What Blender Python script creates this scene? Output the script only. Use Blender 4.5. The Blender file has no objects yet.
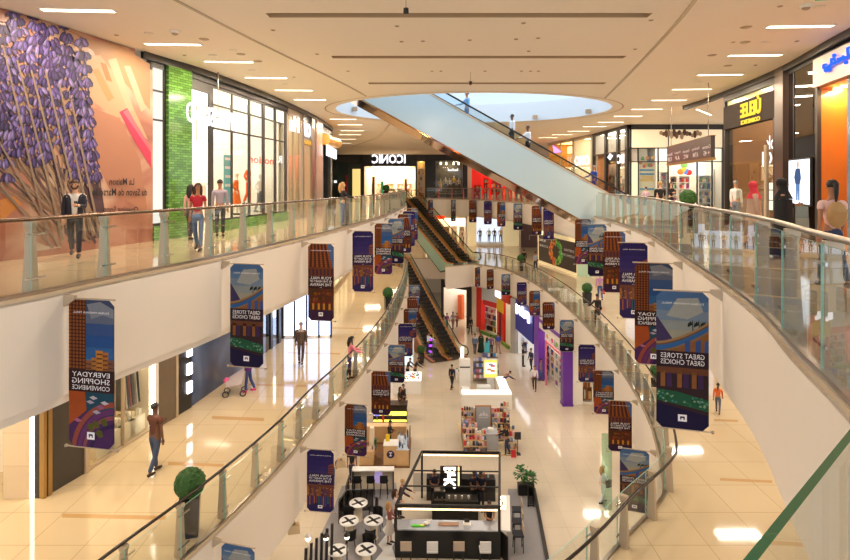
import bpy, bmesh, math, random
from mathutils import Vector, Matrix, noise
random.seed(7)
PI = math.pi
COL = bpy.context.scene.collection
# ---------------------------------------------------------------- camera model (metres)
F, U0, V0, CZ = 566.67, 425.0, 184.0, 13.65
G, M1, U2 = -0.9, 6.0, 12.0          # ground, middle and upper floor levels
CEIL = 17.4

def P(u, v, z):
    d = F * (CZ - z) / (v - V0)
    return Vector(((u - U0) / F * d, d, z))

def PY(u, v, y):
    return Vector(((u - U0) / F * y, y, CZ - (v - V0) / F * y))

# ---------------------------------------------------------------- materials
MATS = {}
def srgb(c):
    def f(x):
        x = x / 255.0
        return x / 12.92 if x <= 0.04045 else ((x + 0.055) / 1.055) ** 2.4
    return (f(c[0]), f(c[1]), f(c[2]), 1.0)

def mat(name, rgb, rough=0.5, metal=0.0, spec=0.5, emit=0.0, ecol=None, noise_amt=0.0, nscale=4.0, coat=0.0):
    """plain procedural material, optional low-contrast noise mottling"""
    key = name
    if key in MATS:
        return MATS[key]
    m = bpy.data.materials.new(name)
    m.use_nodes = True
    nt = m.node_tree
    b = nt.nodes['Principled BSDF']
    c = srgb(rgb)
    b.inputs['Base Color'].default_value = c
    b.inputs['Roughness'].default_value = rough
    b.inputs['Metallic'].default_value = metal
    b.inputs['Specular IOR Level'].default_value = spec
    b.inputs['Coat Weight'].default_value = coat
    if emit:
        b.inputs['Emission Color'].default_value = srgb(ecol or rgb)
        b.inputs['Emission Strength'].default_value = emit
    if noise_amt:
        tc = nt.nodes.new('ShaderNodeTexCoord')
        n = nt.nodes.new('ShaderNodeTexNoise')
        n.inputs['Scale'].default_value = nscale
        n.inputs['Detail'].default_value = 4
        r = nt.nodes.new('ShaderNodeMapRange')
        r.inputs['To Min'].default_value = 1 - noise_amt
        r.inputs['To Max'].default_value = 1 + noise_amt
        h = nt.nodes.new('ShaderNodeHueSaturation')
        h.inputs['Color'].default_value = c
        nt.links.new(tc.outputs['Object'], n.inputs['Vector'])
        nt.links.new(n.outputs['Fac'], r.inputs['Value'])
        nt.links.new(r.outputs['Result'], h.inputs['Value'])
        nt.links.new(h.outputs['Color'], b.inputs['Base Color'])
    MATS[key] = m
    return m

def glow(name, rgb, s):
    """surface that gives off light"""
    if name in MATS:
        return MATS[name]
    m = bpy.data.materials.new(name)
    m.use_nodes = True
    nt = m.node_tree
    nt.nodes.clear()
    e = nt.nodes.new('ShaderNodeEmission')
    e.inputs['Color'].default_value = srgb(rgb)
    e.inputs['Strength'].default_value = s
    o = nt.nodes.new('ShaderNodeOutputMaterial')
    nt.links.new(e.outputs[0], o.inputs['Surface'])
    MATS[name] = m
    return m

def glass(name, tint=(236, 244, 240), refl=0.10, rough=0.0):
    """thin clear pane: tinted transparency with a fresnel mirror"""
    if name in MATS:
        return MATS[name]
    m = bpy.data.materials.new(name)
    m.use_nodes = True
    nt = m.node_tree
    nt.nodes.clear()
    t = nt.nodes.new('ShaderNodeBsdfTransparent')
    t.inputs['Color'].default_value = srgb(tint)
    g = nt.nodes.new('ShaderNodeBsdfGlossy')
    g.inputs['Roughness'].default_value = rough
    fr = nt.nodes.new('ShaderNodeLayerWeight')
    fr.inputs['Blend'].default_value = 0.5
    pw = nt.nodes.new('ShaderNodeMath')
    pw.operation = 'POWER'
    pw.inputs[1].default_value = 4.0
    nt.links.new(fr.outputs['Facing'], pw.inputs[0])
    mr = nt.nodes.new('ShaderNodeMapRange')
    mr.inputs['To Min'].default_value = refl
    mr.inputs['To Max'].default_value = 0.55
    mx = nt.nodes.new('ShaderNodeMixShader')
    o = nt.nodes.new('ShaderNodeOutputMaterial')
    nt.links.new(pw.outputs[0], mr.inputs['Value'])
    nt.links.new(mr.outputs[0], mx.inputs['Fac'])
    nt.links.new(t.outputs[0], mx.inputs[1])
    nt.links.new(g.outputs[0], mx.inputs[2])
    nt.links.new(mx.outputs[0], o.inputs['Surface'])
    MATS[name] = m
    return m

def tile_mat(name, rgb, grout, size=0.6, rough=0.1, var=0.06, coat=0.0, bw=None, bh=None, mortar=0.006, rot=0.0, spec=0.5, offset=0.0, coords='Object'):
    if name in MATS:
        return MATS[name]
    m = bpy.data.materials.new(name)
    m.use_nodes = True
    nt = m.node_tree
    b = nt.nodes['Principled BSDF']
    tc = nt.nodes.new('ShaderNodeTexCoord')
    mp = nt.nodes.new('ShaderNodeMapping')
    mp.inputs['Rotation'].default_value = rot if isinstance(rot, tuple) else (0, 0, rot)
    br = nt.nodes.new('ShaderNodeTexBrick')
    br.offset = offset
    br.inputs['Scale'].default_value = 1.0
    br.inputs['Brick Width'].default_value = bw or size
    br.inputs['Row Height'].default_value = bh or size
    br.inputs['Mortar Size'].default_value = mortar
    c = srgb(rgb)
    br.inputs['Color1'].default_value = tuple(x * (1 - var) for x in c[:3]) + (1,)
    br.inputs['Color2'].default_value = tuple(min(1, x * (1 + var)) for x in c[:3]) + (1,)
    br.inputs['Mortar'].default_value = srgb(grout)
    nz = nt.nodes.new('ShaderNodeTexNoise')
    nz.inputs['Scale'].default_value = 0.9
    nz.inputs['Detail'].default_value = 5
    mr = nt.nodes.new('ShaderNodeMapRange')
    mr.inputs['To Min'].default_value = 0.95
    mr.inputs['To Max'].default_value = 1.05
    hs = nt.nodes.new('ShaderNodeHueSaturation')
    nt.links.new(tc.outputs[coords], mp.inputs['Vector'])
    nt.links.new(mp.outputs[0], br.inputs['Vector'])
    nt.links.new(tc.outputs[coords], nz.inputs['Vector'])
    nt.links.new(nz.outputs['Fac'], mr.inputs['Value'])
    nt.links.new(br.outputs['Color'], hs.inputs['Color'])
    nt.links.new(mr.outputs[0], hs.inputs['Value'])
    nt.links.new(hs.outputs[0], b.inputs['Base Color'])
    b.inputs['Roughness'].default_value = rough
    b.inputs['Specular IOR Level'].default_value = spec
    b.inputs['Coat Weight'].default_value = coat
    MATS[name] = m
    return m

# ---------------------------------------------------------------- mesh builder
class MB:
    def __init__(self):
        self.v, self.f, self.mi, self.sm, self.mats = [], [], [], [], []
        self.M = None
    def slot(self, m):
        if m not in self.mats:
            self.mats.append(m)
        return self.mats.index(m)
    def add(self, vs, fs, m, smooth=False):
        b = len(self.v)
        for p in vs:
            p = Vector(p)
            if self.M is not None:
                p = self.M @ p
            self.v.append(p)
        k = self.slot(m)
        for f in fs:
            self.f.append([b + i for i in f])
            self.mi.append(k)
            self.sm.append(smooth)
        return self
    def box(self, c, s, m, rz=0.0, R=None, taper=1.0):
        hx, hy, hz = s[0] / 2, s[1] / 2, s[2] / 2
        vs = []
        for z in (-hz, hz):
            t = taper if z > 0 else 1.0
            for x, y in ((-hx, -hy), (hx, -hy), (hx, hy), (-hx, hy)):
                vs.append(Vector((x * t, y * t, z)))
        if rz:
            R = Matrix.Rotation(rz, 3, 'Z')
        if R is not None:
            vs = [R @ p for p in vs]
        c = Vector(c)
        fs = [(3, 2, 1, 0), (4, 5, 6, 7), (0, 1, 5, 4), (1, 2, 6, 5), (2, 3, 7, 6), (3, 0, 4, 7)]
        return self.add([p + c for p in vs], fs, m)
    def box2(self, a, b, m):
        a, b = Vector(a), Vector(b)
        return self.box((a + b) / 2, [abs(b[i] - a[i]) for i in range(3)], m)
    def bar(self, a, b, w, h, m, up=(0, 0, 1)):
        """box beam from a to b, w across, h along up"""
        a, b = Vector(a), Vector(b)
        d = b - a
        L = d.length
        if L < 1e-6:
            return self
        d.normalize()
        up = Vector(up)
        s = d.cross(up)
        if s.length < 1e-4:
            s = d.cross(Vector((1, 0, 0)))
        s.normalize()
        n = s.cross(d)
        vs = []
        for p in (a, b):
            for x, y in ((-1, -1), (1, -1), (1, 1), (-1, 1)):
                vs.append(p + s * (x * w / 2) + n * (y * h / 2))
        fs = [(0, 1, 2, 3), (7, 6, 5, 4), (0, 4, 5, 1), (1, 5, 6, 2), (2, 6, 7, 3), (3, 7, 4, 0)]
        return self.add(vs, fs, m)
    def tube(self, pts, r, m, n=8, caps=True, closed=False):
        pts = [Vector(p) for p in pts]
        rs = r if isinstance(r, (list, tuple)) else [r] * len(pts)
        vs, fs = [], []
        N = len(pts)
        prev = None
        for i, p in enumerate(pts):
            if closed:
                d = pts[(i + 1) % N] - pts[i - 1]
            else:
                d = pts[min(i + 1, N - 1)] - pts[max(i - 1, 0)]
            d.normalize()
            if prev is None:
                a = d.cross(Vector((0, 0, 1)))
                if a.length < 1e-3:
                    a = d.cross(Vector((1, 0, 0)))
            else:
                a = prev - d * prev.dot(d)
                if a.length < 1e-6:
                    a = d.cross(Vector((1, 0, 0)))
            a.normalize()
            prev = a
            c = d.cross(a)
            for k in range(n):
                t = 2 * PI * k / n
                vs.append(p + (a * math.cos(t) + c * math.sin(t)) * rs[i])
        last = N if closed else N - 1
        for i in range(last):
            j = (i + 1) % N
            for k in range(n):
                k2 = (k + 1) % n
                fs.append((i * n + k, i * n + k2, j * n + k2, j * n + k))
        self.add(vs, fs, m, True)
        if caps and not closed:
            self.add(vs[:n], [tuple(range(n))[::-1]], m)
            self.add(vs[-n:], [tuple(range(n))], m)
        return self
    def lathe(self, prof, m, c=(0, 0, 0), n=16, smooth=True):
        c = Vector(c)
        vs, fs = [], []
        for r, z in prof:
            for k in range(n):
                t = 2 * PI * k / n
                vs.append(c + Vector((r * math.cos(t), r * math.sin(t), z)))
        for i in range(len(prof) - 1):
            for k in range(n):
                k2 = (k + 1) % n
                fs.append((i * n + k, i * n + k2, (i + 1) * n + k2, (i + 1) * n + k))
        self.add(vs, fs, m, smooth)
        if prof[0][0] > 1e-4:
            self.add(vs[:n], [tuple(range(n))[::-1]], m)
        if prof[-1][0] > 1e-4:
            self.add(vs[-n:], [tuple(range(n))], m)
        return self
    def ball(self, c, r, m, n=12, k=8):
        r = (r, r, r) if not isinstance(r, (tuple, list)) else r
        c = Vector(c)
        vs, fs = [], []
        for i in range(k + 1):
            t = PI * i / k
            for j in range(n):
                p = 2 * PI * j / n
                vs.append(c + Vector((r[0] * math.sin(t) * math.cos(p), r[1] * math.sin(t) * math.sin(p), -r[2] * math.cos(t))))
        for i in range(k):
            for j in range(n):
                j2 = (j + 1) % n
                fs.append((i * n + j, i * n + j2, (i + 1) * n + j2, (i + 1) * n + j))
        return self.add(vs, fs, m, True)
    def prism(self, poly, z0, z1, m, mside=None, mbot=None):
        n = len(poly)
        area = sum(poly[i][0] * poly[(i + 1) % n][1] - poly[(i + 1) % n][0] * poly[i][1] for i in range(n))
        if area < 0:
            poly = poly[::-1]
        b = [Vector((p[0], p[1], z0)) for p in poly]
        t = [Vector((p[0], p[1], z1)) for p in poly]
        self.add(t, [tuple(range(n))], m)
        self.add(b, [tuple(range(n))[::-1]], mbot or m)
        self.add(b + t, [(i, (i + 1) % n, n + (i + 1) % n, n + i) for i in range(n)], mside or m)
        return self
    def slab(self, poly, a, b, m, axis='y', mside=None):
        """flat outline in the x-z plane, given thickness between y=a and y=b"""
        n = len(poly)
        area = sum(poly[i][0] * poly[(i + 1) % n][1] - poly[(i + 1) % n][0] * poly[i][1] for i in range(n))
        if area < 0:
            poly = poly[::-1]
        fr = [Vector((p[0], a, p[1])) for p in poly]
        bk = [Vector((p[0], b, p[1])) for p in poly]
        self.add(fr, [tuple(range(n))], m)
        self.add(bk, [tuple(range(n))[::-1]], m)
        self.add(fr + bk, [((i + 1) % n, i, n + i, n + (i + 1) % n) for i in range(n)], mside or m)
        return self
    def strip(self, a, b, m, flip=False):
        """quad strip between two equal-length point rows"""
        n = len(a)
        vs = [Vector(p) for p in a] + [Vector(p) for p in b]
        fs = []
        for i in range(n - 1):
            q = (i, i + 1, n + i + 1, n + i)
            fs.append(q[::-1] if flip else q)
        return self.add(vs, fs, m)
    def ribbon(self, pts, z0, z1, thick, m):
        """vertical curved wall of real thickness along plan points"""
        L = offset(pts, thick / 2)
        R = offset(pts, -thick / 2)
        z3 = lambda q, z: [Vector((p[0], p[1], z)) for p in q]
        a, b, c, d = z3(L, z0), z3(L, z1), z3(R, z1), z3(R, z0)
        self.strip(a, b, m)
        self.strip(b, c, m)
        self.strip(c, d, m)
        self.strip(d, a, m)
        self.add([a[0], b[0], c[0], d[0]], [(0, 1, 2, 3)], m)
        self.add([a[-1], b[-1], c[-1], d[-1]], [(3, 2, 1, 0)], m)
        return self
    def data(self, name):
        me = bpy.data.meshes.new(name)
        me.from_pydata([tuple(p) for p in self.v], [], self.f)
        for m in self.mats:
            me.materials.append(m)
        me.polygons.foreach_set('material_index', self.mi)
        me.polygons.foreach_set('use_smooth', self.sm)
        me.update()
        return me
    def build(self, name, parent=None, loc=None, rz=0.0):
        o = bpy.data.objects.new(name, self.data(name))
        COL.objects.link(o)
        if parent is not None:
            o.parent = parent
        if loc is not None:
            o.location = loc
        if rz:
            o.rotation_euler = (0, 0, rz)
        return o

def tag(o, label=None, cat=None, group=None, kind=None):
    if label: o['label'] = label
    if cat: o['category'] = cat
    if group: o['group'] = group
    if kind: o['kind'] = kind
    return o

def struct(o, label=None):
    o['kind'] = 'structure'
    if label: o['label'] = label
    return o

def empty(name, loc, rz=0.0, label=None, cat=None, group=None):
    o = bpy.data.objects.new(name, None)
    o.empty_display_size = 0.2
    COL.objects.link(o)
    o.location = loc
    o.rotation_euler = (0, 0, rz)
    return tag(o, label, cat, group)

KIDS = {}
def copy_tree(o, parent=None):
    c = o.copy()
    COL.objects.link(c)
    if parent is not None:
        c.parent = parent
    for ch in list(o.children):
        copy_tree(ch, c)
    return c

# ---------------------------------------------------------------- plan curves
def smooth(pts, step=0.5):
    """Catmull-Rom through plan points, resampled about every step metres"""
    pts = [Vector((p[0], p[1])) for p in pts]
    out = []
    n = len(pts)
    for i in range(n - 1):
        p0, p1, p2, p3 = pts[max(i - 1, 0)], pts[i], pts[i + 1], pts[min(i + 2, n - 1)]
        k = max(2, int((p2 - p1).length / step))
        for j in range(k):
            t = j / k
            out.append(0.5 * ((2 * p1) + (p2 - p0) * t + (2 * p0 - 5 * p1 + 4 * p2 - p3) * t * t + (3 * p1 - p0 - 3 * p2 + p3) * t ** 3))
    out.append(pts[-1].copy())
    return out

def offset(pts, d):
    """shift a plan polyline to its left by d"""
    pts = [Vector((p[0], p[1])) for p in pts]
    out = []
    n = len(pts)
    for i in range(n):
        t = pts[min(i + 1, n - 1)] - pts[max(i - 1, 0)]
        t.normalize()
        out.append(pts[i] + Vector((-t.y, t.x)) * d)
    return out

def length(pts):
    return sum((pts[i + 1] - pts[i]).length for i in range(len(pts) - 1))

def along(pts, s):
    """point and unit tangent at arc length s"""
    for i in range(len(pts) - 1):
        d = pts[i + 1] - pts[i]
        L = d.length
        if s <= L or i == len(pts) - 2:
            return pts[i] + d * (s / L), d / L
        s -= L

def sub(pts, a, b, step=0.4):
    k = max(1, int(math.ceil((b - a) / step)))
    return [along(pts, a + (b - a) * i / k)[0] for i in range(k + 1)]

def on(pts, u):
    """where a plan line crosses the sight line of picture column u; returns (point, arc length)"""
    k = (u - U0) / F
    s = 0.0
    for i in range(len(pts) - 1):
        a, b = pts[i], pts[i + 1]
        fa, fb = a.x - k * a.y, b.x - k * b.y
        L = (b - a).length
        if fa * fb <= 0 and fa != fb:
            t = fa / (fa - fb)
            return a + (b - a) * t, s + L * t
        s += L
    return None, None

# ---------------------------------------------------------------- lettering
TXT = {}
def text_mesh(s, bold=0.0):
    key = (s, bold)
    if key not in TXT:
        cu = bpy.data.curves.new('lettering', 'FONT')
        cu.body = s
        cu.size = 1.0
        cu.offset = bold
        cu.resolution_u = 2
        ob = bpy.data.objects.new('lettering', cu)
        COL.objects.link(ob)
        dg = bpy.context.evaluated_depsgraph_get()
        me = bpy.data.meshes.new_from_object(ob.evaluated_get(dg))
        vs = [v.co.copy() for v in me.vertices]
        fs = [tuple(p.vertices) for p in me.polygons]
        bpy.data.objects.remove(ob)
        bpy.data.curves.remove(cu)
        bpy.data.meshes.remove(me)
        x0 = min(v.x for v in vs); x1 = max(v.x for v in vs)
        y0 = min(v.y for v in vs); y1 = max(v.y for v in vs)
        TXT[key] = ([((v.x - (x0 + x1) / 2) / (x1 - x0), (v.y - (y0 + y1) / 2) / (y1 - y0)) for v in vs], fs, (x1 - x0) / (y1 - y0))
    return TXT[key]

def letters(mb, s, w, h, m, origin, ex, ey, depth=0.0, bold=0.0, mirror=True):
    """lettering w wide, h high, centred at origin in the plane of ex, ey; reads reversed, as in the photograph"""
    vs, fs, _ = text_mesh(s, bold)
    o, ex, ey = Vector(origin), Vector(ex), Vector(ey)
    sx = -1 if mirror else 1
    pts = [o + ex * (sx * x * w) + ey * (y * h) for x, y in vs]
    if mirror:
        fs = [f[::-1] for f in fs]
    mb.add(pts, fs, m)
    if depth:
        nrm = ex.cross(ey).normalized()
        back = [p - nrm * depth for p in pts]
        n = len(pts)
        from collections import Counter
        cnt = Counter()
        for f in fs:
            for i in range(len(f)):
                cnt[frozenset((f[i], f[(i + 1) % len(f)]))] += 1
        side = []
        for f in fs:
            for i in range(len(f)):
                a, b = f[i], f[(i + 1) % len(f)]
                if cnt[frozenset((a, b))] == 1:
                    side.append((b, a, n + a, n + b))
        mb.add(pts + back, side, m)
black_m = mat('black_metal', (22, 21, 22), 0.4)
d_esc = Vector((-0.953, -0.301)); nf = Vector((-0.301, 0.953)); S_ESC = 0.482; base_near = Vector((11.0, 30.1)); L_ESC = 16.2
# ================================================================ people
hair_black = mat('hair_black', (26, 20, 18), .6)
hair_brown = mat('hair_brown', (70, 44, 28), .6)
hair_grey = mat('hair_grey', (150, 146, 142), .6)
hair_blond = mat('hair_blond', (186, 142, 84), .6)
skin_a = mat('skin_light', (222, 172, 140), .55)
skin_b = mat('skin_tan', (176, 122, 88), .55)
skin_c = mat('skin_dark', (104, 68, 48), .55)
shoe_m = mat('shoe_dark', (34, 28, 26), .5)
def cloth(rgb): return mat('fabric_%d_%d_%d' % rgb, rgb, .8, noise_amt=.06, nscale=14)

def skin_mesh(chains, level=1):
    """chains: list of [(point, radius), ...]; points shared by position are welded; returns (verts, faces)"""
    pts, rad, edges, idx = [], [], [], {}
    def vid(p, r):
        k = (round(p[0], 4), round(p[1], 4), round(p[2], 4))
        if k not in idx:
            idx[k] = len(pts); pts.append(Vector(p)); rad.append(r)
        return idx[k]
    for ch in chains:
        ids = [vid(p, r) for p, r in ch]
        for a, b in zip(ids, ids[1:]): edges.append((a, b))
    me = bpy.data.meshes.new('sk'); me.from_pydata([tuple(p) for p in pts], edges, [])
    ob = bpy.data.objects.new('sk', me); COL.objects.link(ob)
    ob.modifiers.new('s', 'SKIN')
    ob.modifiers['s'].use_smooth_shade = True
    for i, d in enumerate(me.skin_vertices[0].data):
        r = rad[i]; d.radius = (r, r) if not isinstance(r, tuple) else r
        d.use_root = (i == 0)
    if level:
        m = ob.modifiers.new('u', 'SUBSURF'); m.levels = level; m.render_levels = level
    dg = bpy.context.evaluated_depsgraph_get()
    em = bpy.data.meshes.new_from_object(ob.evaluated_get(dg))
    out = ([v.co.copy() for v in em.vertices], [tuple(p.vertices) for p in em.polygons])
    bpy.data.objects.remove(ob); bpy.data.meshes.remove(me); bpy.data.meshes.remove(em)
    return out

def limb(o, a1, a2, l1, l2, out=0.0):
    """two-bone limb from o hanging down; a1, a2 swing forward (towards -y) in radians; out leans sideways"""
    d1 = Vector((math.sin(out), -math.sin(a1), -math.cos(a1))).normalized()
    d2 = Vector((math.sin(out) * .5, -math.sin(a2), -math.cos(a2))).normalized()
    k = o + d1 * l1
    return k, k + d2 * l2

def person(label, loc, face, h=1.72, skin=skin_b, hair=hair_black, top=(60, 60, 60), legs=(40, 44, 60), shoes=None, stride=.28, arms='walk', hairstyle='short', sleeve='long', robe=None, rw=1.0,
           skirt=None, veil=None, bag=None, phone=False, lean=0.0, jacket=None, female=False, belly=1.0, bend=0.0, sit=False, beard=False, group=None):
    """face: heading in degrees, 0 looks at -y (to the camera), 90 looks to +x"""
    k = h / 1.75
    root = empty('person', loc, math.radians(face), label, 'person', group)
    V = Vector
    sw = (.185 if not female else .165)
    hipz, kneel, ankl = .93, .44, .42
    if sit: hipz = .50
    hip = [V((s * .09, 0, hipz)) for s in (-1, 1)]
    pel = V((0, 0, hipz + .04))
    # spine leans forward by lean
    up = V((0, -math.sin(lean), math.cos(lean)))
    waist, chest, neck = pel + up * .14, pel + up * .36, pel + up * .53
    nod = bend
    hd = V((0, -math.sin(lean + nod), math.cos(lean + nod)))
    headb, headc, headt = neck + hd * .09, neck + hd * .18, neck + hd * .265
    sh = [neck - up * .075 + V((s * sw, 0.01, 0)) for s in (-1, 1)]
    la = []
    for i, s in enumerate((-1, 1)):
        if sit: kn, an = limb(hip[i], 1.45, .05, kneel, ankl)
        else:
            a = stride * s
            kn, an = limb(hip[i], a * .9, a * .9 - (.32 if a < 0 else .03) * (1 if stride > .05 else 0), kneel, ankl)
        la.append((kn, an))
    low = min(an.z for _, an in la) - .075
    for p in [pel, waist, chest, neck, headb, headc, headt] + hip + sh + [x for q in la for x in q]: p.z -= low
    aa = []
    for i, s in enumerate((-1, 1)):
        st = arms if isinstance(arms, str) else arms[i]
        if st == 'walk': el, wr = limb(sh[i], -stride * s * .9, -stride * s * .9 + .3, .29, .25, s * .12)
        elif st == 'down': el, wr = limb(sh[i], .02, .12, .29, .25, s * .1)
        elif st == 'front': el, wr = limb(sh[i], .25, 1.75, .27, .22, s * .05); wr.x -= s * .12
        elif st == 'rail': el, wr = limb(sh[i], .7, 1.35, .29, .25, s * .12)
        elif st == 'hip': el, wr = limb(sh[i], -.35, .5, .28, .24, s * .55); wr.x -= s * .10
        elif st == 'reach': el, wr = limb(sh[i], .9, 1.2, .29, .26, s * .1)
        elif st == 'bag': el, wr = limb(sh[i], .05, .05, .3, .25, s * .16)
        elif st == 'face': el, wr = limb(sh[i], .5, 2.6, .27, .24, s * .1); wr.x -= s * .08
        aa.append((el, wr))
    g = 1.0 if not female else .9
    S = lambda p: p * k
    def ch(lst): return [(S(p), (r[0] * k, r[1] * k) if isinstance(r, tuple) else r * k) for p, r in lst]
    # body: one continuous skin
    chains = [ch([(pel, (.125 * g, .10 * g)), (waist, (.115 * g * belly, .09 * g * belly)), (chest, (.145 * g, .10 * g)), (neck - up * .04, (.075, .065)), (neck + hd * .03, .052), (headb, (.062, .07)), (headc, (.075, .092)), (headt - hd * .02, (.066, .08))])]
    toe = []
    for i, s in enumerate((-1, 1)):
        kn, an = la[i]
        t = an + V((0, -.15, -.045)); toe.append(t)
        chains.append(ch([(pel, (.125 * g, .10 * g)), (hip[i] + V((0, 0, -.06)), .085 * g), ((hip[i] + kn) / 2, .073 * g), (kn, .055), ((kn * 2 + an) / 3 + V((0, .012, 0)), .053), (an, .036), (an + V((0, -.05, -.035)), .038), (t, .03)]))
        el, wr = aa[i]
        chains.append(ch([(chest, (.145 * g, .10 * g)), (sh[i], .058 * g), ((sh[i] + el) / 2, .045 * g), (el, .038 * g), ((el + wr) / 2, .036 * g), (wr, .025)]))
    vs, fs = skin_mesh(chains, 1)
    mb = MB(); mb.add(vs, fs, skin, True)
    # hands with five fingers, a nose, ears and eyes grown into the same body mesh
    for i, s in enumerate((-1, 1)):
        el, wr = aa[i]
        d = (wr - el).normalized(); side = d.cross(V((0, 1, .01))).normalized()
        if abs(d.dot(V((0, 1, 0)))) > .9: side = V((1, 0, 0))
        nrm = side.cross(d).normalized()
        mb.tube([S(wr - d * .01), S(wr + d * .03), S(wr + d * .075), S(wr + d * .09)], [.024 * k, .036 * k, .038 * k, .02 * k], skin, 6)
        for j, L in enumerate((.066, .076, .072, .056)):
            b = wr + d * .08 + side * ((j - 1.5) * .017)
            mb.tube([S(b), S(b + d * L * .5 + nrm * .008), S(b + d * L * .9 + nrm * .026)], [.0095 * k, .009 * k, .006 * k], skin, 5)
        b = wr + d * .03 + side * (-.03 * s)
        mb.tube([S(b), S(b + d * .035 - side * (.018 * s) + nrm * .01), S(b + d * .06 - side * (.02 * s) + nrm * .018)], [.012 * k, .011 * k, .007 * k], skin, 5)
    fw = V((0, -math.cos(lean + nod), -math.sin(lean + nod)))
    mb.tube([S(headc + fw * .085 + hd * .02), S(headc + fw * .115 - hd * .02), S(headc + fw * .09 - hd * .03)], [.009 * k, .016 * k, .012 * k], skin, 6)
    for s in (-1, 1):
        mb.ball(S(headc + V((s * .08, .005, 0)) - hd * .005), (.014 * k, .022 * k, .032 * k), skin, 6, 5)
        mb.ball(S(headc + fw * .083 + V((s * .032, 0, 0)) + hd * .022), .012 * k, mat('eye', (30, 24, 22), .3), 6, 5)
    mb.tube([S(headc + fw * .086 - hd * .055 + V((-.025, 0, 0))), S(headc + fw * .094 - hd * .055), S(headc + fw * .086 - hd * .055 + V((.025, 0, 0)))], .007 * k, mat('lips', (150, 80, 74), .5), 5)
    mb.build('body', root)
    # hair
    mb = MB()
    c = headc + hd * .025 - fw * .012
    rx, ry, rz_ = .088, .104, .095
    capv, capf = [], []
    n, kk = 12, 8
    if veil is None:
        for i in range(kk + 1):
            t = PI * .62 * i / kk
            for j in range(n):
                p = 2 * PI * j / n
                lim = 1.0 if math.sin(p) > -.2 else .62            # keep the face open
                tt = t * lim
                capv.append(S(c + V((rx * math.sin(tt) * math.cos(p), 0, 0)) - fw * (ry * math.sin(tt) * math.sin(p)) + hd * (rz_ * math.cos(tt))))
        for i in range(kk):
            for j in range(n):
                capf.append((i * n + j, (i + 1) * n + j, (i + 1) * n + (j + 1) % n, i * n + (j + 1) % n))
        if hairstyle != 'bald':
            mb.add(capv, capf, hair, True)
        if hairstyle == 'long':
            b = c - fw * .07
            mb.tube([S(b + hd * .03), S(b - hd * .1 - fw * .02), S(b - hd * .22 - fw * .035), S(b - hd * .36 - fw * .03)], [.07 * k, .085 * k, .08 * k, .03 * k], hair, 10)
            for s in (-1, 1): mb.tube([S(c + V((s * .075, 0, 0))), S(c + V((s * .088, .0, -.12))), S(c + V((s * .085, -.02, -.26)))], [.03 * k, .032 * k, .015 * k], hair, 8)
        if hairstyle == 'tail':
            b = c - fw * .09
            mb.tube([S(b + hd * .02), S(b - fw * .05), S(b - fw * .06 - hd * .14), S(b - fw * .05 - hd * .32)], [.03 * k, .04 * k, .035 * k, .012 * k], hair, 8)
        if beard:
            mb.tube([S(headc + V((-.07, -.02, -.03))), S(headc + fw * .07 - hd * .085 + V((-.03, 0, 0))), S(headc + fw * .07 - hd * .085 + V((.03, 0, 0))), S(headc + V((.07, -.02, -.03)))], .022 * k, hair, 6)
        if mb.v: mb.build('hair', root)
    else:
        vm = cloth(veil)
        c2 = headc + hd * .02 - fw * .01
        mb.ball(S(c2 - fw * .016), (.108 * k, .118 * k, .125 * k), vm, 14, 10)
        mb.tube([S(c2 - hd * .03 - fw * .02), S(neck + hd * .03), S(neck - up * .05), S(neck - up * .16)], [.10 * k, .105 * k, .15 * k, .20 * k], vm, 12)
        mb.build('headscarf', root)
    # clothes
    tm, lm = cloth(top), cloth(legs)
    if robe:
        rm = cloth(robe)
        vs, fs = skin_mesh([ch([(chest, (.17 * g, .13 * g)), (neck - up * .03, (.095, .085))])] + [ch([(chest, (.17 * g, .13 * g)), (sh[i], .08), ((sh[i] + aa[i][0]) / 2, .072), (aa[i][0], .068), (aa[i][1] - (aa[i][1] - aa[i][0]) * .08, .062)]) for i in (0, 1)], 1)
        mb = MB(); mb.add(vs, fs, rm, True)
        prof = []
        zc = chest.z
        for f, r in ((0.0, .185 * rw), (.25, .20 * rw), (.5, .235 * rw), (.75, .275 * rw), (1.0, .31 * rw)):
            prof.append((r * k, (zc - (zc - .05) * f) * k))
        n = 18; vv, ff = [], []
        for r, zz in prof:
            for j in range(n):
                t = 2 * PI * j / n
                wob = 1 + .05 * math.sin(5 * t + 3 * zz)
                vv.append(V((r * wob * math.cos(t), r * wob * .8 * math.sin(t) - (stride * .12 * k if zz < .4 else 0) * math.sin(zz) + chest.y * k * (zz / (zc * k)), zz)))
        for i in range(len(prof) - 1):
            for j in range(n): ff.append((i * n + j, (i + 1) * n + j, (i + 1) * n + (j + 1) % n, i * n + (j + 1) % n))
        mb.add(vv, ff, rm, True)
        mb.build('robe', root)
    else:
        e = .016
        def tops(m, grow, sl, name, hem):
            cc = [ch([(pel + V((0, 0, hem)), (.135 * g + grow, .11 * g + grow)), (waist, (.122 * g * belly + grow, .10 * g * belly + grow)), (chest, (.155 * g + grow, .112 * g + grow)), (neck - up * .05, (.085 + grow * .5, .075 + grow * .5)), (neck - up * .01, (.06, .06))])]
            for i in (0, 1):
                el, wr = aa[i]
                a = [(chest, (.155 * g + grow, .112 * g + grow)), (sh[i], .066 * g + grow), ((sh[i] + el) / 2, .055 * g + grow)]
                if sl == 'long': a += [(el, .048 * g + grow), ((el + wr) / 2, .046 * g + grow), (wr - (wr - el) * .06, .034 + grow)]
                cc.append(ch(a))
            v_, f_ = skin_mesh(cc, 1)
            mb = MB(); mb.add(v_, f_, m, True); mb.build(name, root)
        tops(tm, .004, sleeve, 'shirt', -.04)
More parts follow.
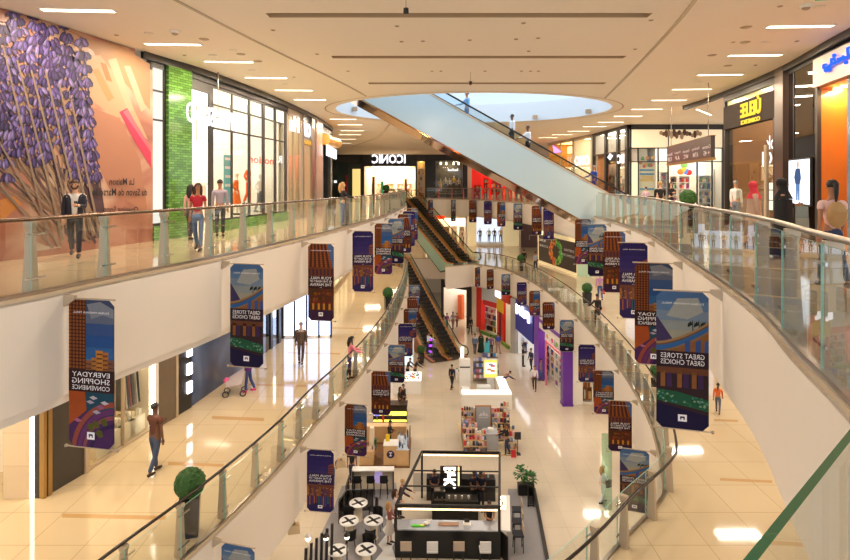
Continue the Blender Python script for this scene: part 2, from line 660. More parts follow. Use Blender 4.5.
        if jacket:
            jm = cloth(jacket)
            cc = []
            for s in (-1, 1):
                cc.append(ch([(pel + V((s * .095, .0, -.14)), (.085, .128)), (waist + V((s * .096, -.005, 0)), (.074, .122)), (chest + V((s * .112, -.005, 0)), (.078, .13)), (neck + V((s * .10, -.0, -.07)), (.056, .095)), (sh[(s + 1) // 2], .082)]))
                i = (s + 1) // 2
                el, wr = aa[i]
                cc.append(ch([(sh[i], .078), ((sh[i] + el) / 2, .064), (el, .056), ((el + wr) / 2, .053), (wr - (wr - el) * .08, .042)]))
            mb = MB()
            for pair in (cc[:2], cc[2:]):
                v_, f_ = skin_mesh(pair, 1); mb.add(v_, f_, jm, True)
            v_, f_ = skin_mesh([ch([(pel + V((0, .05, -.12)), (.12, .09)), (waist + V((0, .05, 0)), (.11, .085)), (chest + V((0, .045, 0)), (.135, .095)), (neck + V((0, .03, -.06)), (.08, .06))])], 1)
            mb.add(v_, f_, jm, True)
            mb.build('jacket', root)
        cc = []
        for i in (0, 1):
            kn, an = la[i]
            cc.append(ch([(pel + V((0, 0, -.0)), (.132 * g, .108 * g)), (hip[i] + V((0, 0, -.06)), .096 * g), ((hip[i] + kn) / 2, .083 * g), (kn, .067), ((kn * 2 + an) / 3, .063), (an + V((0, 0, .02)), .055)]))
        cc.append(ch([(pel, (.132 * g, .108 * g)), (pel + V((0, 0, .07)), (.122 * g, .10 * g))]))
        if not skirt:
            v_, f_ = skin_mesh(cc, 1); mb = MB(); mb.add(v_, f_, lm, True); mb.build('trousers', root)
        else:
            mb = MB()
            n = 16; vv, ff = [], []
            for f, r in ((0, .13), (.3, .17), (.65, .21), (1, .24)):
                zz = pel.z + .08 - .58 * f
                for j in range(n):
                    t = 2 * PI * j / n
                    vv.append(S(V((r * math.cos(t), r * .8 * math.sin(t), zz))))
            for i in range(3):
                for j in range(n): ff.append((i * n + j, (i + 1) * n + j, (i + 1) * n + (j + 1) % n, i * n + (j + 1) % n))
            mb.add(vv, ff, cloth(skirt), True); mb.build('skirt', root)
    mb = MB()
    sm_ = cloth(shoes) if shoes else shoe_m
    for i in (0, 1):
        an = la[i][1]
        mb = MB()
        mb.tube([S(an + V((0, .045, -.035))), S(an + V((0, -.02, -.025))), S(an + V((0, -.10, -.045))), S(an + V((0, -.185, -.055)))], [.04 * k, .046 * k, .042 * k, .024 * k], sm_, 8)
        mb.build('shoe', root)
    if phone:
        wr = aa[1][1]; mb = MB(); mb.box(S(wr + V((-.03, -.06, .03))), (.07 * k, .02 * k, .13 * k), black_m); mb.build('phone', root)
    if bag == 'back':
        mb = MB(); c = chest + V((0, .19, -.10)); mb.ball(S(c), (.15 * k, .10 * k, .21 * k), cloth((186, 146, 96)), 12, 8); mb.box(S(c + V((0, .075, -.04))), (.18 * k, .06 * k, .16 * k), cloth((176, 134, 84)))
        o = mb.build('backpack', root)
    elif bag in ('red', 'black', 'dark'):
        wr = aa[0][1]; mb = MB()
        m_ = cloth({'red': (220, 40, 40), 'black': (30, 30, 32), 'dark': (70, 50, 44)}[bag])
        mb.box(S(wr + V((0, 0, -.30))), (.10 * k, .28 * k, .34 * k), m_); mb.tube([S(wr + V((0, -.08, -.14))), S(wr + V((0, 0, -.03))), S(wr + V((0, .08, -.14)))], .008 * k, m_, 5)
        mb.build('shopping_bag', root)
    elif bag == 'sling':
        mb = MB(); mb.ball(S(pel + V((-.19, .05, .05))), (.05 * k, .12 * k, .12 * k), black_m, 10, 8); mb.tube([S(pel + V((-.19, .05, .15))), S(chest + V((-.05, .12, .08))), S(neck + V((.08, .03, 0)))], .012 * k, black_m, 5); mb.build('sling_bag', root)
    return root

def pp(u, v, z, label, face, **kw):
    p = P(u, v, z)
    return person(label, (p.x, p.y, z), face, **kw)
# -------- upper gallery
pp(75, 257, U2, 'man in dark jacket and white shirt looking at his phone by the lavender hoarding', 25, h=1.72, top=(232, 226, 218), jacket=(38, 36, 50), legs=(48, 48, 60), arms=('down', 'front'), phone=True, stride=.2, beard=True, skin=skin_a, hair=hair_brown, bend=.25)
pp(198, 250.5, U2, 'woman in red top and blue jeans walking past the green tiled pier', 5, h=1.64, top=(176, 28, 44), legs=(88, 116, 156), hairstyle='long', female=True, sleeve='short', stride=.12, arms='down', skin=skin_b, hair=hair_brown)
pp(220, 236.5, U2, 'man in grey lilac shirt seen from behind at the fashion shop window', 200, h=1.75, top=(150, 140, 156), legs=(40, 38, 42), stride=.05, arms='down', skin=skin_b)
pp(191, 240, U2, 'woman in pale blouse entering the fashion shop behind the red topped woman', 170, h=1.6, top=(214, 170, 160), legs=(60, 60, 70), hairstyle='long', female=True, stride=.1)
pp(343, 226, U2, 'blonde woman in black top leaning on the glass rail opposite the dark shop', 110, h=1.68, top=(30, 28, 36), legs=(50, 84, 150), hairstyle='long', hair=hair_blond, female=True, arms='rail', stride=.05, skin=skin_a)
pp(660, 222, U2, 'heavy person in black seen from behind at the right balustrade', 170, h=1.72, top=(26, 24, 26), legs=(30, 30, 34), belly=1.35, skin=skin_a, hair=hair_blond, stride=.04, arms='front')
pp(671, 214, U2, 'dark haired person in black serving at the beauty shop door', 10, h=1.7, top=(40, 34, 36), legs=(40, 40, 44), hairstyle='long', female=True, arms='front', stride=.04, skin=skin_a)
pp(646, 213, U2, 'child in pale pink top beside the beauty shop poster', 150, h=1.45, top=(226, 190, 206), legs=(90, 110, 150), stride=.05, hair=hair_black, skin=skin_a)
pp(736, 226, U2, 'grey haired man in white shirt at the gold lettered shop', 115, h=1.75, top=(240, 238, 236), legs=(120, 124, 140), skin=skin_a, hairstyle='short', hair=hair_grey, stride=.1, arms='down')
pp(754, 247, U2, 'woman in long grey robe and red headscarf walking on the right gallery', 75, h=1.66, rw=1.1, robe=(172, 146, 128), veil=(190, 44, 60), female=True, stride=.15, arms='down', top=(150, 122, 104))
pp(783, 257, U2, 'woman in black abaya and veil in front of the white poster', 60, h=1.72, rw=1.2, robe=(24, 22, 24), veil=(22, 20, 22), female=True, stride=.15, arms=('down', 'front'), top=(24, 22, 24))
pp(832, 288, U2, 'woman with ponytail and tan backpack walking away on the right gallery', 165, h=1.70, top=(240, 196, 184), legs=(44, 60, 92), hairstyle='tail', hair=hair_black, female=True, sleeve='short', bag='back', stride=.3, skin=skin_b, shoes=(60, 50, 50))
# -------- on the pale escalator (heights from its step line)
def rider(x_near, label, face, **kw):
    s = (base_near.x - x_near) / .953
    q = base_near + d_esc * s + nf * kw.pop('off', .75)
    zz = U2 + max(0, math.ceil(s / (L_ESC / 44)) * (L_ESC * S_ESC / 44)) - .0
    return person(label, (q.x, q.y, zz), face, **kw)
d_esc = Vector((-0.953, -0.301))
rider(9.25, 'man in blue overalls near the foot of the pale escalator', -70, h=1.72, top=(40, 64, 150), legs=(36, 60, 140), hair=hair_grey, stride=.03, arms=('rail', 'down'), skin=skin_b)
rider(5.5, 'dark haired man in white shirt halfway up the pale escalator, right of two', -70, h=1.76, top=(236, 236, 240), legs=(36, 34, 40), skin=skin_c, stride=.03, arms=('rail', 'down'))
rider(4.65, 'man in white shirt halfway up the pale escalator, left of two', -70, h=1.78, top=(226, 232, 240), legs=(40, 40, 48), skin=skin_c, stride=.03, arms='down')
rider(2.3, 'lone person in pale blue near the top of the pale escalator', -70, h=1.74, top=(120, 170, 216), legs=(80, 120, 170), skin=skin_b, stride=.03, arms=('rail', 'down'))
# -------- middle floor
pp(155, 473, M1, 'man in brown shirt and jeans walking away past the clothes shop', 160, h=1.82, top=(88, 48, 34), legs=(62, 74, 100), skin=skin_c, belly=1.2, sleeve='short', stride=.18, arms=('down', 'front'), shoes=(60, 44, 36))
pp(301, 364, M1, 'grey haired man in brown suit walking towards the blue lit entrance', 180, h=1.76, top=(200, 190, 180), jacket=(96, 78, 68), legs=(92, 76, 70), hair=hair_grey, skin=skin_a, stride=.12, arms='down')
pp(248.5, 392, M1, 'woman in purple coat pushing a stroller behind the second banner', 265, h=1.62, top=(104, 30, 140), jacket=(110, 34, 146), legs=(60, 70, 130), female=True, veil=(40, 30, 50), arms='rail', stride=.12, shoes=(220, 40, 120))
pp(349.5, 379, M1, 'woman in pink top leaning on the dark rail of the middle floor', 105, h=1.64, top=(236, 130, 150), legs=(40, 36, 48), hairstyle='long', female=True, arms='rail', stride=.06, skin=skin_a, lean=.15)
pp(600, 300, M1, 'person in lilac top with black and red bags on the right of the middle floor', 175, h=1.74, top=(206, 150, 190), legs=(60, 84, 140), bag='red', stride=.14, skin=skin_a, hair=hair_grey, arms='bag')
pp(597, 327, M1, 'person in black by the rail near the round bush, middle floor', 200, h=1.74, top=(34, 32, 36), legs=(50, 44, 52), bag='sling', arms=('down', 'rail'), stride=.1)
pp(535.5, 271.5, M1, 'person in grey with a dark rucksack walking by the mural board', 200, h=1.7, top=(170, 170, 180), legs=(50, 52, 66), bag='sling', stride=.16)
pp(524, 268, M1, 'person in black beside a small bush at the far middle floor rail', 190, h=1.66, top=(28, 26, 28), legs=(30, 28, 32), stride=.08)
pp(458, 262, M1, 'person in dark clothes by the counter beyond the bronze escalators', 120, h=1.7, top=(70, 50, 44), legs=(40, 36, 40), stride=.1)
pp(718, 413, M1, 'child in orange top running on the middle floor behind the right banner', 150, h=1.0, top=(226, 110, 50), legs=(90, 100, 120), stride=.35, hairstyle='tail')
# -------- ground floor
pp(452, 389, G, 'man in dark navy jacket striding across the pale floor, left of the white kiosk', 150, h=1.74, top=(26, 30, 52), legs=(30, 28, 34), stride=.3, arms='down', shoes=(120, 74, 44))
pp(352, 484, G, 'man in black shirt walking away beside the beige counter', 175, h=1.76, top=(30, 28, 30), legs=(44, 52, 78), sleeve='short', stride=.16, skin=skin_b, arms='down')
pp(534.5, 390.5, G, 'man in white shirt walking before the purple shop', -15, h=1.72, top=(244, 230, 234), legs=(60, 46, 42), stride=.14, arms='down', skin=skin_b)
pp(541, 381, G, 'person in blue jeans beside the purple pier', 60, h=1.6, top=(150, 130, 140), legs=(70, 100, 150), stride=.1)
pp(523, 366.5, G, 'person in black standing in front of the blue shop, left', 80, h=1.7, top=(30, 28, 32), legs=(34, 32, 38), stride=.05, arms='front')
pp(531, 370.5, G, 'person in dark blue standing in front of the blue shop, right', -60, h=1.7, top=(50, 56, 84), legs=(34, 36, 50), stride=.06)
pp(517.5, 352, G, 'woman in black at the blue shop counter', 200, h=1.66, top=(24, 22, 26), legs=(24, 22, 28), hairstyle='long', female=True, stride=.04)
pp(525, 353.5, G, 'man in white shirt inside the blue shop', 180, h=1.76, top=(226, 230, 240), legs=(40, 48, 80), stride=.05)
pp(470.5, 334.5, G, 'man in black before the cream pier of the red columned shop', 20, h=1.74, top=(28, 26, 28), legs=(50, 52, 62), stride=.14)
pp(475, 354, G, 'man in pale blue suit in the group near the escalator foot', 160, h=1.72, top=(200, 206, 220), jacket=(110, 126, 150), legs=(60, 66, 84), stride=.1)
pp(481, 352.5, G, 'woman in long dark green dress in the group near the escalator', 15, h=1.72, robe=(30, 52, 36), female=True, hairstyle='long', stride=.06, arms='down', top=(30, 52, 36))
pp(487, 357, G, 'woman in turquoise robe near the escalator foot', 170, h=1.62, robe=(80, 196, 210), female=True, stride=.06, arms='down', top=(80, 196, 210), hairstyle='long')
pp(491, 355.5, G, 'man in mauve shirt and dark trousers near the turquoise woman', 175, h=1.72, top=(128, 96, 130), legs=(44, 38, 48), stride=.12)
pp(498, 353.5, G, 'person in blue shirt and shorts, rightmost of the group by the escalator', 200, h=1.74, top=(60, 80, 160), legs=(170, 130, 120), stride=.16)
pp(447, 330, G, 'person in purple with a teal bag by the white walled shop', 160, h=1.66, top=(150, 70, 150), legs=(60, 150, 170), stride=.12)
pp(453, 329, G, 'person in pale grey beside the purple clothed one at the white shop', 150, h=1.7, top=(190, 180, 190), legs=(150, 110, 120), stride=.12)
pp(457, 327, G, 'child in red at the white walled shop', 160, h=1.4, top=(196, 100, 90), legs=(120, 80, 80), stride=.12)
pp(427.8, 353.6, G + .82, 'person in pale shirt by the purple lit totem', 120, h=1.7, top=(216, 224, 236), legs=(40, 44, 60), arms='reach', stride=.12, lean=.2)
pp(434.8, 358.8, G + .01, 'person in grey shirt stepping onto the escalator', 170, h=1.74, top=(126, 118, 118), legs=(40, 42, 60), arms='reach', stride=.12)
pp(603, 503, G, 'blonde woman in white walking by the green glass pier', 110, h=1.68, top=(240, 234, 236), legs=(232, 226, 230), hairstyle='long', hair=hair_blond, female=True, arms=('front', 'walk'), bag='dark', stride=.15, skin=skin_a)
pp(331.5, 487, G, 'person in blue shorts half hidden by the banner and ledge', 190, h=1.72, top=(90, 100, 140), legs=(60, 80, 130), stride=.14)
# staff and customers of the kiosks
pp(389.5, 452, G, 'shop assistant in black apron with yellow bag inside the beige counter', 80, h=1.7, top=(26, 26, 34), legs=(30, 30, 36), arms='front', stride=.03, bend=.3)
pp(403.5, 412, G, 'man in black behind the neon bar', 60, h=1.74, top=(28, 24, 24), legs=(30, 28, 28), stride=.04, skin=skin_b)
pp(400.5, 413, G, 'woman in black and tan beside the man behind the neon bar', 40, h=1.62, top=(60, 46, 36), legs=(30, 28, 28), stride=.04, female=True, hairstyle='long')
pp(407.5, 380.5, G, 'person in black bending at the white counter, left of two', 60, h=1.72, top=(30, 30, 36), legs=(30, 30, 36), stride=.1, lean=.35, arms='reach')
pp(415, 380.5, G, 'person in black bending at the white counter, right of two', 70, h=1.74, top=(34, 32, 36), legs=(30, 30, 36), stride=.1, lean=.4, arms='reach')
pp(506.5, 455, G, 'woman in black at the stall shelves', 250, h=1.66, top=(28, 26, 28), legs=(50, 60, 90), hairstyle='tail', hair=hair_brown, female=True, arms='reach', stride=.06)
pp(503, 393, G, 'person in navy bending over the white kiosk counter', 110, h=1.7, top=(50, 58, 90), legs=(60, 50, 50), lean=.9, arms='reach', stride=.06)
pp(466, 445, G, 'person in blue at the left side of the stall', 90, h=1.68, top=(120, 150, 210), legs=(50, 50, 60), stride=.05)
# ================================================================ materials of the place
plaster = mat('white_plaster', (238, 226, 210), 0.55, noise_amt=0.015, nscale=1.5)
ceil_m = mat('ceiling_plaster', (244, 232, 216), 0.65, noise_amt=0.01)
soffit_m = mat('soffit_plaster', (240, 230, 216), 0.6)
groove_m = mat('groove_plaster', (188, 160, 122), 0.7)  # darker than the ceiling: recess shade of the slots put into the colour
steel = mat('brushed_steel', (172, 160, 146), 0.28, 1.0)
bronze = mat('bronze_fin', (190, 172, 148), 0.4, 0.35)
chrome = mat('chrome', (205, 202, 198), 0.12, 1.0)
darkrail = mat('dark_handrail', (58, 50, 46), 0.25, 0.6)
glass_m = glass('clear_glass', (250, 252, 250), 0.05)
glass_shop = glass('shop_glass', (244, 246, 244), 0.03)
glass_green = mat('green_glass_edge', (14, 92, 54), 0.08, spec=0.8)
mid_floor_m = tile_mat('cream_marble_tile', (206, 186, 152), (172, 150, 116), 1.2, 0.06, 0.025, spec=0.6, mortar=0.008)
up_floor_m = tile_mat('beige_marble_tile', (206, 186, 154), (174, 152, 120), 1.2, 0.06, 0.025, spec=0.6, mortar=0.008)
gr_floor_m = tile_mat('pale_marble_tile', (212, 198, 176), (186, 170, 146), 1.2, 0.08, 0.02, spec=0.55, mortar=0.006)
inlay_m = mat('tan_marble_inlay', (190, 154, 106), 0.15, noise_amt=0.05, nscale=2)
curb_m = mat('tan_marble_curb', (204, 182, 150), 0.2, noise_amt=0.04)
black_m = mat('black_metal', (22, 21, 22), 0.4)
dark_m = mat('dark_frame', (44, 40, 38), 0.4)
darkpanel = mat('dark_stone_panel', (58, 52, 46), 0.35, noise_amt=0.12, nscale=3)
white_m = mat('white_paint', (238, 234, 226), 0.45)

# ================================================================ plan of the void on each level
LEFT = [(-9.4, 2.0), (-7.4, 5.0), (-5.97, 7.93), (-5.45, 9.9), (-4.72, 12.4), (-4.05, 15.5), (-3.62, 17.8), (-3.1, 20.8),
        (-2.6, 25), (-2.05, 30), (-1.65, 38), (-1.5, 45), (-1.7, 50)]
RIGHT_FAR = [(6.06, 13.8), (7.2, 18.2), (7.95, 22.6), (8.6, 28), (9.1, 33), (9.5, 38), (9.4, 44), (8.6, 50)]
UP_RIGHT = smooth([(2.4, 2.6), (3.1, 4.14), (3.62, 5.6), (4.25, 7.2), (4.9, 9.36)] + RIGHT_FAR + [(7.2, 55.5), (5.3, 60), (3.0, 62.2), (0.2, 62.6)])
UP_LEFT = smooth(LEFT + [(-2.4, 55), (-4.2, 60)])
MID_LEFT = smooth(LEFT[:4] + [(-4.62, 12.4), (-3.86, 15.5), (-3.5, 17.9), (-2.92, 20.8), (-2.35, 24.3), (-1.8, 29.8), (-1.45, 38), (-1.4, 45), (-1.6, 50), (-3.2, 53.5), (-5.0, 56.2)])
MID_RIGHT = smooth([(-2.0, 6.5), (2.1, 9.95), (4.2, 12.2), (5.55, 13.6), (6.1, 14.6), (7.2, 18.2), (7.95, 22.6), (8.5, 28), (8.75, 33), (8.75, 38),
                    (8.4, 44), (7.4, 50), (6.2, 52.6), (4.6, 54.2)])
up_void = UP_LEFT + [Vector((-4.2, 62.6)), Vector((-0.2, 64.6)), Vector((0.2, 63.9))] + UP_RIGHT[::-1] + [Vector((1.9, 1.6)), Vector((0.8, 0.95)), Vector((-4, 0.9)), Vector((-9.4, 1.2))]
mid_void = MID_LEFT + [Vector((-5.1, 57.0)), Vector((-1.7, 58.6)), Vector((2.0, 58.4)), Vector((1.9, 52.6))] + MID_RIGHT[::-1] + [Vector((-5, 4.5))]

def ring(outer, holes, z, m, flip=False):
    """flat polygon with holes, as (verts, faces)"""
    bm = bmesh.new()
    es = []
    for loop in [outer] + holes:
        vs = [bm.verts.new((p[0], p[1], z)) for p in loop]
        es += [bm.edges.new((vs[i], vs[(i + 1) % len(vs)])) for i in range(len(vs))]
    bmesh.ops.triangle_fill(bm, use_beauty=True, use_dissolve=False, edges=es)
    for f in bm.faces:
        f.normal_update()
        if (f.normal.z < 0) != flip:
            f.normal_flip()
    bm.verts.index_update()
    vs = [v.co.copy() for v in bm.verts]
    fs = [[v.index for v in f.verts] for f in bm.faces]
    bm.free()
    return vs, fs

OUT = [(-24, -0.6), (26, -0.6), (26, 84), (-24, 84)]
def level(name, z, void, m):
    mb = MB()
    vs, fs = ring(OUT, [void], z, m)
    mb.add(vs, fs, m)
    n = len(void)
    mb.add([Vector((p[0], p[1], z)) for p in void] + [Vector((p[0], p[1], z - 0.10)) for p in void],
           [(i, (i + 1) % n, n + (i + 1) % n, n + i) for i in range(n)], curb_m)
    return struct(mb.build(name))

level('floor_upper', U2, up_void, up_floor_m)
level('floor_middle', M1, mid_void, mid_floor_m)
mb = MB(); mb.box2((-24, -0.6, G - 0.3), (26, 90, G), gr_floor_m); struct(mb.build('floor_ground'))

def soffit(name, z_top, drop, void, cname):
    """edge beam with its lip, and the plaster ceiling under the floor"""
    mb = MB()
    zt, zb = z_top - 0.06, z_top - drop
    lip = offset(void, 0.0)
    n = len(void)
    a = [Vector((p[0], p[1], zt)) for p in void]
    b = [Vector((p[0], p[1], zb)) for p in void]
    mb.add(a + b, [(i, (i + 1) % n, n + (i + 1) % n, n + i) for i in range(n)], plaster)
    # recessed lip: 6 cm shadow gap, then a lower band set back
    o1 = offset(void, 0.10) if soffit.left else offset(void, -0.10)
    c = [Vector((p[0], p[1], zb)) for p in o1]
    d = [Vector((p[0], p[1], zb - 0.16)) for p in o1]
    mb.add(b + c, [(i, (i + 1) % n, n + (i + 1) % n, n + i) for i in range(n)], plaster)
    mb.add(c + d, [(i, (i + 1) % n, n + (i + 1) % n, n + i) for i in range(n)], plaster)
    struct(mb.build(name))
    mb = MB()
    vs, fs = ring(OUT, [o1], zb - 0.16, soffit_m, True)
    mb.add(vs, fs, soffit_m)
    struct(mb.build(cname))
soffit.left = True
soffit('trim_1', U2, 1.68, up_void, 'ceiling_middle')
soffit('trim_2', M1, 2.0, mid_void, 'ceiling_ground')
MID_CEIL, GR_CEIL = U2 - 1.84, M1 - 2.16

# ================================================================ ceiling with its daylight opening and slots
HC, HR = (2.4, 28.9), (6.9, 5.6)
hole = [Vector((HC[0] + HR[0] * math.cos(t), HC[1] + HR[1] * math.sin(t))) for t in [2 * PI * i / 72 for i in range(72)]]
slots = []
for y, x0, x1 in ((12.6, -3.5, 5.0), (16.75, -2.75, 5.9), (21.1, -2.1, 6.7)):
    slots.append([Vector((x0, y - .17)), Vector((x1, y - .17)), Vector((x1, y + .17)), Vector((x0, y + .17))])
mb = MB()
vs, fs = ring(OUT, [hole] + slots, CEIL, ceil_m, True)
mb.add(vs, fs, ceil_m)
for s in slots:
    a = [Vector((p.x, p.y, CEIL)) for p in s]; b = [Vector((p.x, p.y, CEIL + .3)) for p in s]
    mb.add(a + b, [(i, (i + 1) % 4, 4 + (i + 1) % 4, 4 + i) for i in range(4)], groove_m)
    mb.add(b, [(0, 1, 2, 3)], groove_m)
struct(mb.build('ceiling'))
# drum above the opening, and a raised ring round it
mb = MB()
n = 72
drum = mat('drum_white', (200, 211, 220), 0.6)
a = [Vector((p.x, p.y, CEIL)) for p in hole]
b = [Vector((p.x, p.y, CEIL + 1.1)) for p in hole]
h2 = [Vector((HC[0] + (p.x - HC[0]) * 1.1, HC[1] + (p.y - HC[1]) * 1.1)) for p in hole]
c = [Vector((p.x, p.y, CEIL + 1.1)) for p in h2]
d = [Vector((p.x, p.y, CEIL + 4.2)) for p in h2]
q = [(i, (i + 1) % n, n + (i + 1) % n, n + i) for i in range(n)]
mb.add(a + b, q, drum, True); mb.add(b + c, q, drum); mb.add(c + d, q, drum, True)
struct(mb.build('trim_3'))
mb = MB()
ringp = [Vector((HC[0] + (p.x - HC[0]) * 1.07, HC[1] + (p.y - HC[1]) * 1.07)) for p in hole]
ring2 = [Vector((HC[0] + (p.x - HC[0]) * 1.08, HC[1] + (p.y - HC[1]) * 1.08)) for p in hole]
mb.add([Vector((p.x, p.y, CEIL - .012)) for p in ringp] + [Vector((p.x, p.y, CEIL - .012)) for p in ring2], q, groove_m)
struct(mb.build('trim_4'))

# curved metal tracks let into the ceiling, dividing atrium from galleries
def track(pts, name, w=0.07, m=None):
    mb = MB()
    L, R = offset(pts, w / 2), offset(pts, -w / 2)
    z = lambda q, h: [Vector((p[0], p[1], h)) for p in q]
    a, b, c, d = z(L, CEIL), z(L, CEIL - .025), z(R, CEIL - .025), z(R, CEIL)
    for s, t in ((a, b), (b, c), (c, d)):
        mb.strip(s, t, m or bronze)
    return struct(mb.build(name))
T1 = smooth([PY(u, v, F * (CZ - CEIL) / (v - V0)) .xy for u, v in ((120, -30), (180, 2), (230, 28), (280, 53), (320, 72), (350, 87), (366, 96))])
track(T1, 'trim_5')
T2 = smooth([PY(u, v, F * (CZ - CEIL) / (v - V0)).xy for u, v in ((715, -30), (692, 4), (672, 28), (650, 52), (630, 73), (605, 98))])
track(T2, 'trim_6')
T3 = smooth([PY(u, v, F * (CZ - CEIL) / (v - V0)).xy for u, v in ((352, 146), (376, 138), (388, 126), (390, 120), (380, 118))])
track(T3, 'trim_7', 0.12)

# ================================================================ side and end walls of each level
WL = smooth([(-13, 1), (-11.2, 6), (-9.3, 11.6), (-8.8, 12.8), (-7.93, 16.4), (-7.2, 19.2), (-6.4, 25.9), (-6.1, 34), (-6.7, 41), (-8.6, 50), (-12.4, 72)])
WR = smooth([(8.6, 6), (9.6, 10), (10.4, 13.9), (11.6, 18.6), (12.4, 24.4), (12.5, 27.2)])
def wall(name, pts, z0, z1, m, th=0.2):
    mb = MB(); mb.ribbon(pts, z0, z1, th, m)
    return struct(mb.build(name))

# tan strips let into the marble
for i, (z, q) in enumerate(((M1, [(62, 513.5), (166, 516), (166, 520), (62, 517.5)]), (M1, [(168, 462), (224, 464), (224, 467), (168, 465)]), (M1, [(212, 416), (264, 418), (264, 421), (212, 419)]), (M1, [(249, 383.5), (308, 385), (308, 387), (249, 385.5)]),
                           (M1, [(288, 352), (340, 353), (340, 354.6), (288, 353.6)]), (M1, [(318, 327), (366, 328), (366, 329.2), (318, 328.2)]), (M1, [(720, 478), (772, 480.5), (772, 483), (720, 480.5)]), (M1, [(714, 419), (738, 420), (738, 421.8), (714, 420.8)]), (M1, [(751, 539), (806, 543), (806, 547), (751, 543)]))):
    mb = MB(); mb.prism([P(u, v, z).xy for u, v in q], z + .0005, z + .002, inlay_m); struct(mb.build('trim_%d' % (20 + i)))
edge_soft = mat('pale_green_glass_edge', (150, 196, 176), 0.15, spec=.6)
# ================================================================ glass balustrades along the void
def balustrade(pts, z, side, name, label, rail_m, fin_m, panel=1.42, s0=0.0, s1=None, rail_gap=0.17, h=1.12):
    """side +1: walkway lies to the left of the line's direction"""
    L = length(pts)
    s1 = L if s1 is None else s1
    p0 = along(pts, s0)[0]
    root = empty(name, (p0.x, p0.y, z), 0, label, 'balustrade')
    org = Vector((p0.x, p0.y, z))
    loc = lambda p, hh: Vector((p[0] - org.x, p[1] - org.y, hh))
    n = max(1, int(round((s1 - s0) / panel)))
    w = (s1 - s0) / n
    edge = offset(pts, side * 0.06)
    Le = length(edge) / L
    # handrail
    row = offset(pts, side * rail_gap)
    Lr = length(row) / L
    mb = MB(); mb.tube([loc(p, h) for p in sub(row, s0 * Lr, s1 * Lr, 0.5)], 0.032, rail_m, 8)
    mb.build('handrail', root)
    # base channel the panes stand in
    mb = MB()
    q = sub(edge, s0 * Le, s1 * Le, 0.5)
    a, b = offset(q, .035), offset(q, -.035)
    mb.strip([loc(p, .001) for p in a], [loc(p, .05) for p in a], steel); mb.strip([loc(p, .05) for p in a], [loc(p, .05) for p in b], steel)
    mb.strip([loc(p, .05) for p in b], [loc(p, .001) for p in b], steel)
    mb.build('base_channel', root)
    for i in range(n):
        a, b = s0 + w * i, s0 + w * (i + 1)
        q = sub(edge, (a + .012) * Le, (b - .012) * Le, 0.75)
        mb = MB()
        for sgn in (1,):
            A, B = offset(q, .008), offset(q, -.008)
            z0, z1 = .03, h - .05
            for s_, t_, m_ in ((([loc(p, z0) for p in A]), ([loc(p, z1) for p in A]), glass_m), (([loc(p, z1) for p in B]), ([loc(p, z0) for p in B]), glass_m),
                               (([loc(p, z1) for p in A]), ([loc(p, z1) for p in B]), edge_soft)):
                mb.strip(s_, t_, m_)
            for k in (0, -1):
                mb.add([loc(A[k], z0), loc(B[k], z0), loc(B[k], z1), loc(A[k], z1)], [(0, 1, 2, 3)], edge_soft)
        mb.build('glass_panel', root)
        # fin post standing on the walkway side of each joint
        p, t = along(pts, a + 0.10)
        nrm = Vector((-t.y, t.x)) * side
        c = p + nrm * 0.17
        rz = math.atan2(t.y, t.x)
        mb = MB()
        R = Matrix.Rotation(rz, 3, 'Z')
        vs = []
        for zz, ww, dd in ((0.0, .062, .10), (.5, .048, .075), (h - .16, .040, .055), (h - .10, .05, .075), (h - .03, .05, .075)):
            for x, y in ((-ww, -dd), (ww, -dd), (ww, dd), (-ww, dd)):
                v = R @ Vector((x, y, 0)); vs.append(Vector((c.x + v.x - org.x, c.y + v.y - org.y, zz)))
        fs = [(0, 3, 2, 1), (16, 17, 18, 19)]
        for k in range(4):
            for j in range(4):
                fs.append((k * 4 + j, k * 4 + (j + 1) % 4, k * 4 + 4 + (j + 1) % 4, k * 4 + 4 + j))
        mb.add(vs, fs, fin_m)
        post = mb.build('post', root)
        for zz in (.24, h - .22):
            mb = MB()
            e = p + nrm * 0.075
            a3 = Vector((e.x - t.x * .16 - org.x, e.y - t.y * .16 - org.y, zz)); b3 = Vector((e.x + t.x * .16 - org.x, e.y + t.y * .16 - org.y, zz))
            mb.bar(a3, b3, .02, .03, chrome)
            mb.bar((c.x - org.x, c.y - org.y, zz), (e.x - org.x, e.y - org.y, zz), .03, .03, chrome)
            mb.build('clamp', post)
    return root

def arc_of(pts, y, first=True):
    s = 0
    for i in range(len(pts) - 1):
        if (pts[i].y - y) * (pts[i + 1].y - y) <= 0:
            return s
        s += (pts[i + 1] - pts[i]).length
    return s
brz = mat('bronze_rail', (120, 100, 84), 0.25, 0.9)
balustrade(UP_LEFT, U2, 1, 'glass_balustrade', 'long glass balustrade beside the lavender hoarding on the upper gallery', brz, bronze, s0=arc_of(UP_LEFT, 5.0), s1=arc_of(UP_LEFT, 58))
balustrade(UP_RIGHT, U2, -1, 'glass_balustrade', 'curved glass balustrade with steel rail in front of the upper right shops', steel, bronze, s0=arc_of(UP_RIGHT, 3.6), s1=arc_of(UP_RIGHT, 29.2), h=1.18)
far_rail = balustrade(UP_RIGHT, U2, -1, 'glass_balustrade', 'far glass balustrade round the upper void behind the pale escalator', steel, mat('red_fin', (206, 60, 46), .4) if False else bronze, s0=arc_of(UP_RIGHT, 31.9), h=1.18)
red_fin = mat('red_fin', (214, 44, 36), .4)
for ch_ in far_rail.children:
    if ch_.name.startswith('post'):
        x_ = far_rail.location.x + ch_.data.vertices[0].co.x
        if far_rail.location.y + ch_.data.vertices[0].co.y > 58 and x_ < 5.6:
            ch_.data.materials[0] = red_fin
            ch_['label'] = 'red post'
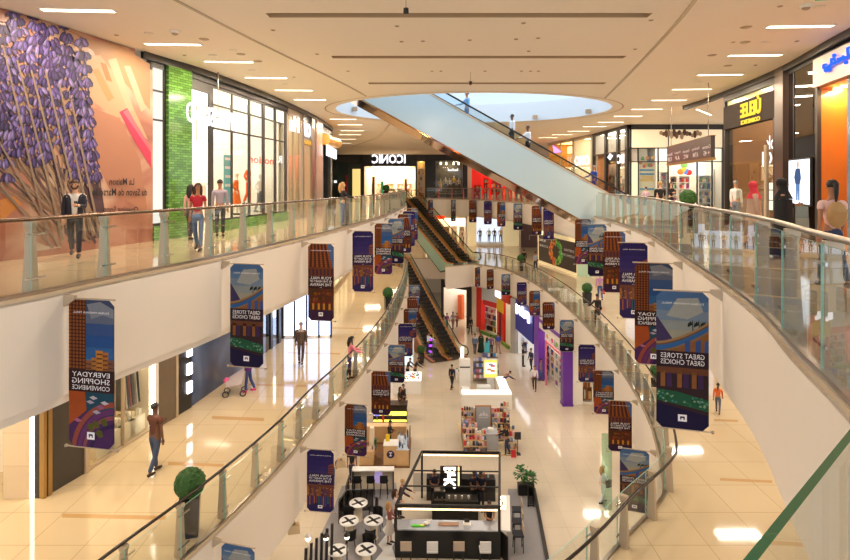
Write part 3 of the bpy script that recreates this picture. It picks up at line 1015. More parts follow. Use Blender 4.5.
balustrade(MID_LEFT, M1, 1, 'glass_balustrade', 'glass balustrade with thin dark rail on the middle floor, left of the void', darkrail, bronze, s0=arc_of(MID_LEFT, 7.5), s1=arc_of(MID_LEFT, 52))
balustrade(MID_RIGHT, M1, -1, 'glass_balustrade', 'glass balustrade on the middle floor that turns a corner under the right banners', darkrail, bronze, s0=1.0, rail_gap=.34)

# the pane right beside the viewpoint, its thick green edge rising to the right
mb = MB()
pa, pb = Vector((.40, .76)), Vector((1.36, 1.63))
q = [pa, pb]; A, B = offset(q, .0075), offset(q, -.0075)
root = empty('glass_balustrade', (pa.x, pa.y, U2), 0, 'near glass pane with a thick green top edge, cut by the lower right corner', 'balustrade')
l3 = lambda p, z: Vector((p.x - pa.x, p.y - pa.y, z))
z0, z1 = .0, 1.10
mb.strip([l3(p, z0) for p in A], [l3(p, z1) for p in A], glass_m); mb.strip([l3(p, z1) for p in B], [l3(p, z0) for p in B], glass_m)
mb.strip([l3(p, z1) for p in A], [l3(p, z1) for p in B], glass_green)
for k in (0, 1): mb.add([l3(A[k], z0), l3(B[k], z0), l3(B[k], z1), l3(A[k], z1)], [(0, 1, 2, 3)], glass_green)
mb.build('glass_panel', root)
mb = MB(); mb.box((.905 - pa.x, 1.165 - pa.y, .53), (.05, .05, 1.06), bronze, rz=.75); mb.build('post', root)

# ================================================================ escalators
step_m = mat('step_metal', (70, 66, 64), 0.45, 0.6)
comb_m = mat('comb_plate', (120, 112, 104), 0.35, 0.8)
rubber = mat('black_rubber', (20, 19, 20), 0.45)
skirt_tan = mat('tan_rail_cover', (208, 148, 100), 0.4, 0.15)
brown_clad = mat('brown_cladding', (150, 92, 62), 0.35, 0.3)
pale_clad = mat('pale_blue_glazed_cladding', (184, 206, 214), 0.22, spec=0.6)
mirror_clad = mat('bronze_mirror', (190, 150, 108), 0.08, 1.0)
glass_esc = glass('escalator_glass', (240, 242, 232), 0.05)

def escalator(label, bottom, top, width=1.5, up=0.12, down=0.9, clad=None, under=None, flat=(1.2, 1.2), cover=None, nstep=None, group=None, glass_mat=None):
    b, t = Vector(bottom), Vector(top)
    run = (t.xy - b.xy).length; rise = t.z - b.z
    ang = math.atan2(t.y - b.y, t.x - b.x)
    root = empty('escalator', b, ang, label, 'escalator', group)
    hw = width / 2
    clad = clad or brown_clad; under = under or dark_m; cover = cover or skirt_tan
    f0, f1 = flat
    def prof(dz, dx=0.0):
        return [(-f0, dz), (0 + dx, dz), (run + dx, rise + dz), (run + f1, rise + dz)]
    gm = glass_mat or glass_esc
    # truss with side cladding
    mb = MB()
    hi, lo = prof(up), [(-f0, -.25), (0 + .9, -down), (run + .4, rise - down), (run + f1, rise - .3 if f1 < .5 else rise - down)]
    for y0, y1 in ((-hw, -hw + .16), (hw - .16, hw)):
        for i in range(3):
            p = [hi[i], hi[i + 1], lo[i + 1], lo[i]]
            mb.slab(p, y0, y1, clad)
    mb.build('side_cladding', root)
    mb = MB()
    for i in range(3):
        a, c = lo[i], lo[i + 1]
        mb.add([(a[0], -hw, a[1]), (c[0], -hw, c[1]), (c[0], hw, c[1]), (a[0], hw, a[1]),
                (a[0], -hw, a[1] - .09), (c[0], -hw, c[1] - .09), (c[0], hw, c[1] - .09), (a[0], hw, a[1] - .09)],
               [(0, 1, 2, 3), (7, 6, 5, 4), (0, 4, 5, 1), (2, 6, 7, 3), (1, 5, 6, 2), (3, 7, 4, 0)], under)
    mb.build('underside', root)
    # steps
    n = nstep or max(6, int(run / 0.40))
    n = min(n, 60)
    sw = width - .34
    mb = MB()
    dx, dz = run / n, rise / n
    mb.box((dx / 2, 0, dz - .02), (dx * 1.02, sw, .04), step_m)
    mb.box((.012, 0, dz / 2 - .04), (.024, sw, dz + .06), step_m)
    for k in (-1, 1): mb.box((dx / 2, k * (sw / 2 - .02), dz + .001), (dx, .03, .004), comb_m)
    me = mb.data('step')
    for i in range(n):
        o = bpy.data.objects.new('step', me); COL.objects.link(o); o.parent = root; o.location = (i * dx, 0, i * dz)
    mb = MB()
    mb.box((-f0 / 2, 0, -.03), (f0, width - .32, .07), comb_m); mb.build('landing_plate', root)
    mb = MB(); mb.box((run + f1 / 2, 0, rise - .03), (f1, width - .32, .07), comb_m); mb.build('landing_plate', root)
    for sgn in (-1, 1):
        y = sgn * (hw - .10)
        mb = MB()
        a, c = prof(up), prof(.92)
        for i in range(3):
            for yy, fl in ((y - .008, 0), (y + .008, 1)):
                p = [(a[i][0], yy, a[i][1]), (a[i + 1][0], yy, a[i + 1][1]), (c[i + 1][0], yy, c[i + 1][1]), (c[i][0], yy, c[i][1])]
                mb.add(p, [(0, 1, 2, 3) if fl == 0 else (3, 2, 1, 0)], gm)
        mb.build('glass_side', root)
        mb = MB()
        a = prof(up + .03)
        for i in range(3):
            mb.bar((a[i][0], y, a[i][1]), (a[i + 1][0], y, a[i + 1][1]), .24, .07, cover)
        mb.build('deck_cover', root)
        mb = MB()
        c = [(p[0], y, p[1]) for p in prof(.96)]
        pts = [(-f0 + .05, y, .30), (-f0 - .22, y, .36), (-f0 - .34, y, .62), (-f0 - .22, y, .88)] + c + \
              [(run + f1 + .22, y, rise + .88), (run + f1 + .34, y, rise + .62), (run + f1 + .22, y, rise + .36), (run + f1 - .05, y, rise + .3)]
        mb.tube(pts, .045, rubber, 8)
        mb.build('handrail', root)
    return root

# the pale one climbing left through the daylight opening
d = Vector((-0.953, -0.301)); nf = Vector((-0.301, 0.953))
S = 0.482
base_near = Vector((11.0, 30.1))                     # where the near side meets the upper floor
base = base_near + nf * 0.75
Lrun = 16.2
topc = base + d * Lrun
escalator('pale blue panelled escalator climbing left through the round ceiling opening', (base.x, base.y, U2), (topc.x, topc.y, U2 + Lrun * S),
          width=1.5, up=0.42, down=1.28, clad=pale_clad, under=mirror_clad, flat=(1.6, 1.4), cover=mat('beige_deck_cover', (206, 186, 160), .35, .3), nstep=44,
          glass_mat=glass('escalator_glass_clear', (236, 244, 246), .05))
# bronze pair from the far bridge down to the middle floor
dv = Vector((5.6, -8.8)).normalized(); ac = Vector((-dv.y, dv.x))
for k, lab in ((-1, 'bronze escalator with a green glass flank, left of the upper pair at the far bridge'),
               (1, 'bronze escalator landing beside the far middle floor balustrade, right of the upper pair')):
    bt = Vector((3.35, 54.9)) + ac * (-k * -0.84)
    tp = bt - dv * 10.3
    escalator(lab, (bt.x, bt.y, M1), (tp.x, tp.y, U2), width=1.6, up=.14, down=.8, clad=mat('pale_green_cladding', (166, 200, 184), .2), flat=(1.0, 1.0), group='escalators in the void')
dv = Vector((4.8, -10.0)).normalized(); ac = Vector((-dv.y, dv.x))
for k, lab in ((-1, 'escalator mostly behind the hanging banners, left of the pair down to the ground floor'),
               (1, 'escalator with dark treads and tan flanks running down to the ground floor')):
    bt = Vector((1.55, 47.75)) + ac * (k * 0.83)
    tp = bt - dv * 10.9
    escalator(lab, (bt.x, bt.y, G), (tp.x, tp.y, M1), width=1.6, up=.14, down=.8, flat=(1.2, 0.8), group='escalators in the void')
# ================================================================ hanging banners
BW, BH, CH = 0.81, 2.34, 0.09
OCT = [(-.5, -CH / BH), (-.5 + CH / BW, 0), (.5 - CH / BW, 0), (.5, -CH / BH), (.5, -1 + CH / BH), (.5 - CH / BW, -1), (-.5 + CH / BW, -1), (-.5, -1 + CH / BH)]
def ccw(p):
    a = sum(p[i][0] * p[(i + 1) % len(p)][1] - p[(i + 1) % len(p)][0] * p[i][1] for i in range(len(p)))
    return p if a > 0 else p[::-1]
CL = ccw(OCT)
def clip(poly):
    out = [tuple(p) for p in poly]
    for i in range(len(CL)):
        a, b = CL[i], CL[(i + 1) % len(CL)]
        ins = lambda p: (b[0] - a[0]) * (p[1] - a[1]) - (b[1] - a[1]) * (p[0] - a[0]) >= -1e-9
        res = []
        for k in range(len(out)):
            p, q = out[k - 1], out[k]
            ip, iq = ins(p), ins(q)
            if ip != iq:
                d1 = (b[0] - a[0]) * (p[1] - a[1]) - (b[1] - a[1]) * (p[0] - a[0])
                d2 = (b[0] - a[0]) * (q[1] - a[1]) - (b[1] - a[1]) * (q[0] - a[0])
                t = d1 / (d1 - d2)
                res.append((p[0] + (q[0] - p[0]) * t, p[1] + (q[1] - p[1]) * t))
            if iq:
                res.append(q)
        out = res
        if len(out) < 3:
            return []
    return out

def ink(rgb, n=0.0):
    return mat('ink_%d_%d_%d' % rgb, rgb, 0.55, noise_amt=n or 0.08, nscale=9)
def pink(c):  # banner inks darkened: the shade of backlit cloth put into the print
    g = sum(c) / 3
    return mat('print_%d_%d_%d' % tuple(c), tuple(max(0, min(255, int((g + (x - g) * 1.18) * .80))) for x in c), .75, spec=.2, noise_amt=.1, nscale=9)
white_ink = mat('white_ink', (236, 232, 236), 0.5)

class Print:
    """printed artwork on both faces of a cloth"""
    def __init__(self, mb):
        self.mb, self.k = mb, 0
    def poly(self, pts, m, layer):
        p = clip(ccw(pts))
        if len(p) < 3:
            return
        y = .0056 + layer * .0012
        self.mb.add([(x * BW, -y, z * BH) for x, z in p], [tuple(range(len(p)))], m)
        self.mb.add([(x * BW, y, z * BH) for x, z in p], [tuple(range(len(p)))[::-1]], m)
    def rect(self, x0, x1, z0, z1, m, layer):
        self.poly([(x0, -z1), (x1, -z1), (x1, -z0), (x0, -z0)], m, layer)
    def word(self, s, zc, w, h, layer=9, bold=0.0, m=None):
        for sg in (-1, 1):
            y = .0056 + layer * .0012
            # seen from the front the words read reversed; the cloth is printed through
            letters(self.mb, s, w * BW, h * BH, m or white_ink, (0, sg * y, -zc * BH), (1, 0, 0), (0, 0, 1), bold=bold)
    def common(self):
        self.word('DUBAI MARINA MALL', .085, .80, .013, bold=0.0)
        self.rect(-.085, .085, .895, .945, white_ink, 8)
        self.rect(-.045, -.02, .908, .932, pink((70, 40, 90)), 9)
        self.rect(-.02, .045, .908, .92, pink((70, 40, 90)), 9)
        self.rect(.02, .045, .92, .932, pink((70, 40, 90)), 9)

def art_tower(p):
    for i, c in enumerate([(74, 84, 112), (112, 120, 140), (70, 96, 144), (54, 92, 150), (64, 108, 160), (96, 128, 160)]):
        p.rect(-.5, .5, i * .08, (i + 1) * .08 + .001, pink(c), 0)
    p.poly([(-.1, -.03), (.2, -.01), (.5, -.06), (.5, -.12), (.25, -.1), (0, -.13)], pink((150, 152, 162)), 1)
    for x0, x1, zt, c in ((-.14, .02, .41, (150, 100, 70)), (.0, .12, .39, (188, 128, 70)), (.10, .26, .34, (206, 140, 74)), (.24, .38, .35, (182, 120, 66)), (.36, .5, .40, (130, 92, 84))):
        p.rect(x0, x1, zt, .55, pink(c), 1)
        for k in range(4):
            p.rect(x0 + .02, x1 - .02, zt + .02 + k * .03, zt + .03 + k * .03, pink((110, 70, 48)), 2)
    p.rect(-.5, -.12, 0, .66, pink((104, 58, 34)), 2)
    for k in range(5):
        p.rect(-.48 + k * .075, -.45 + k * .075, 0, .62, pink((164, 96, 46)), 3)
    for k in range(26):
        p.rect(-.5, -.12, .012 + k * .024, .019 + k * .024, pink((66, 36, 28)), 4)
    p.rect(-.5, .5, .62, 1, pink((40, 78, 96)), 1)
    p.poly([(-.5, -.6), (-.14, -.62), (-.1, -.75), (-.5, -.86)], pink((176, 88, 44)), 3)
    p.poly([(-.5, -.70), (-.25, -.72), (.1, -.79), (.5, -.77), (.5, -1), (-.5, -1)], pink((84, 48, 96)), 2)
    for i, (r0, r1, c) in enumerate([(.80, .72, (160, 84, 70)), (.70, .62, (112, 62, 110)), (.60, .54, (146, 84, 96)), (.48, .42, (60, 36, 80))]):
        arc = lambda r: [(.55 + r * 1.25 * math.cos(t), -1.05 + r * .42 * math.sin(t) * 1.1) for t in [PI * (.5 + .5 * k / 12) for k in range(13)]]
        a, b = arc(r0), arc(r1)
        for k in range(12):
            p.poly([a[k], a[k + 1], b[k + 1], b[k]], pink(c), 3)
    for x, z, c in ((.05, .66, (214, 206, 214)), (-.02, .69, (190, 180, 196)), (.2, .72, (160, 110, 150)), (.3, .69, (228, 220, 226)), (.12, .755, (200, 190, 206)), (-.3, .82, (190, 120, 150))):
        p.poly([(x - .09, -z), (x, -z + .012), (x + .1, -z - .004), (x, -z - .016)], pink(c), 4)
    for x, z in ((.1, .84), (.28, .82), (.18, .90), (-.02, .86)):
        p.poly([(x - .08, -z), (x - .03, -z + .025), (x + .06, -z + .02), (x + .09, -z - .02), (x, -z - .03)], pink((96, 92, 40)), 4)
    p.rect(-.5, .5, .475, .625, pink((58, 34, 34)), 5)
    p.word('EVERYDAY', .505, .84, .032); p.word('SHOPPING', .55, .84, .036); p.word('CONVENIENCE', .595, .84, .03)
    p.common()

def art_arc(p):
    for i, c in enumerate([(92, 124, 168), (112, 142, 178), (142, 160, 180), (168, 174, 174), (182, 180, 164), (176, 172, 158)]):
        p.rect(-.5, .5, i * .07, (i + 1) * .07 + .001, pink(c), 0)
    p.poly([(-.1, -.05), (.3, -.04), (.4, -.14), (.1, -.2), (-.3, -.18)], pink((186, 188, 184)), 1)
    p.poly([(-.5, -.18), (-.2, -.34), (-.2, -.5), (-.5, -.5)], pink((78, 66, 106)), 1)
    # palms behind the roof
    for x in (.2, .32, .44):
        for k in range(7):
            t = PI * k / 6
            p.poly([(x, -.235), (x + .10 * math.cos(t), -.235 + .035 * math.sin(t) - .005), (x + .10 * math.cos(t + .3), -.235 + .03 * math.sin(t + .3) - .012)], pink((38, 50, 44)), 2)
        p.rect(x - .01, x + .01, .235, .34, pink((50, 46, 40)), 2)
    cur = lambda x, o: -(.40 - .16 * ((x + .5) ** 1.6) + o)
    xs = [-.5 + k / 14 for k in range(15)]
    for o0, o1, c in ((-.03, -.012, (176, 142, 106)), (-.012, .0, (120, 92, 74)), (.0, .035, (66, 112, 170)), (.035, .05, (150, 120, 92)), (.05, .5, (150, 104, 66))):
        for k in range(14):
            p.poly([(xs[k], cur(xs[k], o0)), (xs[k + 1], cur(xs[k + 1], o0)), (xs[k + 1], cur(xs[k + 1], o1)), (xs[k], cur(xs[k], o1))], pink(c), 3)
    for x in (.05, .25, .42):
        p.poly([(x, -.36), (x + .1, -.34), (x + .1, -.44), (x, -.44)], pink((70, 100, 160)), 4)
    p.rect(-.5, .5, .44, 1, pink((58, 40, 44)), 4)
    p.rect(-.5, .5, .555, .60, pink((116, 74, 54)), 5)
    for x in (-.42, -.1, .18):
        p.rect(x, x + .09, .58, .70, pink((156, 104, 64)), 5)
        p.rect(x + .12, x + .22, .60, .70, pink((74, 50, 90)), 5)
    p.poly([(-.5, -.72), (-.1, -.73), (.5, -.78), (.5, -.86), (-.5, -.80)], pink((44, 96, 70)), 5)
    random.seed(5)
    for k in range(46):
        x, z = random.uniform(-.5, .5), random.uniform(.725, .80)
        z += (x + .5) * .05
        p.poly([(x - .03, -z), (x, -z + .008), (x + .035, -z), (x, -z - .009)], pink(random.choice([(64, 124, 84), (150, 180, 150), (34, 84, 50), (90, 150, 140)])), 6)
    p.poly([(-.5, -.82), (.5, -.89), (.5, -1), (-.5, -1)], pink((32, 24, 62)), 6)
    p.rect(-.5, .5, .435, .545, pink((52, 36, 50)), 7)
    p.word('GREAT STORES', .468, .84, .036); p.word('GREAT CHOICES', .514, .84, .036)
    p.common()

def art_columns(p):
    p.rect(-.5, .5, 0, .4, pink((96, 116, 158)), 0)
    p.poly([(-.5, 0), (.24, 0), (.46, -.33), (-.5, -.33)], pink((78, 44, 34)), 1)
    for k in range(6):
        a, b = -.46 + k * .13, -.54 + k * .18
        p.poly([(a, 0), (a + .05, 0), (b + .085, -.33), (b, -.33)], pink((172, 98, 50)), 2)
        for j in range(13):
            z = .01 + j * .025
            f = z / .33
            x = a + (b - a) * f
            p.rect(x, x + .05 + .035 * f, z, z + .008, pink((112, 58, 36)), 3)
    p.poly([(-.5, -.30), (.5, -.31), (.5, -.46), (-.5, -.46)], pink((120, 68, 42)), 3)
    for k in range(7):
        p.rect(-.48 + k * .145, -.40 + k * .145, .33, .41, pink((74, 46, 60)), 4)
    p.rect(-.5, .5, .42, .585, pink((62, 34, 34)), 5)
    p.rect(-.5, .5, .585, 1, pink((92, 52, 34)), 1)
    random.seed(3)
    for k in range(44):
        x, z = random.uniform(-.5, .5), random.uniform(.60, .8)
        r = random.uniform(.03, .1)
        p.poly([(x + r * math.cos(t), -z + r * .34 * math.sin(t)) for t in [k2 * PI / 3 for k2 in range(6)]],
               pink(random.choice([(118, 66, 30), (84, 56, 30), (150, 84, 34), (70, 60, 34), (104, 48, 40)])), 2 + k % 3)
    for x in (-.34, -.12, .08, .3):
        p.rect(x, x + .08, .78, .86, pink((214, 150, 62)), 5)
        p.poly([(x - .03, -.78), (x + .04, -.75), (x + .11, -.78)], pink((150, 50, 40)), 5)
    p.rect(-.5, .5, .87, 1, pink((64, 38, 66)), 4)
    p.word('YOUR MALL', .445, .84, .036); p.word('IN THE HEART OF', .488, .84, .028); p.word('THE MARINA', .532, .84, .036); p.word('tm', .572, .1, .008)
    p.common()

def art_night(p):
    for i, c in enumerate([(44, 36, 92), (50, 40, 100), (56, 44, 106), (62, 50, 112), (72, 58, 112)]):
        p.rect(-.5, .5, i * .085, (i + 1) * .085 + .001, pink(c), 0)
    p.poly([(.3, -.24), (.5, -.20), (.5, -.8), (.3, -.8)], pink((142, 84, 72)), 1)
    for k in range(14):
        p.rect(.31, .5, .26 + k * .036, .272 + k * .036, pink((90, 54, 70)), 2)
    p.rect(-.5, .32, .56, .76, pink((124, 78, 60)), 1)
    random.seed(9)
    for k in range(9):
        x = -.5 + k * .09
        p.rect(x, x + .075, random.uniform(.57, .65), .76, pink(random.choice([(150, 98, 62), (96, 62, 66), (176, 120, 70), (110, 70, 90)])), 2)
    for k in range(30):
        x, z = random.uniform(-.48, .48), random.uniform(.6, .74)
        p.rect(x, x + .03, z, z + .012, pink(random.choice([(236, 186, 96), (214, 150, 80), (120, 110, 160)])), 3)
    p.rect(-.5, .5, .75, 1, pink((56, 46, 96)), 3)
    for k in range(12):
        x = -.5 + k * .085
        p.rect(x, x + .05, .752, random.uniform(.86, .97), pink(random.choice([(176, 112, 70), (66, 90, 150), (90, 60, 120), (60, 110, 100), (140, 70, 90)])), 4)
    p.rect(-.5, .5, .385, .56, pink((60, 44, 84)), 4)
    p.word('YOUR MALL', .415, .84, .036); p.word('IN THE HEART OF', .458, .84, .028); p.word('THE MARINA', .502, .84, .036)
    p.word('tm', .548, .08, .008)
    p.common()

cloth_edge = pink((60, 50, 70))
PROTO, PROTO_S = {}, {}
FULL_H = BH
for table, hh in ((PROTO, 2.30), (PROTO_S, 1.80)):
    BH = hh
    OCT = [(-.5, -CH / BH), (-.5 + CH / BW, 0), (.5 - CH / BW, 0), (.5, -CH / BH), (.5, -1 + CH / BH), (.5 - CH / BW, -1), (-.5 + CH / BW, -1), (-.5, -1 + CH / BH)]
    CL = ccw(OCT)
    for key, fn in (('A', art_tower), ('B', art_arc), ('C', art_columns), ('D', art_night)):
        mb = MB()
        mb.slab([(x * BW, z * BH) for x, z in OCT], -.004, .004, cloth_edge)
        fn(Print(mb))
        table[key] = mb.data('cloth')
mb = MB(); mb.tube([(-BW / 2 - .05, 0, .012), (BW / 2 + .02, 0, .012)], .014, bronze, 8); ROD = mb.data('top_rod')
mb = MB(); mb.tube([(-BW / 2 - .05, 0, -.012), (BW / 2 + .05, 0, -.012)], .012, bronze, 8)
for s in (-1, 1): mb.ball((s * (BW / 2 + .06), 0, -.012), .028, steel, 8, 6)
ROD2 = mb.data('bottom_rod')
mb = MB()
mb.add([(0, -.05, .05), (0, .05, .05), (0, .05, -.13), (0, -.05, -.13), (.17, -.03, .045), (.17, .03, .045), (.17, .03, -.02), (.17, -.03, -.02)],
       [(0, 1, 2, 3), (7, 6, 5, 4), (0, 4, 5, 1), (2, 6, 7, 3), (1, 5, 6, 2), (3, 7, 4, 0)], bronze)
BR = mb.data('bracket')

WORD = {'A': 'skyline and marina', 'B': 'curved building', 'C': 'brown columns', 'D': 'purple night sky'}
def banner(kind, pts, y, z, side, label, gap=.60, turn=None, small=False):
    """side +1: hangs to the right of the edge line (left galleries)"""
    s = arc_of(pts, y)
    p, t = along(pts, s)
    n = Vector((t.y, -t.x)) * side                # towards the void
    c = p + n * gap
    rz = math.atan2(n.y, n.x) if side > 0 else math.atan2(-n.y, -n.x)
    if turn is not None: rz = turn
    root = empty('hanging_banner', (c.x, c.y, z), rz, label, 'banner', 'banners hung along the void')
    for nm, me, loc in (('cloth', (PROTO_S if small else PROTO)[kind], (0, 0, 0)), ('top_rod', ROD, (0, 0, 0)), ('bottom_rod', ROD2, (0, 0, -1.80 if small else -2.30))):
        o = bpy.data.objects.new(nm, me); COL.objects.link(o); o.parent = root; o.location = loc
    o = bpy.data.objects.new('bracket', BR); COL.objects.link(o); o.parent = root
    o.location = (-side * (gap - .005), 0, .012)
    if side < 0:
        o.rotation_euler = (0, 0, PI)
    return root
def y_of(pts, d, u):
    p, s = on(offset(pts, d), u); return p.y
ZT = U2 - .16
ORD = ['nearest', 'second nearest', 'third nearest', 'fourth nearest', 'fifth nearest', 'sixth nearest', 'seventh nearest', 'eighth nearest', 'ninth nearest', 'tenth nearest', 'eleventh nearest']
def run(kinds, ys, pts, z, side, where, small=False):
    for i, (k, y) in enumerate(zip(kinds, ys)):
        banner(k, pts, y, z, side, '%s banner, %s on the %s' % (WORD[k], ORD[i], where), small=small, gap=.47 if where == 'upper left edge' and i == 0 else .60)
run('ABCDABCDA', [9.12, 12.95, 17.4, 22.2, 26.2, 29.8, 34, 38, 42], UP_LEFT, ZT, 1, 'upper left edge')
run('BADCBA', [9.45, 13.2, 17.5, 21.7, 25.3, 29.2], UP_RIGHT, ZT, -1, 'upper right edge')
for i, (k, y) in enumerate(zip('DCBADC', [41, 45, 49.6, 53.6, 57, 60])):
    banner(k, UP_RIGHT, y, U2 - .05, -1, '%s banner, %s of six under the pale escalator' % (WORD[k], ['rightmost', 'second from right', 'third from right', 'fourth from right', 'fifth from right', 'leftmost'][i]), turn=.15)
for k, x, lab in (('B', 3.05, 'right of two under the red posts'), ('A', .6, 'left of two, beside the bronze escalators')):
    q = [Vector((x - .5, 62.3)), Vector((x + .5, 62.2))]
    r = banner(k, [Vector((x, 61)), Vector((x, 63))], 61.9, U2 - .05, -1, '%s banner seen nearly edge on, %s' % (WORD[k], lab), gap=.0, turn=.85)
run('BCADBCADBCA', [16.6, 20.3, 24.06, 27.9, 32.8, 38, 41.8, 45.4, 49.2, 52.2, 53.9], MID_RIGHT, M1 - .16, -1, 'middle right edge', True)
run('BDACBDACB', [12.6, 16.75, 20.5, 24, 28, 31.9, 35.7, 39.2, 43.8], MID_LEFT, M1 - .16, 1, 'middle left edge', True)
# ================================================================ shop fronts: helpers
class Front:
    """straight piece of a shop wall between two picture columns of a plan line; x along, y into the shop, z up"""
    def __init__(self, name, pts, u0, u1, z, label=None, cat='shopfront', group=None, ends=None):
        a, b = ends if ends else (on(pts, u0)[0], on(pts, u1)[0])
        self.a, self.b, self.z = Vector(a), Vector(b), z
        d = self.b - self.a
        self.w = d.length
        self.t = d / self.w
        self.rz = math.atan2(d.y, d.x)
        self.root = empty(name, (self.a.x, self.a.y, z), self.rz, label, cat, group) if name else None
    def hit(self, u, inset=0.0):
        k = (u - U0) / F
        n = Vector((-self.t.y, self.t.x)) * inset
        p, t = self.a + n, self.t
        s = (k * p.y - p.x) / (t.x - k * t.y)
        return s, p.y + t.y * s
    def x(self, u, inset=0.0):
        return self.hit(u, inset)[0]
    def zz(self, u, v, inset=0.0):
        return CZ - (v - V0) * self.hit(u, inset)[1] / F - self.z
    def world(self, x, y, z=0.0):
        n = Vector((-self.t.y, self.t.x))
        p = self.a + self.t * x + n * y
        return Vector((p.x, p.y, self.z + z))
    def part(self, mb, name, label=None):
        o = mb.build(name, self.root)
        if label: o['label'] = label
        return o

def room(fr, x0, x1, depth, h, wallm, lit, back=None, floor=None, y0=0.12, name='interior', panel=True, taper=.12):
    mb = MB()
    tp = min(taper * (depth - y0), (x1 - x0) * .3)
    X0, X1 = x0 + tp, x1 - tp
    for a0, a1, sg in ((x0, X0, 1), (x1, X1, -1)):
        mb.prism([(a0, y0), (a0 + .06 * sg, y0), (a1 + .06 * sg, depth), (a1, depth)], 0, h, wallm)
    mb.box2((X0, depth, 0), (X1, depth + .06, h), back or wallm)
    mb.prism([(x0, y0), (x1, y0), (X1, depth), (X0, depth)], h - .06, h, wallm)
    if floor: mb.box2((x0 + .06, y0, .0), (x1 - .06, depth, .012), floor)
    fr.part(mb, name)
    if panel and lit is not None:
        mb = MB()
        mb.box2((X0 + .2, .5, h - .14), (X1 - .2, depth - .3, h - .08), lit)
        fr.part(mb, 'light_panel')

def pane(fr, x0, x1, z0, z1, y=0.05, m=None, name='glass_pane'):
    mb = MB(); mb.box2((x0, y, z0), (x1, y + .012, z1), m or glass_shop); fr.part(mb, name)

def bars(fr, items, m, name='frame', y=0.0, d=0.10):
    """list of (x0,x1,z0,z1) rectangles merged as one frame"""
    mb = MB()
    for x0, x1, z0, z1 in items: mb.box2((x0, y, z0), (x1, y + d, z1), m)
    return fr.part(mb, name)

def goods(fr, x0, x1, y, z0, z1, rows, cols, label, name='shelf_goods', seed=1, board=None, bright=False, emit=0.0):
    """a shelf unit: boards and uprights as one thing, the wares on it as stuff"""
    p = fr.world((x0 + x1) / 2, y, z0)
    root = empty('display_shelf', p, fr.rz, 'shelf unit ' + label, 'shelf', 'shelf units inside the shops')
    w, h = x1 - x0, z1 - z0
    bm_ = board or white_m
    mb = MB()
    mb.box2((-w / 2, .32, 0), (w / 2, .36, h), bm_)
    for k in range(rows + 1): mb.box2((-w / 2, 0, h * k / rows - .02), (w / 2, .32, h * k / rows + .01), bm_)
    for s in (-1, 1): mb.box2((s * w / 2 - .02, 0, 0), (s * w / 2 + .02, .34, h), bm_)
    mb.build('rack', root)
    rnd = random.Random(seed)
    mb = MB()
    pal = [(210, 60, 50), (240, 200, 90), (60, 110, 170), (240, 240, 236), (90, 60, 50), (230, 150, 120), (110, 160, 110), (40, 40, 50), (200, 190, 180), (170, 90, 150)] if not bright else \
          [(250, 240, 220), (240, 210, 140), (220, 160, 90), (255, 250, 240), (200, 120, 70), (150, 90, 60), (240, 220, 200)]
    for r in range(rows):
        for c in range(cols):
            if rnd.random() < .12: continue
            ww = w / cols
            hh = h / rows * rnd.uniform(.4, .82)
            cx = -w / 2 + ww * (c + .5)
            mb.box((cx, .16, h * r / rows + .01 + hh / 2), (ww * rnd.uniform(.5, .85), .2, hh), mat('ware_%d_%d_%d' % rnd.choice(pal), pal[0]) if False else ink(rnd.choice(pal)))
    o = mb.build(name, root); o['kind'] = 'stuff'
    return root

warm_light = glow('shop_light_warm', (255, 234, 200), 6.5)
white_light = glow('shop_light_white', (255, 244, 228), 5.5)
amber_light = glow('shop_light_amber', (255, 200, 110), 6.0)
cool_light = glow('shop_light_cool', (226, 238, 255), 5.0)
sign_white = glow('sign_white', (255, 252, 255), 1.7)
sign_blue = glow('sign_blue', (40, 84, 255), 1.8)
sign_gold = glow('sign_gold', (255, 214, 70), 1.3)
sign_red = glow('sign_red', (255, 70, 40), 2.0)
shop_white = mat('shop_white', (240, 234, 224), .6)
shop_cream = mat('shop_cream', (242, 228, 204), .6)
shop_amber = mat('shop_amber', (214, 160, 84), .5)
wood_orange = mat('orange_wood', (188, 108, 36), .35, noise_amt=.15, nscale=2, coat=.3)
H2 = CEIL - U2 - .005                                            # 5.4 m

# ---------------------------------------------------------------- upper left: hoarding with lavender print
def ramp_mat(name, stops, scale=0.35, dist=1.2, rough=.45):
    m = bpy.data.materials.new(name); m.use_nodes = True
    nt = m.node_tree; b = nt.nodes['Principled BSDF']
    tc = nt.nodes.new('ShaderNodeTexCoord'); n = nt.nodes.new('ShaderNodeTexNoise'); r = nt.nodes.new('ShaderNodeValToRGB')
    n.inputs['Scale'].default_value = scale; n.inputs['Detail'].default_value = 2.0; n.inputs['Distortion'].default_value = dist
    nt.links.new(tc.outputs['Object'], n.inputs['Vector']); nt.links.new(n.outputs['Fac'], r.inputs['Fac']); nt.links.new(r.outputs['Color'], b.inputs['Base Color'])
    e = r.color_ramp.elements
    while len(e) < len(stops): e.new(.5)
    for i, (p, c) in enumerate(stops): e[i].position = p; e[i].color = srgb(c)
    b.inputs['Roughness'].default_value = rough
    return m
blur_warm = ramp_mat('blurred_print', [(.3, (142, 88, 72)), (.45, (168, 116, 96)), (.55, (180, 138, 116)), (.7, (196, 166, 144))], .5, 1.5, .4)
hs0, hs1 = on(WL, -70)[1] if on(WL, -70)[1] else 0, on(WL, 151)[1]
face = offset(WL, -.06)                                  # front face of the hoarding, towards the gallery
hq = sub(WL, hs0, hs1, .5)
root = empty('shop_hoarding', (hq[0].x, hq[0].y, U2), 0, 'tall curved hoarding printed with purple lavender, soap shop opening soon', 'hoarding')
o3 = Vector((hq[0].x, hq[0].y, U2))
mb = MB(); mb.M = Matrix.Translation((-o3.x, -o3.y, 0))
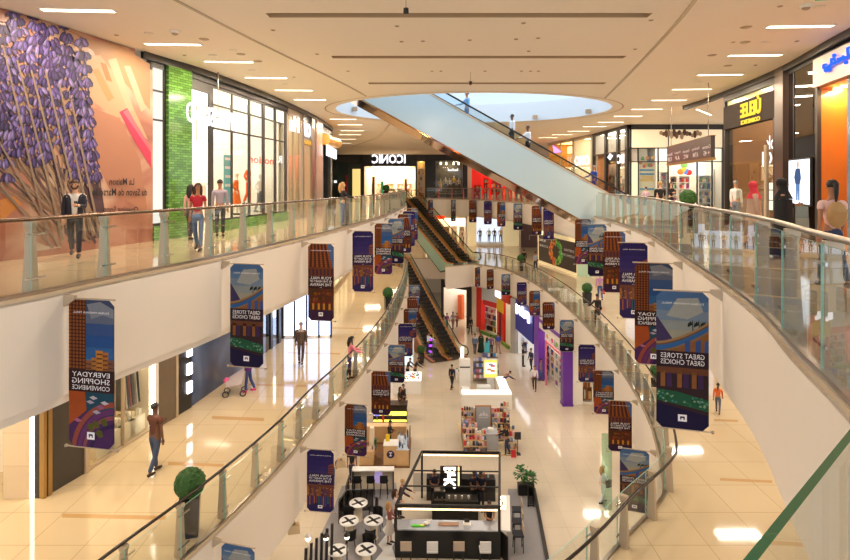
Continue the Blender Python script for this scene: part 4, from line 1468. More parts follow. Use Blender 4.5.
mb.ribbon(hq, 0.0, H2 - .45, .12, blur_warm)
q2 = sub(WL, hs0, hs1 - .7, .5)
mb.ribbon(q2, H2 - .45, H2 - .01, .12, blur_warm)
hb = MB.build(mb, 'panel', root)
def hp(u, v, lay):
    p, s = on(face, u)
    n = Vector((p.y - 0, 0))
    i = along(face, s)[1]
    out = Vector((i.y, -i.x)) * (.002 + .0016 * lay)
    q = p + out
    return Vector((q.x - o3.x, q.y - o3.y, CZ - (v - V0) * p.y / F - U2))
def hink(c, n=.05): return ink(tuple(int(x * .80) for x in c), n)
class Pic:
    def __init__(self): self.mb = MB()
    def poly(self, pts, m, lay):
        vs = [hp(u, v, lay) for u, v in pts]
        ok = all(.01 < p.z < H2 - .02 for p in vs)
        if not ok:
            vs = [Vector((p.x, p.y, min(max(p.z, .01), H2 - .02))) for p in vs]
        self.mb.add(vs, [tuple(range(len(vs)))[::-1]], m)
    def stroke(self, a, b, w0, w1, m, lay, n=3):
        dx, dy = b[0] - a[0], b[1] - a[1]; L = math.hypot(dx, dy); nx, ny = -dy / L, dx / L
        for k in range(n):
            f, g = k / n, (k + 1) / n
            p = (a[0] + dx * f, a[1] + dy * f); q = (a[0] + dx * g, a[1] + dy * g)
            wa, wb = w0 + (w1 - w0) * f, w0 + (w1 - w0) * g
            self.poly([(p[0] + nx * wa, p[1] + ny * wa), (q[0] + nx * wb, q[1] + ny * wb), (q[0] - nx * wb, q[1] - ny * wb), (p[0] - nx * wa, p[1] - ny * wa)], m, lay)
pic = Pic()
R2 = random.Random(11)
# soft blurred shapes of the backdrop
for pts, c, l in (([(20, 22), (75, 34), (120, 78), (150, 110), (150, 64), (120, 45), (60, 20)], (200, 150, 108), 0),
                  ([(70, 60), (100, 55), (125, 90), (148, 140), (120, 120), (90, 100)], (220, 180, 142), 1),
                  ([(85, 105), (120, 118), (140, 160), (148, 215), (110, 190), (90, 150)], (206, 142, 112), 1),
                  ([(108, 60), (116, 58), (134, 110), (128, 112)], (224, 190, 156), 2), ([(124, 66), (130, 66), (146, 108), (141, 112)], (226, 194, 160), 2),
                  ([(92, 70), (98, 68), (114, 98), (108, 102)], (216, 160, 104), 2), ([(100, 62), (106, 64), (112, 82), (106, 80)], (196, 132, 78), 2),
                  ([(0, 195), (40, 200), (60, 250), (0, 262)], (196, 116, 88), 1), ([(0, 200), (14, 196), (22, 204), (0, 222)], (232, 150, 70), 2),
                  ([(34, 252), (32, 240), (46, 246), (62, 247)], (240, 214, 190), 2)):
    pic.poly(pts, hink(c, .02), l)
pic.poly([(119, 112), (127, 108), (151, 150), (151, 168), (135, 142)], hink((232, 64, 104)), 3)
pic.poly([(123, 112), (127, 109), (151, 148), (151, 153)], hink((246, 120, 140)), 4)
# stems fan down to the tied end of the bundle
stem_c = [(150, 116, 92), (112, 84, 82), (178, 146, 116), (92, 66, 76), (196, 164, 132)]
pic.poly([(0, 150), (60, 130), (96, 150), (108, 235), (70, 245), (40, 205)], hink((92, 62, 72)), 2)
for k in range(44):
    u, v = R2.uniform(-30, 92), R2.uniform(60, 160)
    e = (R2.uniform(60, 108), R2.uniform(232, 246) - 2)
    if u < 0: v = R2.uniform(130, 190)
    pic.stroke((u, v), e, R2.uniform(.5, 1.1), R2.uniform(.6, 1.4), hink(R2.choice(stem_c)), 3 + k % 3, 4)
for a, b in (((8, 50), (55, 145)), ((42, 40), (52, 80)), ((82, 80), (83, 150)), ((0, 60), (30, 150)), ((0, 190), (60, 245)), ((12, 150), (80, 245))):
    pic.stroke(a, b, 1.3, 1.1, hink((168, 138, 112)), 9, 4)
# flower heads: whorls of plump buds over dark gaps
bud = [(96, 74, 146), (116, 96, 172), (76, 56, 122), (132, 112, 186), (66, 46, 104), (150, 132, 196), (104, 76, 138)]
pic.poly([(-40, 12), (20, 26), (66, 44), (86, 62), (92, 120), (98, 170), (60, 178), (36, 150), (0, 160), (-40, 150)], hink((62, 42, 84)), 2)
for pts, c in (([(28, 60), (36, 58), (44, 118), (36, 124)], (150, 112, 110)), ([(60, 84), (68, 82), (74, 150), (66, 150)], (196, 150, 120)), ([(6, 84), (12, 82), (24, 140), (16, 142)], (128, 96, 104)), ([(74, 78), (86, 76), (88, 104), (80, 112)], (226, 178, 130))):
    pic.poly(pts, hink(c), 8)
def flower(cx, cy, a, l, h, lay, r):
    c, s = math.cos(a), math.sin(a)
    base = r.choice(bud)
    lt = tuple(min(255, int(x * 1.22 + 8)) for x in base); dkr = tuple(int(x * .62) for x in base)
    T = lambda pts: [(cx + x * c - y * s, cy + x * s + y * c) for x, y in pts]
    pic.poly(T([(-l * .55, 0), (-l * .25, h), (l * .3, h), (l * .55, h * .3), (l * .55, -h * .3), (l * .3, -h), (-l * .25, -h)]), hink(dkr), lay)
    pic.poly(T([(-l * .5, 0), (-l * .22, h * .8), (l * .3, h * .75), (l * .5, h * .2), (l * .3, -h * .35), (-l * .2, -h * .45)]), hink(base), lay + 1)
    pic.poly(T([(-l * .35, h * .1), (-l * .1, h * .6), (l * .28, h * .55), (l * .1, h * .12)]), hink(lt), lay + 2)
    if r.random() < .3: pic.poly(T([(l * .4, -h * .3), (l * .75, -h * .5), (l * .7, h * .1), (l * .45, h * .3)]), hink((200, 150, 128)), lay + 2)
def head(u, v, L, w, ang=1.45, seed=0):
    r = random.Random(seed)
    n = max(3, int(L / 8.5))
    pic.stroke((u, v), (u + math.cos(ang) * L * 1.3, v + math.sin(ang) * L * 1.3), .8, .8, hink((150, 122, 104)), 9, 3)
    for k in range(n):
        f = k / max(1, n - 1)
        cx, cy = u + math.cos(ang) * L * f, v + math.sin(ang) * L * f
        ww = w * (.45 + .6 * math.sin(PI * min(1, f * .75 + .18)))
        for j in (-1, 1, -.45, .45, 0):
            flower(cx + j * ww + r.uniform(-.8, .8), cy + abs(j) * -2 + r.uniform(-1.2, 1.2), PI / 2 - j * .55 + r.uniform(-.2, .2), r.uniform(8, 11), r.uniform(2.1, 3.0), 10 + 3 * r.randrange(4), r)
for i, (u, v, L, w) in enumerate([(3, 30, 44, 8), (19, 34, 50, 7), (33, 40, 56, 8), (47, 32, 66, 8), (59, 50, 58, 7), (70, 66, 60, 6), (-10, 44, 76, 8), (9, 70, 72, 9), (-4, 98, 60, 9),
                                  (37, 92, 66, 8), (24, 120, 44, 8), (52, 104, 60, 7), (80, 44, 40, 5), (82, 112, 46, 4), (86, 146, 34, 3), (68, 120, 58, 6), (0, 150, 30, 8), (-20, 24, 60, 9), (64, 26, 26, 4), (34, 16, 24, 6), (74, 136, 46, 5), (14, 14, 20, 6)]):
    head(u, v, L, w, 1.45 - .10 * (i % 3), i)
for a_, b_ in (((2, 46), (46, 236)), ((16, 60), (62, 240)), ((30, 70), (74, 238)), ((44, 70), (84, 238)), ((58, 84), (92, 236)), ((70, 100), (98, 232)), ((-20, 110), (58, 246)), ((-30, 150), (52, 248))):
    pic.stroke(a_, b_, .9, 1.2, hink((166, 140, 122)), 22, 5)
dk = hink((34, 26, 34))
def hword(s, u0, u1, v0, v1, lay=24):
    a, b, c = hp(u0, v1, lay), hp(u1, v1, lay), hp(u0, v0, lay)
    ex = b - a; w = ex.length; ex.normalize(); ey = Vector((0, 0, 1)); h = c.z - a.z
    ctr = (a + b) / 2 + ey * (h / 2); ctr.z = (hp((u0 + u1) / 2, v1, lay).z + hp((u0 + u1) / 2, v0, lay).z) / 2
    n = ex.cross(ey)
    letters(pic.mb, s, w, h, dk, ctr, ex, ey, bold=.012)
hword('La Maison', 108, 133, 178, 185); hword('du Savon de Marseille', 91, 146, 188, 196); hword('Opening Soon', 102, 137, 206, 215)
pic.mb.build('print', root)

# ---------------------------------------------------------------- white lightbox bay and green tile pier
fr = Front('shop_window', WL, 151, 165.5, U2, 'white lit window bay between the hoarding and the green tiled pier', 'shop window')
lb = glow('lightbox_white', (250, 244, 232), 1.0)
mb = MB(); mb.box2((0.02, .03, .5), (fr.w - .03, .12, H2 - .3), lb); fr.part(mb, 'light_panel')
bars(fr, [(-.02, .05, .45, H2 - .1), (fr.w - .09, fr.w, .4, H2 - .1), (0, fr.w, H2 - .35, H2 - .02), (0, fr.w, fr.zz(158, 92), fr.zz(158, 92) + .05), (0, fr.w, fr.zz(158, 121), fr.zz(158, 121) + .05), (0, fr.w, .42, .5)], dark_m, d=.16, y=-.02)
tile_g = tile_mat('green_glazed_brick', (98, 146, 64), (62, 96, 40), 1, .12, .35, bw=.24, bh=.075, mortar=.008, offset=.5, rot=(PI / 2, 0, 0))
mb = MB(); mb.box2((0, -.10, 0), (fr.w, .12, .42), tile_g); fr.part(mb, 'plinth')
fr = Front('tiled_pier', WL, 165.5, 189, U2, 'green glazed brick pier beside the fashion shop entrance', 'pier')
mb = MB(); mb.box2((0, -.12, 0), (fr.w, .3, H2 - .02), tile_g); fr.part(mb, 'tiling')

# ---------------------------------------------------------------- fashion shop with halo letters
fr = Front('fashion_shop', WL, 189.5, 287, U2, 'bright fashion shop with white glowing letters and dark gridded glass front', 'shopfront')
W = fr.w
X = fr.x
room(fr, .15, W - .1, 5.0, H2 - .02, shop_white, white_light, y0=.35)
tops = H2 - .36
vm = [(209, 213.5), (231.5, 233), (248.6, 250.6), (262.5, 265), (274.5, 276.5), (285, 287)]
items = [(X(a), X(b), .0 if i != 0 else 0, tops) for i, (a, b) in enumerate(vm)]
z2, z3 = fr.zz(240, 112.5), fr.zz(240, 134)
items += [(X(209), W, tops - .08, tops), (X(211), W, z2, z2 + .06), (X(211), W, z3, z3 + .06), (X(213), W, .36, .42), (0, X(211), tops - .35, tops)]
bars(fr, items, dark_m, d=.05)
mb = MB(); mb.box2((0, -.06, tops), (W, .3, H2 - .01), dark_m); fr.part(mb, 'fascia')
mb = MB(); mb.box2((X(213), -.08, 0), (W, .2, .36), tile_g); fr.part(mb, 'plinth')
frost = mat('frosted_panel', (226, 236, 222), .35, emit=.35, ecol=(240, 240, 220))
edges = [213.5, 231.5, 233, 248.6, 250.6, 262.5, 265, 274.5, 276.5, 285]
for i in range(0, 10, 2):
    a, b = X(edges[i]), X(edges[i + 1])
    pane(fr, a, b, z2 + .06, tops - .08, .06, frost, 'frosted_pane')
    pane(fr, a, b, z3 + .06, z2, .06)
    pane(fr, a, b, .42, z3, .06)
mb = MB()
zc = fr.zz(211, 118)
letters(mb, 'RIVER ISLAND', X(237, -.4) - X(187, -.4), .62, sign_white, ((X(187, -.4) + X(237, -.4)) / 2, -.40, zc - .05), (1, 0, 0), (0, 0, 1), depth=.03, bold=.004)
fr.part(mb, 'sign_letters')
mb = MB(); mb.tube([(X(218, -.4), -.4, zc + .2), (X(218, -.4), -.4, H2)], .02, steel, 6)
mb.tube([(X(187, -.4), -.36, zc - .02), (X(238, -.4), -.36, zc - .02)], .025, steel, 6)
fr.part(mb, 'sign_hanger')
mb = MB()
letters(mb, 'motion', X(276, .1) - X(248, .1), .3, sign_red, ((X(248, .1) + X(276, .1)) / 2, .09, fr.zz(262, 160)), (1, 0, 0), (0, 0, 1), bold=.02)
letters(mb, 'R.', X(282, .1) - X(276.5, .1), .34, sign_white, ((X(276.5, .1) + X(282, .1)) / 2, .09, fr.zz(279, 159)), (1, 0, 0), (0, 0, 1), bold=.02)
fr.part(mb, 'window_sign')
mb = MB(); mb.box2((X(224, 1.0), 1.0, fr.zz(228, 205)), (X(233, 1.0), 1.03, fr.zz(228, 152)), ink((96, 190, 206)))
for k in range(4): mb.box2((X(225, 1.0), .99, 2.6 - k * .35), (X(231, 1.0), 1.0, 2.7 - k * .35), white_ink)
fr.part(mb, 'hanging_poster', 'pale blue poster')
FASH = fr
mb = MB()
for k in range(9): mb.box((X(192, 3), 2.5 + k * .1, 1.2), (.35, .05, .8), ink([(226, 210, 190), (200, 170, 150), (240, 230, 220), (90, 70, 70)][k % 4]))
mb.tube([(X(192, 3), 2.2, 1.65), (X(192, 3), 3.5, 1.65)], .02, steel)
fr.part(mb, 'clothes_rail')
for u in (196.5, 201, 206): 
    mb = MB(); mb.ball((X(u, 2.0), 2.0, fr.zz(u, 143, 2.0)), .09, sign_white, 8, 6); mb.tube([(X(u, 2), 2.0, fr.zz(u, 143, 2.0)), (X(u, 2), 2, H2 - .1)], .015, dark_m, 6)
    fr.part(mb, 'spotlight')

# ---------------------------------------------------------------- following shops round the left curve
fr = Front('corner_shop', WL, 287.5, 303, U2, 'bronze framed shop with white lit lettering after the fashion shop', 'shopfront')
room(fr, 0, fr.w, 4, H2 - .02, shop_cream, warm_light, y0=.15)
bars(fr, [(0, fr.x(289), 0, H2 - .1), (fr.x(300.5), fr.w, 0, H2 - .1), (0, fr.w, H2 - .5, H2 - .05), (0, fr.w, 0, .12), (fr.x(294.5), fr.x(295.2), 0, H2 - .4)], bronze, d=.14)
pane(fr, fr.x(289), fr.x(300.5), .12, H2 - .5)
mb = MB(); letters(mb, 'Ha', fr.x(298.5) - fr.x(289.5), .75, sign_white, ((fr.x(298.5) + fr.x(289.5)) / 2, -.05, fr.zz(294, 124)), (1, 0, 0), (0, 0, 1), depth=.05, bold=.02); fr.part(mb, 'sign_letters')
mb = MB()
for k in range(14): mb.box((fr.x(292 + (k % 5) * 1.7, .8), .8 + .1 * (k % 3), .3 + .36 * (k // 5 + k % 2)), (.5, .3, .34), ink([(226, 70, 40), (200, 60, 40), (240, 190, 40), (90, 150, 90)][k % 4]))
fr.part(mb, 'window_display', 'red and yellow display')
fr = Front('corner_shop', WL, 303.2, 314.5, U2, 'shop with a yellow strip and cream patterned screen on the left curve', 'shopfront')
screen = tile_mat('cream_lattice', (224, 196, 146), (170, 130, 84), .12, .4, .1, bw=.16, bh=.16, mortar=.03, rot=(PI / 2, 0, .6))
mb = MB(); mb.box2((0, .06, 0), (fr.x(311.5), .3, fr.zz(306, 144)), screen); fr.part(mb, 'lattice_screen')
mb = MB(); mb.box2((0, .0, fr.zz(306, 144)), (fr.x(311.5), .2, fr.zz(306, 139.5)), ink((246, 190, 20))); fr.part(mb, 'yellow_strip')
mb = MB(); mb.box2((0, .1, fr.zz(306, 139.5)), (fr.x(311.5), .3, H2 - .02), mat('grey_panel', (150, 140, 136), .4)); fr.part(mb, 'upper_panel')
bars(fr, [(fr.x(311.5), fr.w, 0, H2 - .02), (-.05, .06, 0, H2 - .02)], steel, d=.25, y=-.05)
mb = MB(); letters(mb, 'CLO', fr.x(311.4) - fr.x(303.5), .72, sign_white, ((fr.x(303.5) + fr.x(311.4)) / 2, .04, fr.zz(307, 129.5)), (1, 0, 0), (0, 0, 1), depth=.05, bold=.02); fr.part(mb, 'sign_letters')
fr = Front('wall_pier', WL, 314.8, 321, U2, 'pinkish metal clad pier on the left curve of the upper gallery', 'pier')
mb = MB(); mb.box2((0, -.1, 0), (fr.w, .4, H2 - .02), mat('pink_metal', (196, 164, 146), .25, .4)); fr.part(mb, 'cladding')
fr = Front('corner_shop', WL, 321.2, 331.5, U2, 'dark shop with hanging blade signs at the far left curve', 'shopfront')
mb = MB(); mb.box2((0, .6, 0), (fr.w, .8, H2 - .02), mat('dark_slats', (58, 46, 40), .4)); fr.part(mb, 'back_panel')
bars(fr, [(0, .25, 0, H2 - .02), (fr.w - .4, fr.w, 0, H2 - .02), (0, fr.w, H2 - 1.0, H2 - .02)], black_m, d=.5)
mb = MB(); mb.box2((.3, -.35, fr.zz(326, 157)), (fr.w, -.25, fr.zz(326, 147)), sign_white); fr.part(mb, 'blade_sign')
mb = MB(); mb.tube([(.2, -.2, fr.zz(326, 142)), (fr.w * .8, -.5, fr.zz(326, 141))], .32, mat('gold_drum', (226, 170, 90), .3, .3), 14); fr.part(mb, 'drum_lamp')
# ceiling edge trim running over the left shops
mb = MB()
e = sub(WL, on(WL, 140)[1], on(WL, 331)[1], .5)
a, b = offset(e, -.02), offset(e, -.13)
z = lambda q, h: [Vector((p[0], p[1], h)) for p in q]
mb.strip(z(a, CEIL - .20), z(b, CEIL - .20), dark_m); mb.strip(z(b, CEIL - .20), z(b, CEIL - .001), dark_m); mb.strip(z(a, CEIL - .001), z(a, CEIL - .20), dark_m)
struct(mb.build('trim_8'))
wl2 = sub(WL, on(WL, 331)[1], length(WL), .8)
wall('wall_left_upper', offset(wl2, .12), U2, CEIL, darkpanel)
wall('wall_left_near', [Vector((-16, -.5)), Vector((-13.1, 1)), Vector((-12.3, 3))], U2, CEIL, plaster)
# ================================================================ far end of the upper floor
YF = 72.0
def far(name, u0, u1, y, z, label, cat='shopfront'):
    return Front(name, None, u0, u1, z, label, cat, ends=(PY(u0, 0, y).xy, PY(u1, 0, y).xy))
fr = far('dark_shop', 331, 362, YF, U2, 'dark green glazed shop left of the shop with round white letters')
room(fr, 0, fr.w, 3, H2 - .02, mat('dark_green', (26, 44, 36), .4), None, panel=False)
bars(fr, [(0, .15, 0, H2), (fr.w - .2, fr.w, 0, H2), (0, fr.w, H2 - .9, H2 - .02), (fr.w * .55, fr.w * .58, 0, H2)], dark_m)
pane(fr, .15, fr.w - .2, 0, H2 - .9)
mb = MB(); mb.box2((fr.x(351), 1.4, 0), (fr.x(361), 1.6, 3.6), glow('amber_case', (255, 214, 130), 1.2))
mb.box2((fr.x(344.5), 1.3, .4), (fr.x(346), 1.5, 2.8), ink((220, 40, 30))); mb.box2((fr.x(333), .9, 1.8), (fr.x(335.5), 1.0, 2.1), sign_white)
fr.part(mb, 'display_case')
fr = far('gift_shop', 362, 417, YF, U2, 'wide warm lit shop under a black band with round white letters')
room(fr, fr.x(364), fr.x(416), 6, H2 - 1.4, shop_cream, warm_light)
mb = MB(); mb.box2((0, -.1, H2 - 1.5), (fr.w, .4, H2 - .02), black_m); fr.part(mb, 'sign_band')
mb = MB(); letters(mb, 'ICONIC', fr.x(405.5) - fr.x(372), 1.15, sign_white, ((fr.x(405.5) + fr.x(372)) / 2, -.2, fr.zz(390, 159)), (1, 0, 0), (0, 0, 1), depth=.06, bold=.025); fr.part(mb, 'sign_letters')
bars(fr, [(0, fr.x(364), 0, H2 - 1.4), (fr.x(415.5), fr.w, 0, H2 - 1.4)], dark_m, d=.4)
for i, (a, b) in enumerate(((366, 374), (376, 384), (386, 394), (397, 404), (406, 414))):
    goods(fr, fr.x(a, 4), fr.x(b, 4), 4.0, 0, 1.7, 3, 7, ['far left', 'left of centre', 'in the centre', 'right of centre', 'far right'][i] + ' inside the shop with round white letters', seed=20 + i, bright=True)
for k, (u, c) in enumerate(((380, (30, 150, 120)), (404, (120, 60, 40)), (371, (60, 50, 50)))):
    mb = MB(); mb.box2((fr.x(u), 1.5, 0), (fr.x(u + 2.6), 1.9, 2.0 + .3 * k), ink(c)); fr.part(mb, 'display_stand')
fr = far('glass_display', 417, 425, YF, U2, 'narrow lit display bay between two black shopfronts', 'shop window')
room(fr, 0, fr.w, 1.5, H2 - .8, shop_cream, amber_light)
mb = MB(); mb.box2((0, 0, H2 - .85), (fr.w, .3, H2 - .02), dark_m); fr.part(mb, 'header')
goods(fr, .1, fr.w - .1, 1.0, 0, 3.6, 5, 3, 'in the narrow bay between the black shopfronts', seed=33, bright=True)
fr = far('black_shop', 425, 467.5, YF, U2, 'black shopfront with a lit window of dressed mannequins')
x0, x1 = fr.x(435.5), fr.x(463)
mb = MB()
zt, zb = fr.zz(450, 160.5), fr.zz(450, 194)
mb.box2((0, 0, 0), (x0, .3, H2 - .02), black_m); mb.box2((x1, 0, 0), (fr.w, .3, H2 - .02), black_m); mb.box2((x0, 0, zt), (x1, .3, H2 - .02), black_m); mb.box2((x0, 0, 0), (x1, .3, zb), black_m)
fr.part(mb, 'black_surround')
mb = MB(); mb.box2((x0, 2.2, 0), (x1, 2.3, H2 - 1), mat('window_back', (92, 78, 60), .6)); mb.box2((x0, .3, zt), (x1, 2.2, zt + .05), dark_m); mb.box2((x0, .3, zb - .05), (x1, 2.2, zb), shop_cream); fr.part(mb, 'window_box')
mb = MB()
for u in (441, 446.5, 454, 459):
    mb.box((fr.x(u), .8, zt - .35), (.18, .18, .3), glow('spot_glow', (255, 236, 190), 9))
mb.box2((x0, 0.8, zt - .2), (x1, .84, zt - .15), steel)
fr.part(mb, 'spotlight_track')
mb = MB(); [mb.box2((fr.x(448) + .15 * k, .24, fr.zz(453, 171)), (fr.x(448) + .15 * k + .09, .25, fr.zz(453, 171) + (.34 if k % 4 == 0 else .22)), sign_white) for k in range(9)]; fr.part(mb, 'window_sign')
pane(fr, x0, x1, zb, zt, .2)
BLK = fr
BLKL = fr.world((x0 + x1) / 2, .9, zt - .25)
fr = far('pale_pier', 467.5, 471.5, YF, U2, 'pale narrow pier between the black shop and the red shop', 'pier')
mb = MB(); mb.box2((0, -.1, 0), (fr.w, .4, H2 - .02), mat('pier_beige', (216, 190, 164), .4)); fr.part(mb, 'cladding')
fr = far('red_shop', 471.5, 532, YF, U2, 'red walled shop full of bright goods under the pale escalator')
red_w = mat('shop_red', (224, 30, 20), .4)
room(fr, 0, fr.w, 5, H2 - .02, red_w, white_light)
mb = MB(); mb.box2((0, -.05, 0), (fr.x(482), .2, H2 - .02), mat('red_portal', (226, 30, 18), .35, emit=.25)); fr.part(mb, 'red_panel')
mb = MB(); mb.box2((fr.x(482.5), 0, fr.zz(490, 177)), (fr.w, .3, H2 - .02), mat('red_portal', (226, 30, 18))); fr.part(mb, 'red_header')
for i, (a, b, s) in enumerate(((474, 481, 4), (483, 489, 5), (491, 503, 6), (505, 513, 7), (515, 530, 8))):
    goods(fr, fr.x(a, -.3) if i == 0 else fr.x(a, 1.5), fr.x(b, -.3) if i == 0 else fr.x(b, 1.5), -.5 if i == 0 else 1.2, 0, 1.5 if i == 0 else 2.4, 4, 6, ['by the red wall', 'second from the red wall', 'with blue packs in the red shop', 'fourth along in the red shop', 'right end of the red shop'][i], seed=40 + i, board=red_w)
mb = MB(); mb.box2((fr.x(509), -.2, 0), (fr.x(512), .1, 3.2), ink((230, 40, 24))); fr.part(mb, 'red_column')
# closing walls of the upper floor behind everything
struct(MB().box2((-24, YF + 6.4, U2), (26, YF + 6.6, CEIL), plaster).build('wall_back_upper'))
struct(MB().box2((12.2, YF + 5.2, U2), (26, YF + 5.4, CEIL), plaster).build('wall_back_right'))

# ---------------------------------------------------------------- right far gallery wall
WC = [Vector((11.0, 54.0)), Vector((11.3, 51.5)), Vector((12.55, 43.0)), Vector((12.7, 40.6)), Vector((12.75, 35.6))]
fr = Front('amber_shop', WC, 548, 573, U2, 'amber glowing glazed shop behind the pale escalator', 'shopfront')
room(fr, 0, fr.w, 4, H2 - .02, shop_amber, amber_light)
bars(fr, [(0, .15, 0, H2), (fr.w - .2, fr.w, 0, H2), (0, fr.w, H2 - .25, H2), (fr.w * .5, fr.w * .53, 0, H2)], bronze)
pane(fr, .15, fr.w - .2, 0, H2 - .25)
mb = MB(); mb.box2((fr.x(563), .4, fr.zz(568, 153)), (fr.x(573), .5, fr.zz(568, 146)), glow('amber_sign', (255, 226, 150), 2.5)); 
mb.add([(fr.x(553), -.05, fr.zz(553, 145)), (fr.x(562), -.05, fr.zz(562, 152)), (fr.x(554.5), -.05, fr.zz(554.5, 153))], [(0, 1, 2)], glow('violet_sign', (216, 150, 255), 1.6)); fr.part(mb, 'lit_sign')
fr = Front('glazed_shop', WC, 573.5, 592, U2, 'cream shop with pale outlined letters on its glass', 'shopfront')
room(fr, 0, fr.w, 4, H2 - .02, shop_cream, warm_light)
bars(fr, [(0, .1, 0, H2), (fr.w - .3, fr.w, 0, H2), (0, fr.w, H2 - .25, H2)], bronze)
pane(fr, .1, fr.w - .3, 0, H2 - .25)
mb = MB(); letters(mb, 'OMO', fr.x(589) - fr.x(575), .75, sign_white, ((fr.x(589) + fr.x(575)) / 2, -.04, fr.zz(582, 160.5)), (1, 0, 0), (0, 0, 1), depth=.04); fr.part(mb, 'sign_letters')
fr = Front('bright_shop', WC, 592.5, 627, U2, 'shop of tall dark framed windows with a white bird shaped emblem', 'shopfront')
room(fr, 0, fr.w, 1.3, H2 - .02, shop_white, white_light)
xs = [fr.x(u) for u in (593, 604.5, 605.5, 616.5, 618, 625)]
zh = fr.zz(610, 152.5)
bars(fr, [(0, .12, 0, H2), (fr.x(604), fr.x(605.5), 0, H2), (fr.x(616), fr.x(617.6), 0, H2), (fr.x(624.6), fr.w, 0, H2), (0, fr.w, H2 - .2, H2), (0, fr.w, zh - .06, zh)], dark_m, d=.2)
for a, b in ((593.4, 604), (605.5, 616), (617.6, 624.6)): pane(fr, fr.x(a), fr.x(b), 0, H2 - .2)
mb = MB(); mb.box2((fr.x(605.5), .2, fr.zz(610, 164)), (fr.x(616), .3, zh), ink((70, 50, 44))); fr.part(mb, 'sign_board')
mb = MB(); mb.box2((fr.x(593.5), .3, 0), (fr.x(604), .36, zh), mat('orange_panel', (224, 150, 100), .5)); fr.part(mb, 'side_panel')
mb = MB()
cx, cz = fr.x(609), fr.zz(609, 157)
mb.slab([(cx - .55, cz), (cx - .2, cz + .12), (cx, cz + .3), (cx + .25, cz + .12), (cx + .55, cz + .08), (cx + .3, cz - .05), (cx, cz - .22), (cx - .25, cz - .08)], .05, .1, sign_white)
letters(mb, 'BC', fr.x(624) - fr.x(617.5), .6, sign_white, ((fr.x(624) + fr.x(617.5)) / 2, -.03, fr.zz(620, 159)), (1, 0, 0), (0, 0, 1), depth=.04, bold=.02)
fr.part(mb, 'emblem')
for i, (a, b) in enumerate(((606, 615), (618, 624))):
    goods(fr, fr.x(a, .7), fr.x(b, .7), .7, 0, 2.3, 4, 5, ['behind the emblem shop door', 'in the right window of the emblem shop'][i], seed=60 + i)
# beauty shop facing us in the recess
YB = 35.6
fr = far('beauty_shop', 630, 724, YB, U2, 'cream panelled glass shop full of bright shelves behind the hanging directory')
room(fr, 1.6, fr.w, 5, H2 - .02, shop_white, white_light, taper=0)
zA, zB_, zC = fr.zz(650, 126.5), fr.zz(650, 148), fr.zz(650, 161.5)
cream_p = mat('cream_glass_panel', (246, 232, 200), .25, emit=.35, ecol=(255, 236, 196))
mb = MB(); mb.box2((0, .02, zB_), (fr.w, .08, H2 - .3), cream_p); fr.part(mb, 'upper_panels')
mb = MB()
rr = random.Random(4)
for k in range(16):
    u = 661 + k * 2.6
    mb.ball((fr.x(u), -.02, fr.zz(u, 134 + rr.uniform(-2, 2))), (.12, .03, rr.uniform(.12, .26)), ink(rr.choice([(120, 90, 70), (176, 150, 120), (90, 66, 54)])), 8, 6)
fr.part(mb, 'printed_frieze')
bars(fr, [(0, fr.w, H2 - .32, H2), (0, fr.w, zB_ - .04, zB_ + .03), (0, fr.w, zC - .04, zC + .02), (0, .1, 0, H2), (fr.x(638), fr.x(639), 0, zB_), (fr.x(658), fr.x(659), 0, zB_), (fr.x(668), fr.x(669), 0, H2), (fr.x(697), fr.x(698), 0, zB_), (fr.x(712), fr.x(713), 0, zB_), (fr.w - .1, fr.w, 0, H2)], dark_m, d=.12)
mb = MB(); mb.box2((0, .05, 0), (fr.x(638), .1, zC), cream_p); fr.part(mb, 'cream_panel')
pane(fr, fr.x(638), fr.x(668), 0, zB_); pane(fr, fr.x(698), fr.w, 0, zB_)
mb = MB(); mb.box2((fr.x(640), .2, .3), (fr.x(657), .26, zC - .05), ink((236, 228, 196)))
for z_, c, a in ((2.55, (60, 150, 206), .0), (2.3, (60, 150, 206), .06), (1.35, (60, 150, 206), .05), (1.9, (236, 200, 90), .1)):
    mb.box2((fr.x(641), .18, z_ - .07), (fr.x(656), .2, z_ + .03), ink(c))
for k in range(8): mb.ball((fr.x(642 + k * 1.7), .19, 3.0 + .3 * math.sin(k * 2)), (.12, .02, .12), ink([(240, 150, 60), (110, 170, 80), (240, 90, 80), (250, 200, 90)][k % 4]), 8, 5)
letters(mb, 'yummy', fr.x(654) - fr.x(643), .35, ink((236, 190, 70)), (fr.x(648.5), .17, 2.0), (1, 0, 0), (0, 0, 1), bold=.02)
fr.part(mb, 'window_poster', 'yellow and blue painted poster')
mb = MB(); mb.box2((fr.x(670), 3.6, 2.1), (fr.x(696), 3.7, 3.2), ink((244, 226, 206)))
for u, z_, c in ((681, 2.5, (236, 120, 50)), (684, 2.6, (240, 190, 60)), (687, 2.5, (60, 120, 220)), (689, 2.45, (220, 40, 40)), (684.5, 2.95, (130, 190, 100))): mb.ball((fr.x(u, 3.5), 3.55, z_), (.25, .03, .2), ink(c), 8, 6)
fr.part(mb, 'wall_graphic')
for i, (a, b, y, h) in enumerate(((661, 667, .5, 2.4), (670, 677, 3.2, 2.2), (679, 690, 3.2, 2.2), (699, 711, 1.0, 2.2), (714, 722, 1.0, 2.6))):
    goods(fr, fr.x(a, y), fr.x(b, y), y, 0, h, 5, 6, ['beside the poster of the beauty shop', 'left at the back of the beauty shop', 'middle at the back of the beauty shop', 'in the right window of the beauty shop', 'at the right end of the beauty shop'][i], seed=70 + i)
mb = MB(); mb.box2((fr.x(699.5), .6, 2.2), (fr.x(710), .65, 3.1), glow('screen_white', (240, 246, 255), 1.6)); fr.part(mb, 'lit_screen')
